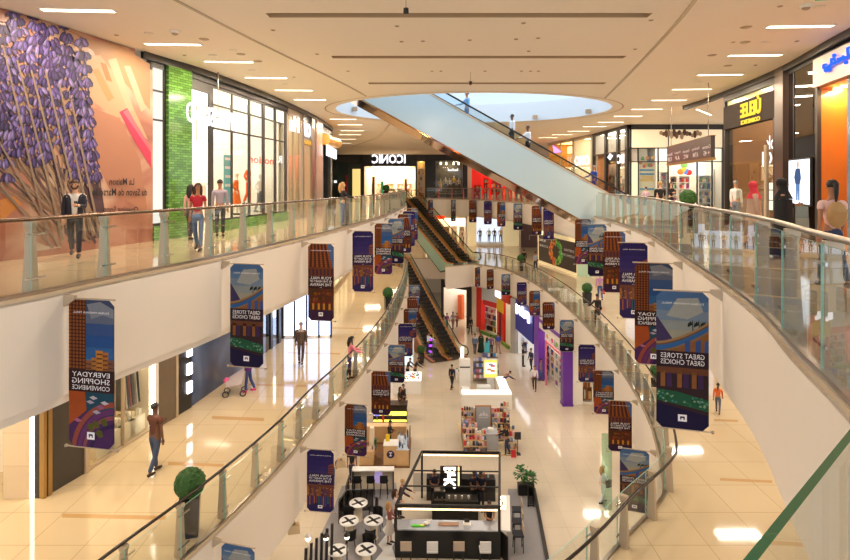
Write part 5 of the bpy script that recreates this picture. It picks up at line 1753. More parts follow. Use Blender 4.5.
mb = MB(); mb.box2((fr.x(668.5), -.05, zC + .02), (fr.x(697), .1, zC + .35), dark_m); fr.part(mb, 'door_header')
# hanging directory
d0, d1 = PY(668.5, 151, 27.0), PY(713, 146, 20.5)
ang = math.atan2(d1.y - d0.y, d1.x - d0.x)
ctr = (d0 + d1) / 2
root = empty('hanging_directory', (ctr.x, ctr.y, 15.0), ang, 'dark hanging direction sign with white writing before the beauty shop', 'sign')
Ld = (d1.xy - d0.xy).length
zs0, zs1 = 14.5 - .0, 15.38
mb = MB(); mb.box((0, 0, 0), (Ld, .14, .80), mat('sign_dark', (54, 46, 44), .3)); mb.build('board', root)
mb = MB(); mb.box((0, 0, -.43), (Ld + .04, .18, .10), mat('sign_bronze', (150, 120, 60), .35, .5)); mb.box((0, 0, .41), (Ld + .04, .18, .03), mat('sign_bronze', (150, 120, 60))); mb.build('rim', root)
mb = MB()
words_ = ['Elevators', 'Prayer', 'Restaurants', 'Parking', 'Cinemas']
for i, wd in enumerate(words_):
    x = Ld * (-.42 + .21 * i)
    for sg in (-1,):
        letters(mb, wd, Ld * .15, .13, white_ink, (x, -.073, .03), (1, 0, 0), (0, 0, 1), bold=.01)
        letters(mb, ['123', 'A P', 'WC', 'ATM', '+ 45'][i], Ld * .11, .18, white_ink, (x + .02, -.073, -.2), (1, 0, 0), (0, 0, 1), bold=.015)
mb.build('writing', root)
mb = MB()
for s in (-.42, .42): mb.tube([(s * Ld, 0, .4), (s * Ld, 0, CEIL - 15.0)], .02, steel, 6)
mb.build('suspension_rods', root)
# ---------------------------------------------------------------- right near shops (x runs from far to near)
WRR = WR[::-1]
def on_r(u): return on(WRR, u)
fr = Front('perfume_shop', WRR, 725, 779.5, U2, 'dark fronted shop with glowing gold letters on the right gallery', 'shopfront')
room(fr, 0, fr.w, 4.5, H2 - .02, mat('shop_brown', (150, 108, 74), .5), warm_light)
zb0 = 3.85; zt0 = 4.42
mb = MB(); mb.box2((.0, -.06, zb0), (fr.w, .2, zt0 + .35), mat('taupe_band', (50, 41, 36), .75, spec=.15)); fr.part(mb, 'sign_band')
pane(fr, 0, fr.w, zt0 + .35, H2 - .4, .05, mat('olive_glass', (214, 206, 150), .15, emit=.2))
pane(fr, .05, fr.w, 0, zb0, .04)
bars(fr, [(0, .12, 0, H2), (0, fr.w, H2 - .4, H2), (fr.w - .35, fr.w, 0, H2)], dark_m, d=.3, y=-.05)
bars(fr, [(fr.x(764), fr.x(766), 0, 3.0)], bronze, 'mullion')
mb = MB(); cz = fr.zz(750, 108)
letters(mb, 'ÚELEE', fr.x(760, -.1) - fr.x(740, -.1), .66, sign_gold, ((fr.x(760, -.1) + fr.x(740, -.1)) / 2, -.10, cz + .02), (1, 0, 0), (0, 0, 1), depth=.05, bold=.03)
letters(mb, 'COSMETICS', fr.x(759, -.1) - fr.x(740, -.1), .16, sign_gold, ((fr.x(759, -.1) + fr.x(740, -.1)) / 2, -.08, cz - .48), (1, 0, 0), (0, 0, 1), depth=.03, bold=.03)
fr.part(mb, 'sign_letters')
mb = MB(); mb.box2((fr.x(741, 2), 2.0, 0), (fr.x(766, 2), 2.1, 3.2), mat('brick_red_panel', (176, 84, 66), .5)); fr.part(mb, 'inner_panel')
mb = MB(); letters(mb, 'ok', fr.x(775, .3) - fr.x(766, .3), .5, sign_white, ((fr.x(775, .3) + fr.x(766, .3)) / 2, .3, fr.zz(770, 141)), (1, 0, 0), (0, 0, 1), bold=.03); letters(mb, 'ICI', fr.x(775, .3) - fr.x(762, .3), .5, sign_white, ((fr.x(775, .3) + fr.x(762, .3)) / 2, .3, fr.zz(769, 157)), (1, 0, 0), (0, 0, 1), bold=.03); fr.part(mb, 'window_sign')
for i, (a, b) in enumerate(((749, 756), (757, 763), (766, 774))):
    mb = MB(); mb.box2((fr.x(a, 1.4), 1.4, .6), (fr.x(b, 1.4), 1.45, 1.7), glow('shelf_light', (255, 244, 220), 1.6))
    for k in range(3): mb.box2((fr.x(a, 1.4), 1.2, .6 + k * .4), (fr.x(b, 1.4), 1.42, .63 + k * .4), dark_m)
    fr.part(mb, 'lit_shelf')
for i, u in enumerate((733, 740, 748)):
    mb = MB(); mb.box((fr.x(u, 1), 1.0, zb0 - .1), (.25, .25, .05), glow('spot_glow', (255, 236, 190), 9)); fr.part(mb, 'downlight')
fr = Front('dark_pier', WRR, 779.5, 788, U2, 'dark bronze pier right of the gold lettered shop', 'pier')
mb = MB(); mb.box2((0, -.15, 0), (fr.w, .5, H2 - .02), mat('pier_dark', (84, 66, 56), .3, .3)); fr.part(mb, 'cladding')
fr = Front('dark_glass_shop', WRR, 788, 817, U2, 'dark glazed shop window with a bright poster of a standing man', 'shopfront')
mb = MB(); mb.box2((.3, .9, 0), (fr.w - .35, 1.0, H2 - .02), mat('dark_brown_wall', (66, 42, 32), .4)); fr.part(mb, 'back_panel')
pane(fr, 0, fr.w, 0, H2 - .3, .02, glass('dark_glass', (150, 120, 104), .28))
bars(fr, [(fr.x(793), fr.x(793.8), 0, H2), (0, fr.w, H2 - .3, H2), (fr.w - .1, fr.w, 0, H2)], dark_m)
x0, x1, z0, z1 = fr.x(793), fr.x(815), fr.zz(804, 205.5), fr.zz(804, 158)
mb = MB(); mb.box2((x0, -.12, z0), (x1, -.05, z1), dark_m); mb.box2((x0 + .04, -.13, z0 + .05), (x1 - .04, -.12, z1 - .05), glow('poster_white', (238, 246, 255), 1.7)); fr.part(mb, 'lightbox')
mb = MB()
cx = (x0 + x1) / 2 - .05; jean, jk, sk = glow('poster_jean', (120, 160, 220), .7), glow('poster_jacket', (96, 120, 170), .6), glow('poster_skin', (236, 200, 176), .8)
H_ = z1 - z0
mb.slab([(cx - .12, z0 + .1 * H_), (cx - .02, z0 + .1 * H_), (cx, z0 + .45 * H_), (cx + .04, z0 + .1 * H_), (cx + .14, z0 + .1 * H_), (cx + .15, z0 + .5 * H_), (cx - .15, z0 + .5 * H_)], -.137, -.13, jean)
mb.slab([(cx - .16, z0 + .45 * H_), (cx + .17, z0 + .45 * H_), (cx + .26, z0 + .58 * H_), (cx + .18, z0 + .78 * H_), (cx - .14, z0 + .78 * H_), (cx - .26, z0 + .6 * H_)], -.141, -.134, jk)
mb.slab([(cx + .02 + .075 * math.cos(t), z0 + .86 * H_ + .12 * math.sin(t)) for t in [k * PI / 5 for k in range(10)]], -.14, -.132, sk)
fr.part(mb, 'poster_figure')
fr = Front('orange_shop', WRR, 817, 905, U2, 'orange timber portal under a pale wall with blue lit script, right edge', 'shopfront')
zp = fr.zz(817, 88)
mb = MB(); mb.box2((0, -.1, zp), (fr.w, .3, H2 - .3), mat('lilac_plaster', (206, 184, 172), .5)); fr.part(mb, 'upper_wall')
mb = MB()
mb.box2((.22, .8, 0), (fr.w, .9, zp), wood_orange); mb.box2((0, -.05, 0), (.15, .05, zp), dark_m); mb.box2((.02, .05, 0), (.15, .9, zp), wood_orange); mb.box2((.15, 0, zp - .06), (fr.w, .9, zp), wood_orange)
fr.part(mb, 'timber_portal')
for i, u in enumerate((836, 844, 852)):
    mb = MB(); mb.box((fr.x(u, .4), .4, zp - .08), (.14, .14, .03), glow('spot_glow', (255, 236, 190), 9)); fr.part(mb, 'downlight')
mb = MB(); mb.box2((fr.x(829, .7), .72, fr.zz(836, 185, .7)), (fr.x(842, .7), .78, fr.zz(836, 158, .7)), glow('notice_white', (226, 224, 246), 1.0))
mb.box2((fr.x(829, .7), .70, fr.zz(836, 157, .7)), (fr.x(842, .7), .78, fr.zz(836, 130, .7)), mat('carved_dark', (86, 50, 22), .5, noise_amt=.5, nscale=12)); fr.part(mb, 'wall_plaque')
mb = MB(); mb.box2((fr.x(847), 0, 0), (fr.x(851), .2, zp), mat('steel_blue', (150, 170, 190), .2, .8)); fr.part(mb, 'portal_post')
bars(fr, [(0, fr.w, H2 - .3, H2)], dark_m, 'header')
# blue script: strokes along a rising line
mb = MB()
def ar(pts, r=.035):
    mb.tube([(fr.x(u, -.16), -.16, fr.zz(u, v, -.16)) for u, v in pts], r, sign_blue, 6)
ar([(823.5, 68), (828, 67), (832, 64), (838, 61.5), (845, 58), (851, 54.5), (858, 51)])
ar([(823.5, 68), (823.8, 65), (826, 64.5)]); ar([(829.5, 66), (829.5, 69.5), (826, 71)]); ar([(831.5, 64.3), (831.5, 59), (834, 58.5), (835.5, 62.5)])
ar([(838.5, 61.2), (838.3, 58)]); ar([(841, 60), (840.8, 57)]); ar([(843.5, 58.6), (843.2, 55.5)]); ar([(848, 56), (847.6, 48), (849, 47.5)]); ar([(853, 53.6), (853, 44)])
for u, v in ((846, 62.5), (825.5, 70.5), (834, 55.5), (827.5, 70)): mb.ball((fr.x(u, -.16), -.16, fr.zz(u, v, -.16)), .05, sign_blue, 8, 6)
fr.part(mb, 'blue_script')
PORTAL = fr.world(fr.x(838, .4), .42, zp - .12)
e = WR
mb = MB(); a, b = offset(e, .02), offset(e, .14)
mb.strip(z(a, CEIL - .2), z(b, CEIL - .2), dark_m); mb.strip(z(b, CEIL - .2), z(b, CEIL - .001), dark_m); struct(mb.build('trim_9'))
WCp = [p for p in WC[::-1]]
# ================================================================ middle floor, left side
WM = smooth([(-12.5, 9.0), (-10.1, 12.4), (-9.25, 13.9), (-8.96, 15.1), (-8.6, 17.3), (-8.05, 19.4), (-7.77, 21.5), (-7.25, 25.2), (-6.95, 27.6), (-6.7, 33), (-6.7, 42), (-6.9, 50), (-7.2, 69)])
H1 = MID_CEIL - M1 - .02
stone_w = tile_mat('pale_stone_cladding', (222, 200, 168), (196, 170, 134), 1.0, .3, .04, bw=1.2, bh=.8, mortar=.006, rot=(PI / 2, 0, 0))
strip_l = glow('strip_light', (255, 246, 226), 7.0)
fr = Front('stone_pier', None, 4, 39, M1, 'pale stone pier with a vertical light strip on the middle floor', 'pier', ends=(P(3, 499, M1).xy, P(40, 499, M1).xy))
mb = MB(); mb.box2((0, 0, 0), (fr.x(29.5), .42, H1), stone_w); mb.box2((fr.x(33.5), .03, 0), (fr.w, .42, H1), darkpanel); fr.part(mb, 'cladding')
mb = MB(); mb.box2((fr.x(30.2), .01, .02), (fr.x(33), .08, H1 - .02), strip_l); fr.part(mb, 'light_strip')
fr = Front('stone_wall_cladding', WM, 42, 88.5, M1, 'dark stone wall panel with bronze edge posts behind the nearest banner', 'wall panel')
mb = MB(); mb.box2((fr.x(51), 0, 0), (fr.x(84), .25, H1), darkpanel); fr.part(mb, 'slab')
mb = MB(); mb.box2((0, -.06, 0), (fr.x(45), .3, H1), mat('gold_bronze', (176, 140, 84), .3, .7)); mb.box2((fr.x(46.5), -.06, 0), (fr.x(50.5), .3, H1), mat('gold_bronze', (176, 140, 84))); fr.part(mb, 'edge_post')
mb = MB(); mb.box2((fr.x(84), -.05, 0), (fr.x(88), .3, H1), bronze); fr.part(mb, 'end_post')
fr = Front('clothes_shop', WM, 89, 154, M1, 'warm lit clothes shop with racks behind glass on the middle floor', 'shopfront')
room(fr, 0, fr.w, 4, H1 - .02, shop_cream, warm_light)
pane(fr, 0, fr.w - .1, .05, H1 - .2)
bars(fr, [(0, fr.w, 0, .06), (0, fr.w, H1 - .2, H1 - .02), (fr.x(124), fr.x(124.8), 0, H1)], bronze)
mb = MB(); mb.box2((fr.x(153), -.05, 0), (fr.w, .06, H1 - .05), strip_l); fr.part(mb, 'light_strip')
mb = MB(); mb.box2((fr.x(128, .9), .9, 0), (fr.x(151, .9), 1.0, H1 - .2), mat('display_beige', (232, 206, 150), .5)); fr.part(mb, 'back_panel')
for k in range(2):
    mb = MB()
    x0, y0 = fr.x(115 + k * 6, .6), .6 + k * .9
    mb.tube([(x0, y0, 0), (x0, y0, 1.9), (x0 + .9, y0, 1.9), (x0 + .9, y0, 0)], .025, steel, 6)
    for j in range(9): mb.box((x0 + .08 + j * .095, y0, 1.35), (.05, .4, 1.0), ink([(60, 60, 66), (120, 110, 100), (190, 180, 170), (40, 50, 60), (150, 60, 60)][(j + k) % 5]), taper=.6)
    fr.part(mb, 'clothes_rack')
for k in range(4):
    mb = MB(); mb.box((fr.x(98 + k * 11, .5), .5, .25), (.7, .5, .5), shop_cream)
    for j in range(4): mb.box((fr.x(98 + k * 11, .5) - .25 + j * .16, .5, .58), (.12, .3, .16 + .08 * ((j + k) % 3)), ink([(250, 240, 220), (220, 200, 160), (200, 180, 150)][j % 3]))
    fr.part(mb, 'display_plinth')
fr = Front('stone_pier', WM, 156, 175.5, M1, 'dark mottled stone pier with bronze edge past the clothes shop', 'pier')
mb = MB(); mb.box2((0, -.1, 0), (fr.x(173), .4, H1), mat('grey_stone', (104, 90, 74), .3, noise_amt=.2, nscale=3)); mb.box2((fr.x(173.2), -.12, 0), (fr.w, .3, H1), bronze); fr.part(mb, 'cladding')
fr = Front('light_pier', WM, 176, 190.5, M1, 'black pier carrying a column of square white lights', 'pier')
mb = MB(); mb.box2((0, -.05, 0), (fr.w, .4, H1), black_m); fr.part(mb, 'cladding')
for k in range(6):
    mb = MB(); z_ = .55 + k * .62
    mb.box2((fr.x(185.5), -.10, z_), (fr.x(190), -.05, z_ + .38), glow('square_light', (246, 246, 255), 6.0)); fr.part(mb, 'square_light')
fr = Front('blue_hoarding', WM, 191, 252, M1, 'long glossy blue grey shop hoarding behind the second banner', 'hoarding')
blue_g = ramp_mat('blue_grey_print', [(.3, (40, 54, 84)), (.5, (60, 82, 122)), (.62, (88, 110, 150)), (.8, (120, 140, 172))], .4, .6, .15)
mb = MB(); mb.box2((0, 0, 0), (fr.w, .15, H1), blue_g); fr.part(mb, 'panel')
mb = MB()
rr = random.Random(8)
for k in range(28): mb.box2((fr.x(196) + rr.uniform(0, 2.2), -.006, 2.4 + rr.uniform(0, .5)), (fr.x(196) + rr.uniform(0, 2.2) + .08, -.003, 2.45 + rr.uniform(0, .5)), ink((150, 170, 200)))
mb = MB()
for k in range(26):
    x, z_ = fr.x(195) + rr.uniform(0, 1.7), 2.3 + rr.uniform(0, .45)
    mb.box2((x, -.004, z_), (x + rr.uniform(.04, .16), -.0005, z_ + rr.uniform(.03, .1)), ink((150, 172, 204)))
fr.part(mb, 'painted_glints')  # pale flecks painted on as the glossy panel's sparkle and reflections
fr = Front('dark_shop', WM, 252.5, 281, M1, 'dim brown glazed shop with red lights before the blue lit entrance', 'shopfront')
room(fr, 0, fr.w, 3.5, H1 - .02, mat('dark_brown_wall', (66, 42, 32)), None, panel=False)
pane(fr, 0, fr.w, 0, H1 - .2, m=glass('dark_glass', (150, 120, 104)))
bars(fr, [(fr.x(271), fr.x(273), 0, H1), (0, fr.w, H1 - .2, H1), (fr.x(279), fr.w, 0, H1)], dark_m)
for k in range(5):
    mb = MB(); mb.ball((fr.x(260 + k * 3.4, .8), .8, .5 + .4 * ((k * 2) % 4)), .08, glow('red_lamp', (255, 90, 40), 5), 8, 6); fr.part(mb, 'red_lamp')
mb = MB(); mb.box2((fr.x(273.3), -.03, 1.4), (fr.x(275), .0, 2.6), strip_l); fr.part(mb, 'light_strip')
# entrance lobby with cool daylight windows, wall steps back
fr = Front('entrance', None, 281, 322, M1, 'entrance with dark header and cool daylight behind its windows', 'entrance', ends=(P(281, 339, M1).xy, P(330, 338, M1).xy))
mb = MB()
mb.box2((0, .2, 2.25), (fr.w, .3, 3.4), glow('daylight_window', (190, 210, 255), 4.0)); mb.box2((0, .2, 0.1), (fr.w, .3, 2.15), glow('daylight_window', (190, 210, 255), 4.0)); fr.part(mb, 'daylight_window')
bars(fr, [(0, fr.w, 3.4, H1), (0, fr.w, 2.15, 2.3), (0, .12, 0, H1)] + [(fr.w * k / 4, fr.w * k / 4 + .08, 0, 3.4) for k in range(1, 5)], dark_m, d=.3, y=.05)
wm2 = [p for p in WM if p.y > 33.5]
wall('wall_left_middle', wm2, M1, MID_CEIL, shop_cream)
fr = Front('storefront_row', None, 0, 0, M1, 'cream lit shopfront running along the far left of the middle floor', 'shopfront', ends=(Vector((-6.5, 36)), Vector((-6.6, 48))))
mb = MB(); mb.box2((0, -.02, .3), (fr.w, .05, 3.0), glow('shop_window_glow', (255, 226, 170), 1.2)); fr.part(mb, 'lit_window')
bars(fr, [(0, fr.w, 3.0, 3.3), (0, fr.w, 0, .3)] + [(fr.w * k / 5 - .05, fr.w * k / 5 + .05, 0, 3.2) for k in range(6)], bronze, y=-.08)
# shop at the extreme left with foliage
p0 = P(-60, 480, M1)
wall('wall_left_corner', [Vector((-14.5, 13.0)), Vector((-11.6, 15.2)), Vector((-10.3, 15.0))], M1, MID_CEIL, shop_cream)

# ================================================================ middle floor, far end and right
YM = 70.0
fr = far('sweet_shop', 424, 467, YM, M1, 'bright shop of small golden goods with a red sign beyond the bronze escalators')
room(fr, 0, fr.w, 5, H1 - .02, shop_white, warm_light)
bars(fr, [(0, .2, 0, H1), (fr.w - .2, fr.w, 0, H1), (0, fr.w, H1 - .7, H1)], shop_cream)
mb = MB(); mb.box2((fr.x(437), -.1, fr.zz(440, 219)), (fr.x(444.5), .0, fr.zz(440, 215)), glow('sign_red_box', (255, 60, 20), 1.6)); fr.part(mb, 'sign')
for i in range(5): goods(fr, fr.x(427 + i * 8, 1.5), fr.x(433.5 + i * 8, 1.5), 1.5 + .5 * (i % 2), 0, 2.3, 4, 5, ['far left', 'left of centre', 'in the centre', 'right of centre', 'far right'][i] + ' of the golden goods shop', seed=80 + i, bright=True)
fr = far('mannequin_shop', 467.5, 519, YM, M1, 'cream fronted shop with a pale niche of mannequins beyond the middle floor')
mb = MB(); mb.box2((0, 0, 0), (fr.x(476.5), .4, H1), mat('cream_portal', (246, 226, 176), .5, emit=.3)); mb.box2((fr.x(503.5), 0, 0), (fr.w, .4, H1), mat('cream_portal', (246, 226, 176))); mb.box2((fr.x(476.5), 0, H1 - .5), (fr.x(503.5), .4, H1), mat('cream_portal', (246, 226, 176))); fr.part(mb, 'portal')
mb = MB(); mb.box2((fr.x(476.5), 2.4, 0), (fr.x(503.5), 2.5, H1), glow('niche_glow', (226, 236, 255), 1.1)); mb.box2((fr.x(476.5), .0, 0), (fr.x(503.5), 2.4, .3), shop_white); fr.part(mb, 'niche')
MANF = fr
fr = far('dark_doorway', 519.5, 538, YM - 2, M1, 'dark brown doorway beside the black mural board')
mb = MB(); mb.box2((0, 0, 0), (fr.x(521), .4, H1), bronze); mb.box2((fr.x(521), .5, 0), (fr.w, .6, H1), mat('door_brown', (92, 50, 38), .35)); mb.box2((0, 0, 3.2), (fr.w, .5, H1), dark_m); fr.part(mb, 'portal')
mb = MB(); mb.tube([(fr.x(530), .42, .9), (fr.x(530), .42, 1.5)], .03, steel, 6); fr.part(mb, 'door_handle')
# mural board
fr = Front('mural_board', None, 538, 577, M1, 'black mural board with an orange and green ring, right of the dark doorway', 'hoarding', ends=(PY(538, 0, 55.5).xy, PY(577, 0, 47.0).xy))
mb = MB(); mb.box2((0, 0, 0), (fr.w, .2, 3.1), mat('cream_portal', (246, 226, 176))); fr.part(mb, 'frame')
mb = MB(); mb.box2((.25, -.02, .25), (fr.w - .1, 0, 2.75), mat('mural_black', (44, 34, 32), .5)); fr.part(mb, 'board')
mb = MB()
cx, cz = fr.w * .5, 1.5
rr = random.Random(2)
for k in range(220):
    a = rr.uniform(0, 2 * PI); r = rr.uniform(.62, 1.2)
    x, z_ = cx + r * 1.25 * math.cos(a), cz + r * math.sin(a)
    if not (.3 < x < fr.w - .15 and .3 < z_ < 2.7): continue
    c = rr.choice([(226, 110, 40), (240, 160, 50), (200, 70, 40)]) if x < cx else rr.choice([(70, 180, 70), (40, 150, 90), (150, 200, 70)])
    s = rr.uniform(.05, .13)
    mb.box2((x - s, -.024 - .0002 * (k % 20), z_ - s), (x + s, -.02, z_ + s), ink(c))
fr.part(mb, 'ring_picture')
mb = MB()
letters(mb, 'FLYING', 1.6, .22, white_ink, (1.15, -.026, 2.25), (1, 0, 0), (0, 0, 1)); letters(mb, 'COURSE', 2.0, .2, white_ink, (1.5, -.026, 1.75), (1, 0, 0), (0, 0, 1))
letters(mb, 'SOMETHING', 2.0, .22, white_ink, (fr.w - 1.5, -.026, 1.95), (1, 0, 0), (0, 0, 1)); letters(mb, 'IS COMING SOON', 2.7, .2, white_ink, (fr.w - 1.8, -.026, 1.5), (1, 0, 0), (0, 0, 1))
fr.part(mb, 'lettering')
fr = Front('glass_pier', None, 577, 590, M1, 'pale green glazed pier at the end of the mural board', 'pier', ends=(PY(577, 0, 47.0).xy, PY(591, 0, 46.4).xy))
mb = MB(); mb.box2((0, 0, 0), (fr.w, .5, H1), mat('pale_green_glaze', (190, 222, 198), .15, spec=.6)); fr.part(mb, 'cladding')
WMR = smooth([(8.0, 8), (11.0, 12.0), (13.2, 17), (14.3, 24), (14.6, 32), (14.4, 40), (13.7, 46.4)])
wall('wall_right_middle', WMR, M1, MID_CEIL, mat('middle_wall_pale', (232, 224, 212), .4))
fr = Front('gallery_shopfront', None, 0, 0, M1, 'pale lit shopfront deep in the right of the middle floor', 'shopfront', ends=(Vector((14.2, 40)), Vector((14.4, 28))))
mb = MB(); mb.box2((0, -.04, .2), (fr.w, .05, 3.0), glow('shop_window_cool', (236, 240, 255), 1.1)); fr.part(mb, 'lit_window')
bars(fr, [(fr.w * k / 6 - .05, fr.w * k / 6 + .05, 0, 3.2) for k in range(7)] + [(0, fr.w, 3.0, 3.25)], steel, y=-.1)
struct(MB().box2((-24, YM + 5.2, M1 + .01), (26, YM + 5.4, MID_CEIL), plaster).build('wall_back_middle'))
struct(MB().box2((-24, YM - .1, M1 + .01), (fr.w * 0 + PY(423, 0, YM).x, YM + .1, MID_CEIL), shop_cream).build('wall_back_left'))
# ================================================================ ground floor shops, right side
H0 = GR_CEIL - G - .02
def gfr(name, u0, v0, u1, v1, label, cat='shopfront'):
    return Front(name, None, u0, u1, G, label, cat, ends=(P(u0, v0, G).xy, P(u1, v1, G).xy))
fr = gfr('white_shop', 441, 322, 467, 327, 'white walled shop with small posters under the far middle floor')
room(fr, 0, fr.w, 6, H0 - .02, shop_white, white_light)
bars(fr, [(0, .3, 0, H0), (0, fr.w, H0 - 1.0, H0)], dark_m)
mb = MB(); mb.box2((.8, -.06, H0 - .75), (fr.w * .5, 0, H0 - .3), sign_white); fr.part(mb, 'sign')
for k in range(4):
    mb = MB(); mb.box2((fr.w * (.42 + .14 * k), 5.8, 2.6), (fr.w * (.42 + .14 * k) + .9, 5.9, 3.6), ink([(150, 190, 220), (210, 220, 200), (180, 200, 220), (220, 190, 180)][k])); fr.part(mb, 'poster')
mb = MB(); mb.box2((.6, 2.2, 0), (1.1, 2.7, 2.6), ink((230, 110, 60))); fr.part(mb, 'display_stand')
fr = gfr('dark_pier', 467, 328, 472, 329, 'dark narrow pier right of the white walled shop', 'pier')
mb = MB(); mb.box2((0, -.1, 0), (fr.w, .5, H0), dark_m); fr.part(mb, 'cladding')
fr = gfr('red_portal_shop', 472, 329, 498, 338.5, 'shop with a red column and red header over white shelves')
room(fr, .3, fr.x(497), 4, H0 - .02, shop_white, white_light)
mb = MB(); mb.box2((0.02, -.05, 0), (fr.x(477.5), .3, H0), shop_cream); fr.part(mb, 'cream_pier')
mb = MB(); mb.box2((fr.x(477.5), -.15, 0), (fr.x(482.5), .3, H0), mat('shop_red', (224, 30, 20))); fr.part(mb, 'red_column')
mb = MB(); mb.box2((fr.x(482.5), -.1, H0 - 1.5), (fr.x(497), .2, H0 - .02), ink((206, 214, 222))); mb.box2((fr.x(484), -.12, H0 - 1.9), (fr.x(497), .1, H0 - 1.4), ink((214, 50, 50))); fr.part(mb, 'header')
goods(fr, fr.x(484, 1), fr.x(496, 1), 1.0, 0, 3.0, 5, 6, 'behind the red header on the ground floor', seed=91)
mb = MB(); mb.box2((fr.x(482), -.3, 0), (fr.w, -.1, .3), ink((96, 140, 60))); mb.box2((fr.x(473), -.5, 0), (fr.x(480), -.1, .45), ink((226, 230, 214))); fr.part(mb, 'green_plinth')
fr = gfr('coloured_shop', 498, 338.5, 511, 349, 'shop with yellow, black and red columns beside the grey pier')
mb = MB(); mb.box2((0, -.1, 0), (fr.x(500), .3, H0 - .8), mat('shop_orange_red', (214, 60, 30), .4)); fr.part(mb, 'red_column')
mb = MB(); mb.box2((fr.x(500), 0, 0), (fr.x(502), .3, H0), black_m); fr.part(mb, 'black_column')
mb = MB(); mb.box2((fr.x(502), -.1, 0), (fr.x(504.5), .3, H0), mat('shop_red', (224, 30, 20))); mb.box2((0, -.14, H0 - 2.0), (fr.x(504.5), -.1, H0 - .8), ink((240, 200, 40))); fr.part(mb, 'red_column')
room(fr, fr.x(504.5), fr.w, 3, H0 - .02, shop_white, warm_light)
mb = MB(); mb.box2((fr.x(498), -.2, H0 - .8), (fr.w, .1, H0 - .02), mat('shop_orange_red', (224, 90, 50))); fr.part(mb, 'header')
mb = MB(); mb.box2((fr.x(498), -.3, H0 - .7), (fr.x(503), -.2, H0 - .1), sign_white); fr.part(mb, 'sign')
goods(fr, fr.x(505, .5), fr.x(510, .5), .5, 0, 3.4, 6, 3, 'in the narrow window left of the grey pier', seed=92, bright=True)
mb = MB(); mb.box2((fr.x(504), -.3, 0), (fr.w, -.1, .25), ink((110, 150, 50))); fr.part(mb, 'green_plinth')
fr = gfr('grey_pier', 511, 352.5, 516.5, 353.5, 'tall grey clad pier on the ground floor left of the blue shop', 'pier')
mb = MB(); mb.box2((0, -.1, 0), (fr.w, .6, H0), mat('grey_clad', (168, 158, 148), .35)); fr.part(mb, 'cladding')
fr = gfr('blue_shop', 516.5, 353, 534.5, 372, 'shop with a deep blue fascia and a white glowing diagonal sign')
room(fr, 0, fr.w, 4, H0 - .02, shop_white, cool_light)
mb = MB(); mb.box2((0, -.15, fr.zz(520, 331)), (fr.w, .2, H0 - .02), mat('deep_blue', (22, 36, 140), .35, emit=.12)); fr.part(mb, 'blue_fascia')
mb = MB(); [mb.box((fr.w * (.18 + .11 * k), -.24, fr.zz(525, 313) + .12 * (k % 2)), (fr.w * .07, .1, .8 if k % 3 == 0 else .55), glow('sign_white_strong', (250, 250, 255), 3.0)) for k in range(7)]; fr.part(mb, 'sign_letters')
mb = MB(); mb.box2((fr.x(523), 1.5, .6), (fr.x(525), 1.6, 2.4), ink((40, 50, 90))); fr.part(mb, 'poster')
fr = gfr('purple_shop', 536.5, 375, 563.5, 406, 'brightly lit sweet shop framed in purple along the ground floor')
room(fr, 0, fr.w, 1.3, H0 - .02, shop_white, white_light)
purple = mat('shop_purple', (110, 52, 160), .3, emit=.10)
mb = MB(); mb.box2((0, -.2, 0), (fr.x(541), .3, H0), purple); fr.part(mb, 'purple_pier')
mb = MB(); mb.box2((fr.x(541), -.15, H0 - .8), (fr.w, .2, H0 - .02), shop_white); fr.part(mb, 'header')
mb = MB(); mb.box2((fr.x(541), -.18, H0 - .35), (fr.w, -.15, H0 - .1), purple); fr.part(mb, 'purple_band')
bars(fr, [(fr.x(545), fr.x(545.6), 0, 3.2), (fr.x(545), fr.w, 3.1, 3.25)], ink((226, 120, 140)), 'arch_frame')
for i in range(4): goods(fr, fr.x(546 + i * 4.2, .7), fr.x(549.4 + i * 4.2, .7), .7, 0, 2.4, 5, 5, ['first', 'second', 'third', 'fourth'][i] + ' from the left behind the purple pier', seed=100 + i)
mb = MB()
for k in range(6): mb.ball((fr.x(548 + k * 2.4, .1), .05, 3.6 + .3 * (k % 2)), (.2, .05, .16), ink([(250, 180, 60), (120, 190, 90), (240, 110, 130)][k % 3]), 8, 6)
fr.part(mb, 'fruit_graphic')
fr = gfr('purple_column', 563, 406.5, 573, 406.5, 'free standing deep purple column on the ground floor', 'column')
mb = MB(); mb.box2((0, 0, 0), (fr.w, .7, H0), mat('column_purple', (92, 40, 140), .25, emit=.06)); fr.part(mb, 'cladding')
mb = MB(); mb.box2((-.03, -.03, 0), (fr.w + .03, .73, .12), mat('column_purple', (92, 40, 140))); fr.part(mb, 'base')
fr = gfr('wood_shop', 573.5, 403, 612, 405, 'shop window of brown wooden goods right of the purple column')
room(fr, 1.7, fr.w, 3.5, H0 - .02, shop_cream, warm_light, taper=0)
bars(fr, [(0, .1, 0, H0), (fr.w - .1, fr.w, 0, H0), (0, fr.w, 0, .1), (fr.x(592), fr.x(593), 0, H0)], shop_white)
for i in range(3): goods(fr, fr.x(575 + i * 6, .5), fr.x(580.5 + i * 6, .5), .5, .1, 1.7, 2, 5, ['left', 'middle', 'right'][i] + ' of the wooden goods window', seed=110 + i, bright=True, board=ink((150, 96, 50)))
for i in range(3): goods(fr, fr.x(575 + i * 6, 2.6), fr.x(580.5 + i * 6, 2.6), 2.6, 0, 3.2, 6, 6, ['left', 'middle', 'right'][i] + ' at the back of the wooden goods shop', seed=120 + i)
fr = gfr('glass_pier', 605, 510, 612, 510, 'pale green glass pier standing by the woman in white', 'pier')
mb = MB(); mb.box2((0, 0, 0), (fr.w, .5, 3.2), glass('pier_glass', (214, 238, 228), .1)); fr.part(mb, 'glass')
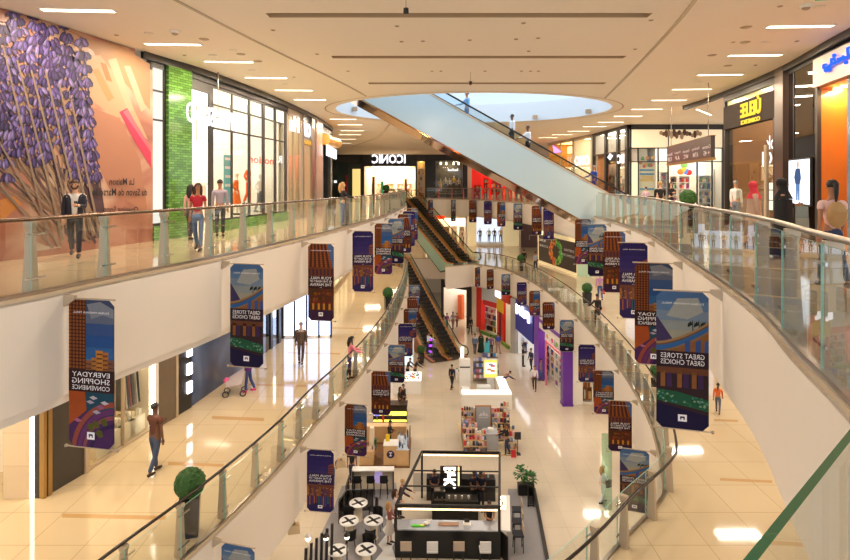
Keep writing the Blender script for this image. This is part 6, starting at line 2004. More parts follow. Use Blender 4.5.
# closing walls
struct(MB().box2((-24, 76, G), (26, 76.3, GR_CEIL), shop_cream).build('wall_back_ground'))
wall('wall_right_ground', [P(612, 405, G).xy, Vector((14.5, 36)), Vector((15, 20)), Vector((14, 10))], G, GR_CEIL, plaster)
wall('wall_left_ground', [Vector((-9.0, 10)), Vector((-8.2, 24)), Vector((-7.5, 40)), Vector((-7.5, 60)), Vector((-7.5, 76))], G, GR_CEIL, plaster)
# ================================================================ kiosks and furniture on the ground floor
def g(u, v): return P(u, v, G)
wood_pale = mat('pale_wood', (222, 184, 134), .45, noise_amt=.08, nscale=3)
wood_dark = mat('deck_wood', (120, 82, 48), .5, noise_amt=.15, nscale=4)
counter_w = mat('counter_white', (246, 244, 240), .3)
carpet = mat('grey_carpet', (150, 146, 146), .85, noise_amt=.06, nscale=6)
# carpets
mb = MB()
mb.prism([g(u, v).xy for u, v in ((342, 486), (396, 483), (402, 520), (398, 575), (300, 575), (318, 540), (335, 505))], G, G + .012, carpet)
tag(mb.build('cafe_carpet'), 'grey carpet under the round tables left of the black cafe kiosk', 'carpet')
mb = MB(); mb.prism([g(u, v).xy for u, v in ((508, 489), (535, 489), (549, 575), (505, 575))], G, G + .012, carpet)
tag(mb.build('cafe_carpet'), 'grey carpet strip with black edge right of the cafe kiosk', 'carpet')
mb = MB(); mb.bar(g(534, 490) + Vector((0, 0, .06)), g(549, 570) + Vector((0, 0, .06)), .14, .10, black_m)
tag(mb.build('carpet_edge'), 'black raised edging along the right cafe carpet', 'edging')
mb = MB()
row = [(391, 511), (385, 518), (389, 522), (382, 530), (386, 535), (378, 545), (383, 551), (374, 562), (392, 568), (396, 560), (392, 548), (397, 538), (392, 528), (395, 520)]
mb.prism([g(u, v).xy for u, v in row], G + .013, G + .018, counter_w)
tag(mb.build('floor_graphic'), 'white jagged floor graphic beside the black kiosk', 'floor graphic')

# ---------------------------------------------------------------- black cafe kiosk
c0, c1 = Vector((-1.13, 22.1)), Vector((2.88, 22.0))            # front left, front right
c2, c3 = Vector((3.45, 26.2)), Vector((-.14, 26.3))             # back right, back left
root = empty('cafe_kiosk', (c0.x, c0.y, G), 0, 'black framed cafe kiosk with lit letters and long dark counter', 'kiosk')
o = Vector((c0.x, c0.y, 0))
q = lambda p, z: Vector((p.x - o.x, p.y - o.y, z))
lerp = lambda a, b, t: a + (b - a) * t
mb = MB(); mb.bar(q(c0, .53), q(c1, .53), .08, 1.06, black_m); mb.build('front_panel', root)
f0, f1 = c0 + Vector((0, .3)), c1 + Vector((0, .3))
mb = MB(); mb.bar(q(f0, 1.08), q(f1, 1.08), .66, .05, mat('steel_counter', (190, 196, 206), .25, .6)); mb.build('counter_top', root)
mb = MB(); mb.bar(q(f0 + Vector((0, .25)), .5), q(f1 + Vector((0, .25)), .5), .04, 1.0, dark_m); mb.build('counter_back', root)
led = glow('led_warm', (255, 206, 140), 5.0)
for a, b, h_, nm in ((c0, c1, 2.02, 'top_beam'), (c3, c2, 2.12, 'top_beam')):
    mb = MB(); mb.bar(q(a, h_), q(b, h_), .09, .10, black_m); mb.build(nm, root)
    mb = MB(); mb.bar(q(lerp(a, b, .02), h_ - .14), q(lerp(a, b, .98), h_ - .14), .04, .04, led); mb.build('led_strip', root)
for a, b in ((c0, c3), (c1, c2)):
    mb = MB(); mb.bar(q(a, 2.02), q(b, 2.12), .09, .10, black_m); mb.build('side_beam', root)
for c, h_ in ((c0, 2.02), (c1, 2.02), (c2, 2.12), (c3, 2.12)):
    mb = MB(); mb.bar(q(c, 0), q(c, h_), .09, .09, black_m, up=(0, 1, 0)); mb.build('post', root)
for t in (.32, .62):
    a, b = lerp(c0, c3, t), lerp(c1, c2, t)
    mb = MB(); mb.bar(q(a, 2.06), q(b, 2.06), .04, .05, black_m); mb.build('cross_beam', root)
mb = MB(); mb.bar(q(lerp(c0, c3, .0), 1.0), q(lerp(c0, c3, .0), 1.9), .03, .03, led, up=(0, 1, 0)); mb.build('led_strip', root)
# back counter with machines
b0, b1 = lerp(c0, c3, .62), lerp(c1, c2, .62)
mb = MB(); mb.bar(q(lerp(b0, b1, .22), .45), q(lerp(b0, b1, .75), .45), .6, .9, black_m); mb.build('back_counter', root)
mb = MB(); mb.bar(q(lerp(c3, c2, .06), .5), q(lerp(c3, c2, .94), .5), .5, 1.0, dark_m); mb.build('rear_counter', root)
# lit letters, turned on their side
sp = lerp(b0, b1, .44)
root2 = root
mb = MB()
mb.box(q(sp, 1.75) + Vector((0, .06, 0)), (.95, .05, 1.0), mat('sign_dark', (54, 46, 44)))
letters(mb, 'BrK.', .92, .52, glow('cafe_sign', (255, 240, 220), 4.0), q(sp, 1.75) + Vector((-.05, .0, 0)), (0, 0, 1), (-1, 0, 0), depth=.05, bold=.03)
mb.box(q(sp, 1.75) + Vector((.33, .0, .08)), (.05, .05, .8), glow('cafe_sign_edge', (255, 196, 110), 4.0))
mb.build('lit_sign', root)
for t in (.44,):
    mb = MB(); mb.bar(q(sp, 2.06) + Vector((-.3, .06, 0)), q(sp, 2.25) + Vector((-.3, .06, 0)), .02, .02, black_m, up=(0, 1, 0)); mb.build('sign_hanger', root)
mb = MB(); mb.box(q(c1, 1.72) + Vector((.22, .8, 0)), (.30, .05, .5), glow('cafe_side_sign', (255, 224, 190), 3.5)); letters(mb, 'IK', .2, .36, dark_m, q(c1, 1.72) + Vector((.22, .77, 0)), (1, 0, 0), (0, 0, 1), bold=.02); mb.build('side_sign', root)
mb = MB(); mb.bar(q(lerp(c1, c2, .02), 1.02) + Vector((.26, 0, 0)), q(lerp(c1, c2, .62), 1.02) + Vector((.26, 0, 0)), .36, .05, counter_w); mb.build('side_counter', root)
mb = MB(); mb.bar(q(c1, .5) + Vector((.30, -.25, 0)), q(c1, .5) + Vector((.05, .2, 0)), .04, 1.0, black_m); mb.build('swing_gate', root)
mb = MB(); mb.add([q(lerp(c0, c3, .62), 1.15), q(lerp(c1, c2, .62), 1.15), q(lerp(c1, c2, .62), 1.95), q(lerp(c0, c3, .62), 1.95)], [(0, 1, 2, 3)], glass('smoke_glass', (200, 204, 210), .05)); mb.build('glass_screen', root)
# things on the counters
def small(name, label, cat, loc, fn, group=None, rz=0):
    mb = MB(); fn(mb); o_ = mb.build(name, None, loc, rz); return tag(o_, label, cat, group)
for k in range(5):
    p = lerp(b0, b1, .34 + .075 * k)
    small('paper_cup', 'pale paper coffee cup standing under the lit cafe letters', 'cup', (p.x, p.y - .1, G + .905), lambda mb: (mb.lathe([(.03, 0), (.045, .13), (.048, .135)], shop_cream, n=12), mb.lathe([(.05, .135), (.046, .15)], white_m, n=12)), 'paper cups on the kiosk back counter')
p = lerp(f0, f1, .30)
small('menu_tray', 'long green and yellow tray on the front kiosk counter', 'tray', (p.x - .35, p.y - .1, G + 1.106), lambda mb: (mb.box((0, 0, .02), (.5, .12, .04), ink((90, 200, 60))), mb.box((.18, 0, .042), (.14, .1, .01), ink((240, 220, 60)))))
small('folded_towel', 'white towel heaped on the front kiosk counter', 'towel', (p.x - .0, p.y, G + 1.106), lambda mb: (mb.ball((0, 0, .06), (.14, .1, .07), white_m, 10, 6), mb.ball((.06, .03, .11), (.08, .06, .05), white_m, 8, 6)))
small('wooden_board', 'brown wooden serving board on the front kiosk counter', 'board', (p.x + .85, p.y, G + 1.106), lambda mb: mb.box((0, 0, .015), (.8, .2, .03), mat('board_wood', (170, 130, 100), .5)))
p = lerp(f0, f1, .62)
small('till_screen', 'white till with small screen on the front kiosk counter', 'till', (p.x + .3, p.y, G + 1.106), lambda mb: (mb.box((0, 0, .04), (.3, .22, .08), white_m), mb.box((.0, .06, .14), (.2, .03, .14), dark_m)))
p = lerp(b0, b1, .28)
small('coffee_machine', 'black espresso machine on the kiosk back counter', 'coffee machine', (p.x + .1, p.y, G + .905), lambda mb: (mb.box((0, 0, .2), (.5, .42, .3), black_m), mb.box((0, -.05, .37), (.46, .34, .04), steel), mb.tube([(-.1, -.24, .15), (-.1, -.3, .12)], .02, steel), mb.tube([(.1, -.24, .15), (.1, -.3, .12)], .02, steel), mb.box((0, -.12, .03), (.46, .3, .05), steel)))
for k in range(4):
    p = lerp(c3, c2, .70 + .05 * k)
    small('bottle', ['blue bottle, first from the left on the rear kiosk counter', 'dark bottle, second from the left on the rear kiosk counter', 'amber bottle, third from the left on the rear kiosk counter', 'white bottle, rightmost on the rear kiosk counter'][k], 'bottle', (p.x, p.y - .05, G + 1.005),
          lambda mb: mb.lathe([(.04, 0), (.04, .18), (.015, .24), (.015, .3)], ink([(60, 110, 200), (40, 30, 30), (190, 110, 40), (236, 232, 230)][k]), n=10))
def at(p, label, face, **kw): return person(label, (p.x, p.y, G), face, **kw)
at(lerp(f0, f1, .93) + Vector((0, .62)), 'barista in black t-shirt at the right end of the cafe counter', 0, h=1.70, top=(26, 24, 28), legs=(26, 26, 30), sleeve='short', arms='front', stride=.02, skin=skin_b, bend=.2)
at(lerp(c0, c3, .80) + Vector((.75, 0)), 'man in plum shirt working at the left of the cafe kiosk', 15, h=1.72, top=(66, 58, 84), legs=(30, 30, 36), sleeve='short', arms='front', stride=.02, skin=skin_b, bend=.35)
at(lerp(c1, c2, .78) + Vector((-1.15, 0)), 'barista in navy at the back of the cafe kiosk, left of two', 30, h=1.74, top=(40, 44, 66), legs=(30, 30, 36), sleeve='short', arms='front', stride=.02, bend=.3)
at(lerp(c1, c2, .78) + Vector((-.82, 0)), 'barista in dark blue at the back of the cafe kiosk, right of two', -20, h=1.72, top=(34, 38, 58), legs=(30, 30, 36), sleeve='short', arms='front', stride=.02, bend=.3)
at(lerp(c0, c3, .42) + Vector((-.52, 0)), 'customer in white and floral top at the left side of the kiosk', 95, h=1.66, top=(226, 206, 206), legs=(60, 50, 60), hairstyle='long', female=True, arms='front', stride=.05, skin=skin_a, hair=hair_brown)
at(lerp(c0, c3, .58) + Vector((-.55, .1)), 'customer in dark top leaning at the left of the kiosk', 80, h=1.7, top=(60, 40, 44), legs=(40, 40, 50), arms='reach', stride=.05, skin=skin_a, lean=.2, hair=hair_blond)
at(lerp(c0, c3, .20) + Vector((-.50, 0)), 'customer in pale skirt nearest the front corner of the kiosk', 70, h=1.64, top=(150, 90, 80), legs=(200, 190, 180), skirt=(226, 214, 204), hairstyle='long', female=True, arms='front', stride=.05, skin=skin_a, hair=hair_blond)

# stools at the front and right of the kiosk
def stool(label, x, y, rz, dark, grp):
    root = empty('bar_chair', (x, y, G), rz, label, 'chair', grp)
    m_ = mat('seat_navy', (34, 36, 46), .6) if dark else mat('seat_white', (226, 224, 222), .5)
    mb = MB(); mb.box((0, 0, .66), (.42, .40, .06), m_); mb.build('seat', root)
    mb = MB(); mb.box((0, -.20, .90), (.42, .04, .34), m_ if not dark else mat('back_taupe', (190, 170, 150), .6)); mb.build('backrest', root)
    for sx in (-1, 1):
        for sy in (-1, 1):
            mb = MB(); mb.bar((sx * .19, sy * .18, 0), (sx * .17, sy * .16, .64), .03, .03, black_m, up=(0, 1, 0)); mb.build('leg', root)
    mb = MB(); mb.bar((-.18, -.17, .22), (.18, -.17, .22), .02, .02, black_m); mb.build('footrest', root)
for k in range(4):
    stool(['taupe backed chair, leftmost before the cafe counter', 'white chair, second from left before the cafe counter', 'taupe backed chair, third from left before the cafe counter', 'white chair, rightmost before the cafe counter'][k], -.72 + k * 1.0, 21.55, 0, k % 2 == 0, 'chairs before the cafe counter')
for k in range(3):
    p = lerp(c1, c2, .12 + .2 * k) + Vector((.75, 0))
    stool(['dark bar chair, nearest along the white side counter', 'dark bar chair, middle along the white side counter', 'dark bar chair, farthest along the white side counter'][k], p.x, p.y, PI / 2, True, 'chairs along the side counter')
# round tables with black crosses
def cafe_table(label, u, v):
    p = P(u, v, G + .75)
    root = empty('round_table', (p.x, p.y, G + .012), 0, label, 'table', 'round cafe tables')
    mb = MB(); mb.lathe([(.0, .70), (.38, .70), (.40, .72), (.40, .738), (.0, .738)], counter_w, n=28); top = mb.build('table_top', root)
    mb = MB()
    for a in (.6, 2.3):
        mb.box((0, 0, .741), (.62, .11, .006), black_m, rz=a)
    mb.build('cross_mark', top)
    mb = MB(); mb.lathe([(.20, 0), (.17, .05), (.16, .69)], shop_cream, n=16); mb.build('pedestal', root)
    return p
def cafe_chair(label, x, y, rz):
    root = empty('cafe_chair', (x, y, G + .012), rz, label, 'chair', 'black cafe chairs')
    mb = MB(); mb.lathe([(.0, .42), (.21, .42), (.23, .45), (.21, .47), (0, .47)], black_m, n=16); mb.build('seat', root)
    mb = MB()
    n = 9; a, b = [], []
    for i in range(n):
        t = PI * (.15 + .7 * i / (n - 1)); a.append((.23 * math.cos(t), .23 * math.sin(t), .46)); b.append((.25 * math.cos(t), .25 * math.sin(t), .84))
    mb.strip(a, b, black_m); mb.strip([(x_ * .88, y_ * .88, z_) for x_, y_, z_ in a], [(x_ * .88, y_ * .88, z_) for x_, y_, z_ in b], black_m, True); mb.strip(b, [(x_ * .88, y_ * .88, z_) for x_, y_, z_ in b], black_m)
    mb.build('backrest', root)
    for sx, sy in ((-1, -1), (1, -1), (1, 1), (-1, 1)):
        mb = MB(); mb.bar((sx * .19, sy * .19, 0), (sx * .13, sy * .13, .43), .028, .028, black_m, up=(0, 1, 0)); mb.build('leg', root)
T = []
for lab, u, v in (('white round table with a black cross, farthest, inside the black railing', 358.5, 502.5), ('white round table with a black cross, left in the middle row', 349, 520.5),
                  ('white round table with a black cross, right in the middle row', 373.5, 520), ('white round table with a black cross, left in the front row', 337.5, 550), ('white round table with a black cross, right in the front row', 366, 549)):
    T.append(cafe_table(lab, u, v))
for i, (ti, dx, dy, lab) in enumerate(((0, -.62, .05, 'left of the farthest round table'), (0, .62, .05, 'right of the farthest round table'), (1, -.1, .62, 'behind the left middle round table'), (2, .1, .62, 'behind the right middle round table'),
                                     (1, .15, -.66, 'in front of the left middle round table'), (2, -.05, -.66, 'in front of the right middle round table'), (3, .05, -.62, 'in front of the left front round table'), (4, .0, .64, 'behind the right front round table'))):
    p = T[ti]; cafe_chair('black tub cafe chair ' + lab, p.x + dx, p.y + dy, math.atan2(dy, dx) - PI / 2)
# bar with three stools, black railing
a, b = g(352, 492), g(394, 491)
root = empty('bar_counter', (a.x, a.y, G + .012), 0, 'high bar with white top and cream front behind the round tables', 'counter')
w = b.x - a.x
mb = MB(); mb.box((w / 2, .1, 1.03), (w, .40, .05), counter_w); mb.build('counter_top', root)
mb = MB(); mb.box((w / 2, .24, .5), (w - .1, .04, 1.0), shop_cream); mb.build('panel', root)
mb = MB(); mb.slab([(w * .62 + .2 * math.cos(t), .6 + .32 * math.sin(t)) for t in [k * PI / 8 for k in range(16)]], .20, .215, mat('lilac_disc', (190, 170, 236), .4, emit=.4)); mb.build('lilac_disc', root)
for x in (.03, w - .03):
    mb = MB(); mb.box((x, .1, .5), (.05, .36, 1.0), black_m); mb.build('leg', root)
for k in range(3):
    x = a.x + w * (.16 + .31 * k)
    root = empty('bar_stool', (x, a.y - .42, G + .012), 0, ['black bar stool, leftmost at the white topped bar', 'black bar stool, middle of three at the white topped bar', 'black bar stool, rightmost at the white topped bar'][k], 'stool', 'bar stools')
    mb = MB(); mb.lathe([(0, .70), (.19, .70), (.20, .75), (0, .76)], black_m, n=16); mb.build('seat', root)
    mb = MB(); mb.box((0, -.19, .9), (.36, .04, .34), black_m); mb.build('backrest', root)
    for sx, sy in ((-1, -1), (1, -1), (1, 1), (-1, 1)):
        mb = MB(); mb.bar((sx * .18, sy * .18, 0), (sx * .13, sy * .13, .7), .03, .03, black_m, up=(0, 1, 0)); mb.build('leg', root)
def rail_fence(label, pts):
    p0 = pts[0]
    root = empty('black_railing', (p0.x, p0.y, G + .012), 0, label, 'railing', 'black cafe railings')
    for i in range(len(pts) - 1):
        a, b = pts[i] - p0, pts[i + 1] - p0
        for z_ in (.06, .95):
            mb = MB(); mb.bar((a.x, a.y, z_), (b.x, b.y, z_), .04, .04, black_m); mb.build('rail', root)
        mb = MB(); mb.add([(a.x, a.y, .1), (b.x, b.y, .1), (b.x, b.y, .92), (a.x, a.y, .92)], [(0, 1, 2, 3)], glass('mesh_glass', (110, 106, 104), .03)); mb.build('infill', root)
    for p in pts:
        mb = MB(); mb.bar((p.x - p0.x, p.y - p0.y, 0), (p.x - p0.x, p.y - p0.y, .97), .04, .04, black_m, up=(0, 1, 0)); mb.build('post', root)
rail_fence('black cafe railing round the farthest table', [g(339, 524).xy, g(346, 512).xy, g(373, 511).xy])
rail_fence('black cafe railing at the left end of the high bar', [g(346, 507).xy, g(349, 496).xy])
rail_fence('low black railing by the planter', [g(528, 507).xy, g(534, 507).xy, g(533, 496).xy])
# slatted screen and globe lamps at the lower left
p = g(318, 580)
root = empty('slatted_screen', (p.x, p.y, G), .5, 'black slatted screen leaning at the lower left of the cafe', 'screen')
for k in range(6):
    mb = MB(); mb.bar((-.5 + k * .2, 0, 0), (-.42 + k * .2, .1, 1.25 + .12 * k), .10, .05, black_m, up=(0, 1, 0)); mb.build('slat', root)
mb = MB(); mb.bar((-.55, .03, .35), (.62, .03, .35), .05, .05, black_m); mb.build('crossbar', root)
for lab, u, v, c in (('white globe lamp, leftmost of three by the cafe', 308, 538, 0), ('dark capped globe lamp, middle of three by the cafe', 326, 538, 1), ('dark capped globe lamp, rightmost of three by the cafe', 347, 537, 1)):
    y = 21.0; q_ = PY(u, v, y)
    root = empty('globe_lamp', (q_.x, q_.y, G), 0, lab, 'lamp', 'globe lamps')
    hz = q_.z - G
    mb = MB(); mb.lathe([(.14, 0), (.12, .04), (.03, .08), (.022, hz - .14)], white_m if c == 0 else black_m, n=10); mb.build('post', root)
    mb = MB(); mb.ball((0, 0, hz), .10 if c == 0 else .085, glow('lamp_globe', (255, 236, 196), 9.0), 14, 10); mb.build('globe', root)
    mb = MB(); mb.lathe([(.13, hz + .06), (.08, hz + .14), (.02, hz + .2), (.0, hz + .21)], white_m if c == 0 else dark_m, n=12); mb.build('cap', root)

# planter
leafm = mat('leaf_green', (44, 110, 40), .5, noise_amt=.3, nscale=8)
def leaf_clump(mb, c, r, n, seed, m):
    rr = random.Random(seed)
    for k in range(n):
        t, p_ = rr.uniform(0, 2 * PI), math.acos(rr.uniform(-.6, 1))
        dd = Vector((math.sin(p_) * math.cos(t), math.sin(p_) * math.sin(t), math.cos(p_)))
        b = Vector(c) + dd * (r * rr.uniform(.2, 1.0))
        l = rr.uniform(.10, .2); s = dd.cross(Vector((0, 0, 1))).normalized() * (l * .28)
        tip = b + dd * l + Vector((0, 0, -l * .2))
        mb.add([b, b + dd * l * .5 + s, tip, b + dd * l * .5 - s], [(0, 1, 2, 3)], m)
p = g(525.5, 494)
root = empty('planter_box', (p.x, p.y, G + .012), 0, 'black planter box with leafy shrubs beside the cafe carpet', 'planter')
mb = MB(); mb.box((0, 0, .24), (.72, .34, .48), black_m, taper=1.03); mb.build('box', root)
for k, (x, h_) in enumerate(((-.17, .95), (.18, .75))):
    mb = MB(); mb.tube([(x, 0, .45), (x + .02, 0, h_)], .015, wood_dark, 6); leaf_clump(mb, (x, 0, h_), .34 if k == 0 else .28, 150, 5 + k, leafm); mb.build('shrub', root)

# ---------------------------------------------------------------- clipped ball bushes in black pots
ballm = mat('box_hedge', (40, 84, 26), .7, noise_amt=.35, nscale=30)
def ball_bush(label, loc, s=1.0, pot=True):
    root = empty('potted_bush', loc, .3, label, 'potted bush', 'clipped ball bushes')
    mb = MB(); mb.box((0, 0, .42 * s), (.36 * s, .36 * s, .84 * s), mat('pot_black', (34, 30, 30), .25), taper=1.18); mb.build('pot', root)
    bm = bmesh.new(); bmesh.ops.create_icosphere(bm, subdivisions=4, radius=.32 * s)
    for v in bm.verts:
        n_ = noise.noise(v.co * 22 / s) * .035 * s + random.uniform(-.012, .012) * s
        v.co += v.co.normalized() * n_
    me = bpy.data.meshes.new('foliage'); bm.to_mesh(me); bm.free(); me.materials.append(ballm)
    ob = bpy.data.objects.new('foliage', me); COL.objects.link(ob); ob.parent = root; ob.location = (0, 0, (.84 + .27) * s)
    return root
def bb(u, v, z, label, s=1.0):
    p = P(u, v, z)
    if z == M1 and u > 500: p = p * 1.0 + Vector((.35, .1, 0))
    ball_bush(label, (p.x, p.y, z), s)
bb(190, 534, M1, 'ball bush in black pot behind the near left glass of the middle floor', 1.0)
bb(388, 311, M1, 'small ball bush in black pot far along the left of the middle floor')
bb(651, 404, M1, 'ball bush in black pot behind the right rail near the large banner')
bb(582, 306, M1, 'ball bush in black pot by the right rail beside the person in lilac')
bb(517, 271, M1, 'ball bush in black pot beside the person in black at the far rail')
bb(421, 363, G, 'ball bush in pot at the foot of the escalators, ground floor')
p = P(688, 226, U2); ball_bush('wide low ball bush behind the right upper balustrade', (p.x, p.y, U2), 1.0)
p = P(386, 199.8, U2); ball_bush('ball bush at the far end of the left upper gallery', (p.x, p.y, U2), 1.1)

# stroller
p = P(235, 395, M1)
root = empty('baby_stroller', (p.x, p.y, M1), .2, 'grey baby stroller pushed behind the second banner', 'stroller')
mb = MB(); mb.add([(-.3, -.2, .35), (.25, -.2, .45), (.35, -.2, .95), (-.3, -.2, .55), (-.3, .2, .35), (.25, .2, .45), (.35, .2, .95), (-.3, .2, .55)], [(3, 2, 1, 0), (4, 5, 6, 7), (0, 1, 5, 4), (1, 2, 6, 5), (3, 0, 4, 7)], cloth((190, 180, 186))); mb.build('seat', root)
mb = MB(); mb.tube([(.35, -.2, .95), (.55, -.2, 1.05), (.55, .2, 1.05), (.35, .2, .95)], .018, black_m, 6); mb.build('handle', root)
for sx in (-1, 1):
    for sy in (-1, 1):
        mb = MB()
        mb.tube([(sx * .3 + .1 * math.cos(t), sy * .2, .11 + .1 * math.sin(t)) for t in [k * PI / 8 for k in range(16)]], .02, black_m, 6, closed=True); mb.build('wheel', root)
        mb = MB(); mb.bar((sx * .3, sy * .2, .11), (sx * .1, sy * .2, .42), .02, .02, steel); mb.build('strut', root)
mb = MB(); mb.ball((-.3, 0, .55), (.1, .18, .1), cloth((226, 90, 140)), 8, 6); mb.build('hood', root, ).__setitem__('label', 'pink hood')
# handbag hung at the counter etc. is left with its owner

# ---------------------------------------------------------------- white phone kiosk
a, b = g(462, 410), g(512, 410)
Y0 = a.y; X0, X1 = a.x, b.x
root = empty('white_kiosk', (X0, Y0, G), 0, 'white glowing kiosk counter with a yellow lit poster in the middle of the floor', 'kiosk')
w = X1 - X0
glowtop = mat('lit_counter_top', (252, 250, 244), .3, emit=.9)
mb = MB(); mb.box((w / 2, .35, .5), (w, .7, 1.0), counter_w); mb.build('front_counter', root)
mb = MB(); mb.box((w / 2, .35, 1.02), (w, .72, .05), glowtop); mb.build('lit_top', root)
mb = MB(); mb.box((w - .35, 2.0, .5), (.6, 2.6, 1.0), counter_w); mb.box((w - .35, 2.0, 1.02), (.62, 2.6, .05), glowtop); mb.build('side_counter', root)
mb = MB(); mb.box((w * .48, 1.3, .55), (.9, .6, 1.1), mat('pale_metal', (220, 224, 226), .3)); mb.build('island', root)
mb = MB(); mb.box((.35, 2.6, 1.25), (.75, .5, 2.5), counter_w); mb.box((.35, 2.33, 2.0), (.7, .03, .08), dark_m); mb.build('tall_cabinet', root)
mb = MB(); mb.box((.28, .95, .55), (.5, .5, 1.1), counter_w); mb.box((.28, .68, .75), (.32, .02, .3), glow('kiosk_amber', (255, 190, 120), 2.0)); mb.build('corner_unit', root)
mb = MB(); mb.box((w * .5, 4.7, .02), (w, .04, .04), counter_w)
root3 = root
pk = g(462.3, 372)
root = empty('light_totem', (pk.x, pk.y, G), 0, 'slim bright white light column behind the white kiosk', 'light column')
mb = MB(); mb.lathe([(.11, .05), (.11, 1.9)], glow('totem_white', (255, 255, 255), 4.0), n=14); mb.build('tube', root)
mb = MB(); mb.lathe([(.2, 0), (.2, .05), (.12, .06)], steel, n=14); mb.build('base', root)
pk = g(490.5, 392)
root = empty('poster_stand', (pk.x, pk.y, G), 0, 'yellow and white backlit poster standing on the kiosk', 'poster')
mb = MB(); mb.box((0, 0, 1.65), (.98, .12, 1.35), mat('pale_metal', (220, 224, 226))); mb.box((0, 0, .5), (.5, .1, 1.0), mat('pale_metal', (220, 224, 226))); mb.build('frame', root)
mb = MB(); mb.box((0, -.065, 1.65), (.88, .01, 1.22), glow('poster_yellow', (255, 214, 90), 1.3)); mb.box((0, -.072, 1.68), (.8, .006, .8), glow('poster_face', (255, 250, 236), 1.3))
for x, z_, c in ((.15, 1.85, (236, 90, 150)), (-.1, 1.6, (240, 190, 120)), (.15, 1.5, (236, 150, 50)), (.0, 1.95, (180, 190, 230))): mb.box((x, -.077, z_), (.3, .004, .14), ink(c))
mb.build('poster', root)
for i, (u, v, w_, lab) in enumerate(((482, 384, 1.2, 'stand of magazines left of the yellow poster'), (491, 379, 1.2, 'stand of magazines behind the yellow poster'))):
    p = g(u, v)
    root = empty('magazine_rack', (p.x, p.y, G), 0, 'grey ' + lab, 'rack', 'magazine racks')
    mb = MB()
    for k in range(4): mb.box((0, .1 + k * .12, .35 + k * .38), (w_, .18, .03), steel)
    mb.box((0, .55, .9), (w_, .04, 1.8), steel); mb.build('rack', root)
    rr = random.Random(30 + i); mb = MB()
    for k in range(4):
        for j in range(6): mb.box((-w_ / 2 + w_ / 6 * (j + .5), .1 + k * .12, .37 + k * .38 + .14), (w_ / 7.5, .03, .26), ink(rr.choice([(220, 210, 230), (120, 130, 200), (230, 120, 150), (90, 150, 210), (240, 236, 226), (60, 60, 90)])))
    o_ = mb.build('magazine_stock', root); o_['kind'] = 'stuff'
p = g(464, 388); pz = G
root = empty('goods_table', (p.x - .05, p.y + 1.2, G), 0, 'small table of green and white goods behind the white kiosk', 'table')
mb = MB(); mb.box((0, 0, .8), (.9, .5, .05), counter_w); mb.build('table_top', root)
for sx in (-1, 1):
    mb = MB(); mb.box((sx * .4, 0, .39), (.05, .45, .78), counter_w); mb.build('leg', root)
mb = MB(); rr = random.Random(3)
for k in range(12): mb.box((-.38 + (k % 6) * .15, -.1 + .2 * (k // 6), .9), (.1, .1, rr.uniform(.1, .25)), ink(rr.choice([(90, 170, 70), (240, 240, 236), (60, 90, 160), (40, 60, 50)])))
o_ = mb.build('assorted_goods', root); o_['kind'] = 'stuff'

# ---------------------------------------------------------------- book and gift stall
a, b = g(463, 456), g(516, 456)
X0, Y0, w = a.x, a.y, b.x - a.x
root = empty('market_stall', (X0, Y0, G), 0, 'gift stall with grey framed board and shelves behind the cafe kiosk', 'stall')
mb = MB(); mb.box((w / 2, 2.0, .03), (w + .1, 4.0, .06), mat('stall_base', (214, 190, 150), .5)); mb.build('base', root)
mb = MB(); mb.box((w / 2, 2.9, .75), (w - .2, .08, 1.4), shop_cream); mb.build('back_panel', root)
mb = MB(); mb.box((w * .5, 2.84, .75), (.9, .03, 1.4), mat('peach_panel', (236, 196, 170), .5)); mb.build('peach_panel', root)
mb = MB(); mb.box((w * .46, 2.2, 1.1), (.92, .08, 1.5), mat('frame_wood', (176, 124, 70), .5)); mb.box((w * .46, 2.15, 1.1), (.8, .03, 1.38), mat('board_grey', (180, 182, 186), .4))
for dx, h_ in ((-.14, .2), (.02, .3), (.18, .18)): mb.slab([(w * .46 + dx - .13, 1.25), (w * .46 + dx + .13, 1.25), (w * .46 + dx, 1.25 + h_)], 2.125, 2.134, white_ink)
mb.box((w * .46, 2.13, 1.17), (.5, .008, .03), white_ink); mb.build('logo_board', root)
mb = MB(); mb.box((w * .56, .9, .5), (.75, .8, .9), mat('board_grey', (180, 182, 186))); mb.box((w * .56, .9, 1.0), (.3, .3, .22), white_m); mb.build('till_desk', root)
STALL = (X0, Y0, w)
rr = random.Random(77)
def stall_shelf(label, x, y, ww, dd, hh, rows, cols, seed):
    root = empty('stall_shelf', (X0 + x, Y0 + y, G + .062), 0, label, 'shelf', 'shelf units of the gift stall')
    mb = MB()
    for k in range(rows): mb.box((0, dd * k / rows, .1 + hh * k / rows), (ww, dd / rows + .1, .03), wood_pale)
    for s in (-1, 1): mb.add([(s * ww / 2, -.05, 0), (s * ww / 2, dd, 0), (s * ww / 2, dd, hh), (s * ww / 2, -.05, .25)], [(0, 1, 2, 3)], wood_dark)
    mb.build('rack', root)
    r_ = random.Random(seed); mb = MB()
    pal = [(240, 236, 230), (90, 110, 150), (200, 120, 100), (60, 60, 70), (220, 200, 160), (150, 170, 200), (210, 60, 60), (110, 80, 60), (236, 180, 190)]
    for k in range(rows):
        for j in range(cols):
            h_ = r_.uniform(.1, .24)
            mb.box((-ww / 2 + ww / cols * (j + .5), dd * k / rows, .12 + hh * k / rows + h_ / 2), (ww / cols * .75, .12, h_), ink(r_.choice(pal)))
    o_ = mb.build('gift_stock', root); o_['kind'] = 'stuff'
stall_shelf('sloping gift shelf at the front left of the stall', .45, .15, .8, 1.0, 1.2, 5, 5, 1)
stall_shelf('tall gift shelf at the back left of the stall', .4, 1.7, .7, .8, 1.6, 6, 5, 2)
stall_shelf('gift shelf in front of the till desk', 1.05, .1, .5, .7, 1.0, 4, 4, 3)
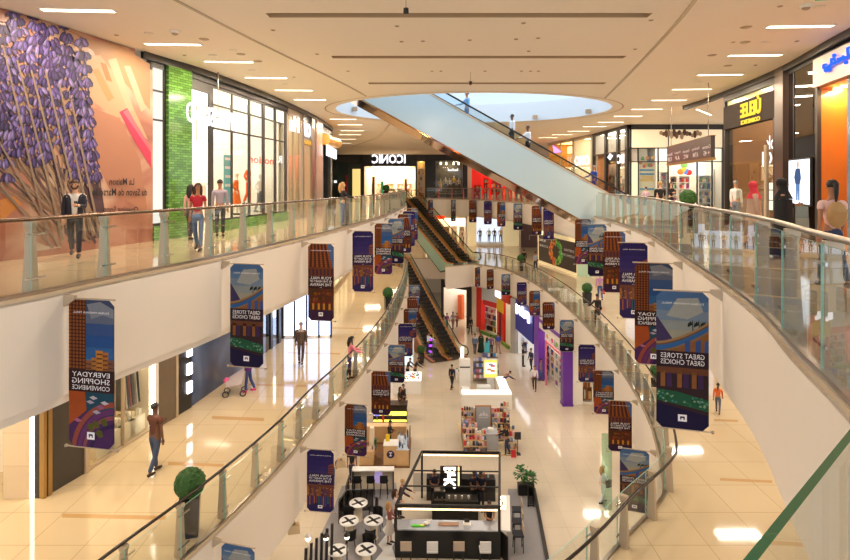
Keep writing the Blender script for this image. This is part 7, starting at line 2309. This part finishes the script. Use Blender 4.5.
stall_shelf('gift shelf right of the framed board', 2.1, 1.7, .6, .8, 1.5, 6, 4, 4)
stall_shelf('tall gift shelf at the back right of the stall', 2.62, 2.3, .5, .6, 1.7, 6, 3, 5)
stall_shelf('low gift shelf at the right end of the stall', 2.7, .5, .5, .9, 1.0, 4, 3, 6)
small('red_bag', 'red bag standing at the right end of the stall', 'bag', (X0 + w - .15, Y0 - .12, G), lambda mb: (mb.box((0, 0, .18), (.26, .14, .36), ink((206, 40, 48)), taper=.85), mb.tube([(-.07, 0, .36), (0, 0, .48), (.07, 0, .36)], .01, black_m, 6)))
small('sign_stand', 'small dark sign on a post right of the stall', 'sign', (X0 + w + .12, Y0 + .2, G), lambda mb: (mb.box((0, 0, .02), (.3, .3, .04), black_m), mb.tube([(0, 0, .04), (0, 0, .8)], .02, black_m, 6), mb.box((0, -.02, 1.0), (.34, .05, .40), dark_m)))

# ---------------------------------------------------------------- beige cosmetics counter
a, b = g(359, 467), g(410, 464)
X0, Y0, w = a.x, a.y, b.x - a.x
root = empty('beige_kiosk', (X0, Y0, G), 0, 'pale wood kiosk with a round navy emblem on its counter', 'kiosk')
mb = MB(); mb.box((w * .5, 1.6, .03), (w, 3.4, .06), wood_dark); mb.build('deck', root)
mb = MB(); mb.box((.38, .35, .4), (.72, .6, .7), wood_pale); mb.build('left_counter', root)
mb = MB(); mb.box((w * .62, .4, .56), (.72, .7, 1.0), wood_pale); mb.box((w * .62, .4, 1.07), (.76, .74, .03), counter_w); mb.build('emblem_counter', root)
mb = MB(); cx = w * .62
mb.slab([(cx + .2 * math.cos(t), .62 + .2 * math.sin(t)) for t in [k * PI / 12 for k in range(24)]], .035, .05, ink((52, 44, 96)))
mb.box((cx, .03, .66), (.05, .008, .16), white_ink); mb.box((cx, .028, .72), (.16, .008, .05), white_ink); mb.box((cx, .028, .56), (.12, .008, .04), white_ink); mb.build('emblem', root)
mb = MB(); mb.box((w * .86, .8, .46), (.62, 1.6, .8), wood_pale); mb.box((w * .86, .8, .88), (.66, 1.64, .03), mat('pale_blue_top', (206, 220, 236), .3)); mb.build('side_counter', root)
mb = MB(); mb.box((w - .06, 1.4, .5), (.06, 2.6, 1.0), wood_dark); mb.build('side_panel', root)
mb = MB(); mb.box((w * .45, 2.9, .5), (w * .9, .5, .9), wood_pale); mb.build('back_counter', root)
rr = random.Random(12)
for k in range(16):
    x, y = w * .86 + rr.uniform(-.24, .24), .15 + .09 * k
    c = rr.choice([(40, 44, 90), (220, 226, 236), (60, 60, 66), (150, 170, 200)])
    small('product_bottle', 'small bottle standing on the pale blue side counter', 'bottle', (X0 + x, Y0 + y, G + .90), lambda mb: mb.lathe([(.035, 0), (.035, .16 + .1 * (k % 3)), (.012, .2 + .1 * (k % 3)), (.012, .26 + .1 * (k % 3))], ink(c), n=8), 'bottles on the side counter of the pale wood kiosk')
for k in range(6):
    small('product_bottle', 'small bottle standing on the low left counter of the pale wood kiosk', 'bottle', (X0 + .18 + .12 * k, Y0 + .3 + .05 * (k % 2), G + .756), lambda mb: mb.lathe([(.03, 0), (.03, .14), (.01, .18), (.01, .22)], ink([(236, 232, 226), (90, 90, 120), (210, 200, 190)][k % 3]), n=8), 'bottles on the left counter of the pale wood kiosk')
small('yellow_bag', 'yellow shopping bag on the emblem counter', 'bag', (X0 + w * .62 - .18, Y0 + .55, G + 1.09), lambda mb: mb.box((0, 0, .16), (.2, .1, .32), ink((244, 206, 30))))
p = g(371, 462)
root = empty('towel_stand', (p.x, p.y + .5, G + .06), 0, 'stand of hanging towels at the left of the pale wood kiosk', 'stand')
mb = MB(); mb.box((0, 0, .8), (.3, .5, 1.5), shop_cream, taper=.7); mb.build('frame', root)
mb = MB(); mb.box((.2, -.05, .7), (.1, .3, .5), ink((40, 110, 70))); mb.build('green_towel', root)

# ---------------------------------------------------------------- neon bar and white counter
a, b = g(373, 424), g(407, 423)
X0, Y0, w = a.x, a.y, b.x - a.x
root = empty('neon_bar', (X0, Y0, G), 0, 'dark bar with glowing yellow bands above the pale wood kiosk', 'counter')
neon = glow('neon_yellow', (255, 236, 90), 2.2)
mb = MB(); mb.box((w / 2, .4, .55), (w, .7, 1.1), mat('bar_dark', (36, 28, 22), .3)); mb.build('body', root)
for z_, h_ in ((.18, .12), (.62, .24)):
    mb = MB(); mb.box((w / 2, .035, z_), (w - .06, .03, h_), neon); mb.build('neon_band', root)
mb = MB(); mb.box((w / 2, .4, 1.12), (w + .06, .8, .04), mat('bar_top', (60, 44, 34), .25)); mb.build('counter_top', root)
mb = MB(); mb.box((w * .3, .03, .4), (.12, .05, .7), ink((200, 40, 40))); mb.build('red_tap', root)
p = PY(377, 411, Y0 - .6)
root = empty('round_sign', (p.x, p.y, G), 0, 'round blue glowing sign with white figure beside the neon bar', 'sign')
zz = p.z - G
mb = MB(); mb.tube([(0, 0, .03), (0, 0, zz - .25)], .025, steel, 8); mb.lathe([(.2, 0), (.2, .03)], steel, n=14); mb.build('post', root)
mb = MB(); mb.slab([(.30 * math.cos(t), zz + .28 * math.sin(t)) for t in [k * PI / 12 for k in range(24)]], -.05, .05, glow('sign_violet', (110, 116, 255), 1.8)); mb.box((0, -.056, zz - .02), (.2, .01, .14), white_ink); mb.box((0, -.056, zz + .1), (.08, .01, .14), white_ink); mb.build('disc', root)
a, b = g(393, 394), g(421, 392)
X0, Y0, w = a.x, a.y, b.x - a.x
root = empty('white_counter', (X0, Y0, G), 0, 'white sales counter strewn with colourful goods behind the neon bar', 'counter')
mb = MB(); mb.box((w / 2, .9, .45), (w, 1.8, .9), counter_w); mb.build('body', root)
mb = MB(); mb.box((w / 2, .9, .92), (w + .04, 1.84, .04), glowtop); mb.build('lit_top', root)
mb = MB(); rr = random.Random(6)
for k in range(60): mb.box((rr.uniform(.1, w - .1), rr.uniform(.1, 1.6), .96 + .03), (rr.uniform(.06, .16), rr.uniform(.06, .14), .06), ink(rr.choice([(220, 60, 60), (60, 150, 90), (40, 40, 50), (240, 236, 230), (240, 190, 70), (120, 150, 210)])))
o_ = mb.build('small_goods', root); o_['kind'] = 'stuff'
p = g(402, 368)
root = empty('lit_display', (p.x, p.y, G), 0, 'tall pale glowing display panel beyond the white sales counter', 'display')
mb = MB(); mb.box((0, 0, 1.2), (1.9, .3, 2.4), mat('pale_metal', (220, 224, 226))); mb.build('cabinet', root)
mb = MB(); mb.box((0, -.16, 1.3), (1.7, .02, 2.0), glow('display_white', (226, 244, 246), 1.3)); mb.build('screen', root)
# purple totem by the escalator
p = g(430, 357)
root = empty('purple_totem', (p.x, p.y, G), 0, 'dark totem with purple lit squares and a yellow edge by the escalator foot', 'totem')
mb = MB(); mb.box((0, 0, .95), (.42, .3, 1.9), dark_m); mb.build('body', root)
for k in range(3):
    mb = MB(); mb.box((0, -.16, .5 + .5 * k), (.34, .02, .18), glow('purple_square', (150, 60, 255), 2.5)); mb.build('lit_square', root)
mb = MB(); mb.box((.26, 0, .95), (.08, .3, 1.9), ink((226, 200, 60))); mb.build('edge', root)
# light boxes under the ground side of the left edge beam
for i, (u, v) in enumerate(((294, 528), (341, 463))):
    p = P(u, v, GR_CEIL - .12)
    root = empty('floodlight', p, .2, 'small beige floodlight under the left edge of the middle floor, ' + ['nearer of two', 'farther of two'][i], 'floodlight', 'edge floodlights')
    mb = MB(); mb.box((0, 0, 0), (.34, .26, .22), mat('fitting_beige', (206, 176, 132), .5), taper=.8); mb.build('housing', root)
    mb = MB(); mb.box((0, 0, .125), (.08, .08, .05), steel); mb.build('bracket', root)
# mannequins
def mannequin(label, loc, face, dress, legs, h=1.75, grp='shop window mannequins', headm=None):
    root = person(label, loc, face, h=h, skin=mat('mannequin_white', (226, 216, 204), .35), hairstyle='bald', top=dress, legs=legs, skirt=dress if legs is None else None, stride=.06, arms=('hip', 'down'), female=True, group=grp) if legs is not None else \
           person(label, loc, face, h=h, skin=mat('mannequin_white', (226, 216, 204), .35), hairstyle='bald', top=dress, legs=(230, 220, 210), skirt=dress, stride=.06, arms=('hip', 'down'), female=True, group=grp)
    root.name = 'mannequin'; root['category'] = 'mannequin'
    return root
def mq(fr, u, y, z, label, dress, legs=None, face=0, h=1.75, grp='shop window mannequins'):
    p = fr.world(fr.x(u, y), y, z); return mannequin(label, p, math.degrees(fr.rz) + face, dress, legs, h, grp)
mq(FASH, 236.5, 1.0, .36, 'mannequin in orange dress, left of three in the fashion window', (240, 110, 40), None, 20)
mq(FASH, 248.5, .9, .75, 'mannequin in long orange coat, raised in the middle of the fashion window', (240, 100, 36), (236, 96, 40), 10, 1.8)
mq(FASH, 259.5, 1.0, .36, 'mannequin in pale top and grey trousers, right of three in the fashion window', (226, 216, 204), (110, 110, 120), 0)
for i, (u, c, hh) in enumerate(((440.5, (226, 176, 40), 1.7), (445.5, (226, 214, 190), 1.9), (449.5, (230, 220, 200), 1.8), (454, (236, 190, 60), 2.1), (459, (220, 206, 180), 1.85))):
    mq(BLK, u, 1.2, fr.zz(0, 0) * 0 + .62, ['mannequin in mustard dress, leftmost in the black shop window', 'mannequin in cream coat, second in the black shop window', 'mannequin in pale blouse, third in the black shop window', 'tall mannequin with yellow scarf, fourth in the black shop window', 'mannequin in cream jacket, rightmost in the black shop window'][i], c, (90, 70, 60) if i else None, 0, hh)
for i, (u, c) in enumerate(((480, (80, 70, 70)), (489, (206, 196, 120)), (494.5, (60, 54, 50)), (500.5, (190, 160, 100)))):
    mq(MANF, u, 1.4, .3, ['mannequin in dark dress, leftmost in the pale niche', 'mannequin in olive top, second in the pale niche', 'mannequin in black, third in the pale niche', 'mannequin in tan coat, rightmost in the pale niche'][i], c, (60, 56, 60), 0, 1.8)
# upper gallery seats and counters seen through the glass
# ================================================================ ceiling fittings
LAMPS = []
def at_ceil(u, v, z=CEIL): return P(u, v, z)
strip_glow = glow('ceiling_strip_light', (255, 240, 206), 6.0)
spot_glow = glow('downlight_lens', (255, 246, 226), 14.0)
trim_w = mat('fitting_white', (236, 226, 210), .5)
def strip_light(p, L, wd, rz, label, group, glowm=None):
    root = empty('ceiling_light', p, rz, label, 'ceiling light', group)
    mb = MB()
    for a, b in (((-L / 2 - .03, -wd / 2 - .03), (L / 2 + .03, -wd / 2)), ((-L / 2 - .03, wd / 2), (L / 2 + .03, wd / 2 + .03)), ((-L / 2 - .03, -wd / 2), (-L / 2, wd / 2)), ((L / 2, -wd / 2), (L / 2 + .03, wd / 2))):
        mb.box2((a[0], a[1], -.02), (b[0], b[1], -.001), trim_w)
    mb.build('frame', root)
    mb = MB(); mb.box2((-L / 2, -wd / 2, -.012), (L / 2, wd / 2, -.002), glowm or strip_glow); mb.build('diffuser', root)
LS = [(78, 10, 1.5), (173, 44, 1.45), (229, 61.5, 1.45), (266, 77.5, 1.45), (294, 90, 1.45), (310, 99.5, 1.4), (343, 119, 1.5), (350, 124.5, 1.5), (352, 130.5, 1.6), (350, 134.5, 1.6), (346, 139, 1.6), (342, 143, 1.6)]
names = ['nearest', 'second nearest', 'third nearest', 'fourth nearest', 'fifth nearest', 'sixth nearest', 'seventh nearest', 'eighth nearest', 'ninth nearest', 'tenth nearest', 'eleventh nearest', 'twelfth nearest', 'thirteenth nearest']
for i, (u, v, L) in enumerate(LS):
    p = at_ceil(u, v); strip_light(p, L, .20, .06, 'lit ceiling strip over the left gallery, %s' % names[i], 'ceiling strips'); LAMPS.append(p)
RS = [(800, 26, 1.5), (755, 55, 1.5), (720, 74.5, 1.5), (692, 89, 1.5), (669, 100, 1.5), (647, 109, 1.5), (628, 116, 1.5), (611, 122, 1.5), (594.5, 126.4, 1.5), (578.5, 131, 1.5), (562, 134.5, 1.5), (548, 137.5, 1.5)]
for i, (u, v, L) in enumerate(RS):
    p = at_ceil(u, v); strip_light(p, L, .20, -.05, 'lit ceiling strip over the right gallery, %s' % names[i], 'ceiling strips'); LAMPS.append(p)
p = at_ceil(704, 112); strip_light(p, 3.2, .12, .9, 'long lit slot slanting across the ceiling before the beauty shop', 'ceiling strips')
for i, (u, v) in enumerate(((149, 33), (212.5, 55), (252, 70), (286, 84), (346, 116), (354, 127), (341, 146), (233, 50), (820, 6), (765, 42), (699, 82), (674.5, 95), (666, 104), (633, 112), (583, 126), (569, 132), (556, 136))):
    p = at_ceil(u, v)
    root = empty('downlight', p, 0, 'small round ceiling spotlight ' + ['just past the lavender hoarding', 'over the green tiled pier', 'over the fashion shop door', 'over the far end of the fashion shop', 'nearest in the far left row', 'middle of the far left row', 'last of the far left row', 'beside the third left strip', 'at the top right by the exit sign', 'between the two nearest right strips', 'before the gold lettered shop', 'over the hanging directory', 'left of the hanging directory', 'over the beauty shop corner', 'first over the emblem shop', 'second over the emblem shop', 'third over the emblem shop'][i], 'downlight', 'ceiling downlights')
    mb = MB(); mb.lathe([(.085, -.001), (.11, -.001), (.115, -.012), (.085, -.012)], trim_w, n=16); mb.build('bezel', root)
    mb = MB(); mb.lathe([(.0, -.008), (.085, -.008)], spot_glow, n=14); mb.build('lens', root)
grey_f = mat('fitting_grey', (176, 152, 124), .5)
SENS = [(116.5, 35), (204, 39), (184.5, 55), (241, 54), (258, 61), (294, 77), (317, 54), (397, 26), (401.5, 41.4), (423, 41), (469.7, 40), (516, 39), (538, 38), (523.5, 23), (528.7, 51), (432, 71), (441, 71), (485, 71), (521.5, 71), (530.5, 71), (538.5, 71),
        (746, 27), (780, 6), (733, 42), (745, 42), (797, 41), (712, 55), (728, 65.5), (755.5, 65), (651, 20), (273, 30), (348, 71), (635, 49)]
for i, (u, v) in enumerate(SENS):
    p = at_ceil(u, v)
    big = i in (1, 3, 4, 21, 26, 27, 24)
    root = empty('ceiling_sensor', p, 0, 'small flush round fitting in the pale ceiling', 'ceiling fitting', 'flush ceiling fittings')
    mb = MB(); r = .13 if big else .055; mb.lathe([(0, -.02), (r * .8, -.018), (r, -.006), (r, -.001)], grey_f, n=14); mb.build('cover', root)
for (u, v, lab) in ((175, 31, 'round smoke detector near the first left ceiling strip'), (806, 5, 'dome camera beside the exit sign at the top right')):
    p = at_ceil(u, v); root = empty('detector', p, 0, lab, 'detector')
    mb = MB(); mb.lathe([(.13, -.001), (.13, -.04), (.09, -.06)], trim_w, n=16); mb.build('base', root)
    mb = MB(); mb.ball((0, 0, -.06), (.08, .08, .05), grey_f, 12, 8); mb.build('dome', root)
for u, v, v2, lab in ((406, -6, 11, 'black cylindrical sensor hung on a thin rod, nearer of two'), (470.5, 72, 83, 'black cylindrical sensor hung on a thin rod, farther of two')):
    p = at_ceil(u, v); dz = (v2 - v) * p.y / F
    root = empty('hanging_sensor', p, 0, lab, 'sensor')
    mb = MB(); mb.tube([(0, 0, 0), (0, 0, -dz - .12)], .008, grey_f, 6); mb.build('rod', root)
    mb = MB(); mb.lathe([(.0, -dz + .06), (.05, -dz + .055), (.055, -dz - .05), (.0, -dz - .06)], black_m, n=12); mb.build('housing', root)
p = at_ceil(828, -12)
root = empty('exit_sign', (p.x, p.y, CEIL), -.3, 'green lit exit sign at the top right of the ceiling', 'sign')
mb = MB(); mb.box((0, 0, -.13), (.42, .05, .18), glow('exit_green', (40, 170, 110), 1.2)); mb.box((.1, -.027, -.13), (.14, .006, .1), white_ink); mb.build('panel', root)
mb = MB(); mb.box((0, 0, -.01), (.1, .05, .02), trim_w); mb.build('bracket', root)
# little floodlights inside the daylight drum
for u, v, lab in ((355, 109, 'small floodlight on the drum wall, left of the pale escalator'), (535, 117, 'small floodlight on the far drum wall, left of two'), (588, 111.5, 'small floodlight on the far drum wall, right of two')):
    k = (u - U0) / F
    # sight line meets the far side of the drum ellipse
    A_ = (k / HR[0]) ** 2 + (1 / HR[1]) ** 2; B_ = -2 * (k * HC[0] / HR[0] ** 2 + HC[1] / HR[1] ** 2); C_ = (HC[0] / HR[0]) ** 2 + (HC[1] / HR[1]) ** 2 - 1
    y = (-B_ + math.sqrt(max(0, B_ * B_ - 4 * A_ * C_))) / (2 * A_)
    y -= .25; z_ = CZ - (v - V0) * y / F
    root = empty('floodlight', (k * y, y, z_), 0, lab, 'floodlight', 'drum floodlights')
    mb = MB(); mb.box((0, 0, 0), (.26, .18, .22), grey_f); mb.build('housing', root)
    mb = MB(); mb.tube([(0, .06, .0), (0, .26, .05)], .03, grey_f, 6); mb.build('bracket', root)
# middle floor ceiling strips and ground floor ones are above the line of sight; their lamps still light the place
# ================================================================ camera, sky, render settings
sc = bpy.context.scene
cam = bpy.data.cameras.new('camera')
cam.lens = 24.0; cam.sensor_width = 36.0; cam.sensor_fit = 'HORIZONTAL'
cam.shift_x = 0.0; cam.shift_y = -96.0 / 850.0
cam.clip_start = 0.05; cam.clip_end = 300
co = bpy.data.objects.new('camera', cam); COL.objects.link(co)
co.location = (0, 0, CZ); co.rotation_euler = (PI / 2, 0, 0)
sc.camera = co
w = bpy.data.worlds.new('sky'); sc.world = w; w.use_nodes = True
bg = w.node_tree.nodes['Background']
bg.inputs['Color'].default_value = srgb((225, 232, 240))
bg.inputs['Strength'].default_value = 1.5
sc.view_settings.view_transform = 'Standard'
sc.view_settings.look = 'None'
sc.view_settings.exposure = 0.2
sc.view_settings.gamma = 1.0
sc.view_settings.use_curve_mapping = False
cy = sc.cycles
cy.max_bounces = 8; cy.diffuse_bounces = 4; cy.glossy_bounces = 3; cy.transmission_bounces = 4; cy.transparent_max_bounces = 24
cy.caustics_reflective = False; cy.caustics_refractive = False
cy.sample_clamp_indirect = 4.0
cy.use_denoising = True
cy.blur_glossy = 0.5
def lamp(name, loc, size, power, rgb=(255, 226, 186), shape='DISK', aim=(0, 0, -1), size_y=None, spread=PI):
    l = bpy.data.lights.new(name, 'AREA')
    l.shape = shape; l.size = size
    if size_y: l.shape = 'RECTANGLE'; l.size_y = size_y
    l.energy = power; l.color = srgb(rgb)[:3]; l.spread = spread
    o = bpy.data.objects.new(name, l); COL.objects.link(o)
    o.location = loc
    o.rotation_euler = Vector(aim).to_track_quat('-Z', 'Y').to_euler()
    return o
WARM = (255, 232, 202); NEUT = (255, 240, 222)
for i, p in enumerate(LAMPS):
    lamp('gallery_lamp', (p.x, p.y, CEIL - .06), 1.4, 120 if i < 24 else 60, WARM, size_y=.3)
for y, xl, xr in ((9, -9, 8.5), (14, -6.8, 9.5), (19, -5.8, 10.5), (25, -5.0, 11.5), (31, -4.5, 11.5), (38, -4.2, 11.8), (46, -4.3, 11.5), (54, -5, 10.5), (62, -3, 6)):
    lamp('middle_lamp', (xl, y, MID_CEIL - .06), 1.4, 95, WARM, size_y=.4)
    lamp('middle_lamp', (xr, y, MID_CEIL - .06), 1.4, 85, NEUT, size_y=.4)
for y, xs in ((24, (-5.5, 8.8)), (33, (-4.2, 10)), (42, (-3.8, 10)), (52, (-3.5, 8)), (61, (-2, 5))):
    for x in xs: lamp('ground_lamp', (x, y, GR_CEIL - .06), 1.4, 110, NEUT, size_y=.5)
# daylight falling through the glazed drum, and unseen fill lamps added under the atrium ceiling
lamp('skylight', (HC[0], HC[1], CEIL + 4.1), 13, 650, (236, 244, 255), size_y=11)
for x, y in ((-2, 13), (3, 13), (-1, 21), (4.5, 21), (-.5, 40), (5, 40), (0, 52), (5, 52)):
    lamp('atrium_fill', (x, y, CEIL - .06), 1.0, 130, NEUT)

lamp('portal_fill', PORTAL, .5, 60, (255, 210, 150), aim=(.35, .2, -1))  # added fill, strengthens the small portal downlights on the timber
lamp('portal_fill', PORTAL + Vector((-.2, -1.0, 0)), .4, 40, (255, 210, 150), aim=(.35, .2, -1))
lamp('corner_shop_lamp', (-11.3, 12.2, MID_CEIL - .08), 1.0, 110, (255, 240, 210))

lamp('window_fill', BLKL, .5, 60, (255, 236, 200), aim=(0, .3, -1))  # added fill that brightens the mannequins below the spotlight track
for u in (486, 500, 516):
    q_ = PY(u, 150, YF - 1.0); lamp('red_shop_fill', (q_.x, q_.y, CEIL - .1), .8, 70, NEUT, aim=(0, .5, -1))  # added fill aimed at the red shop from the ceiling before it
for u in (372, 390, 408):
    q_ = PY(u, 150, YF + 2.5); lamp('gift_shop_fill', (q_.x, q_.y, U2 + H2 - 1.65), .8, 60, (255, 238, 206))  # added fill brightening the interior under the black band
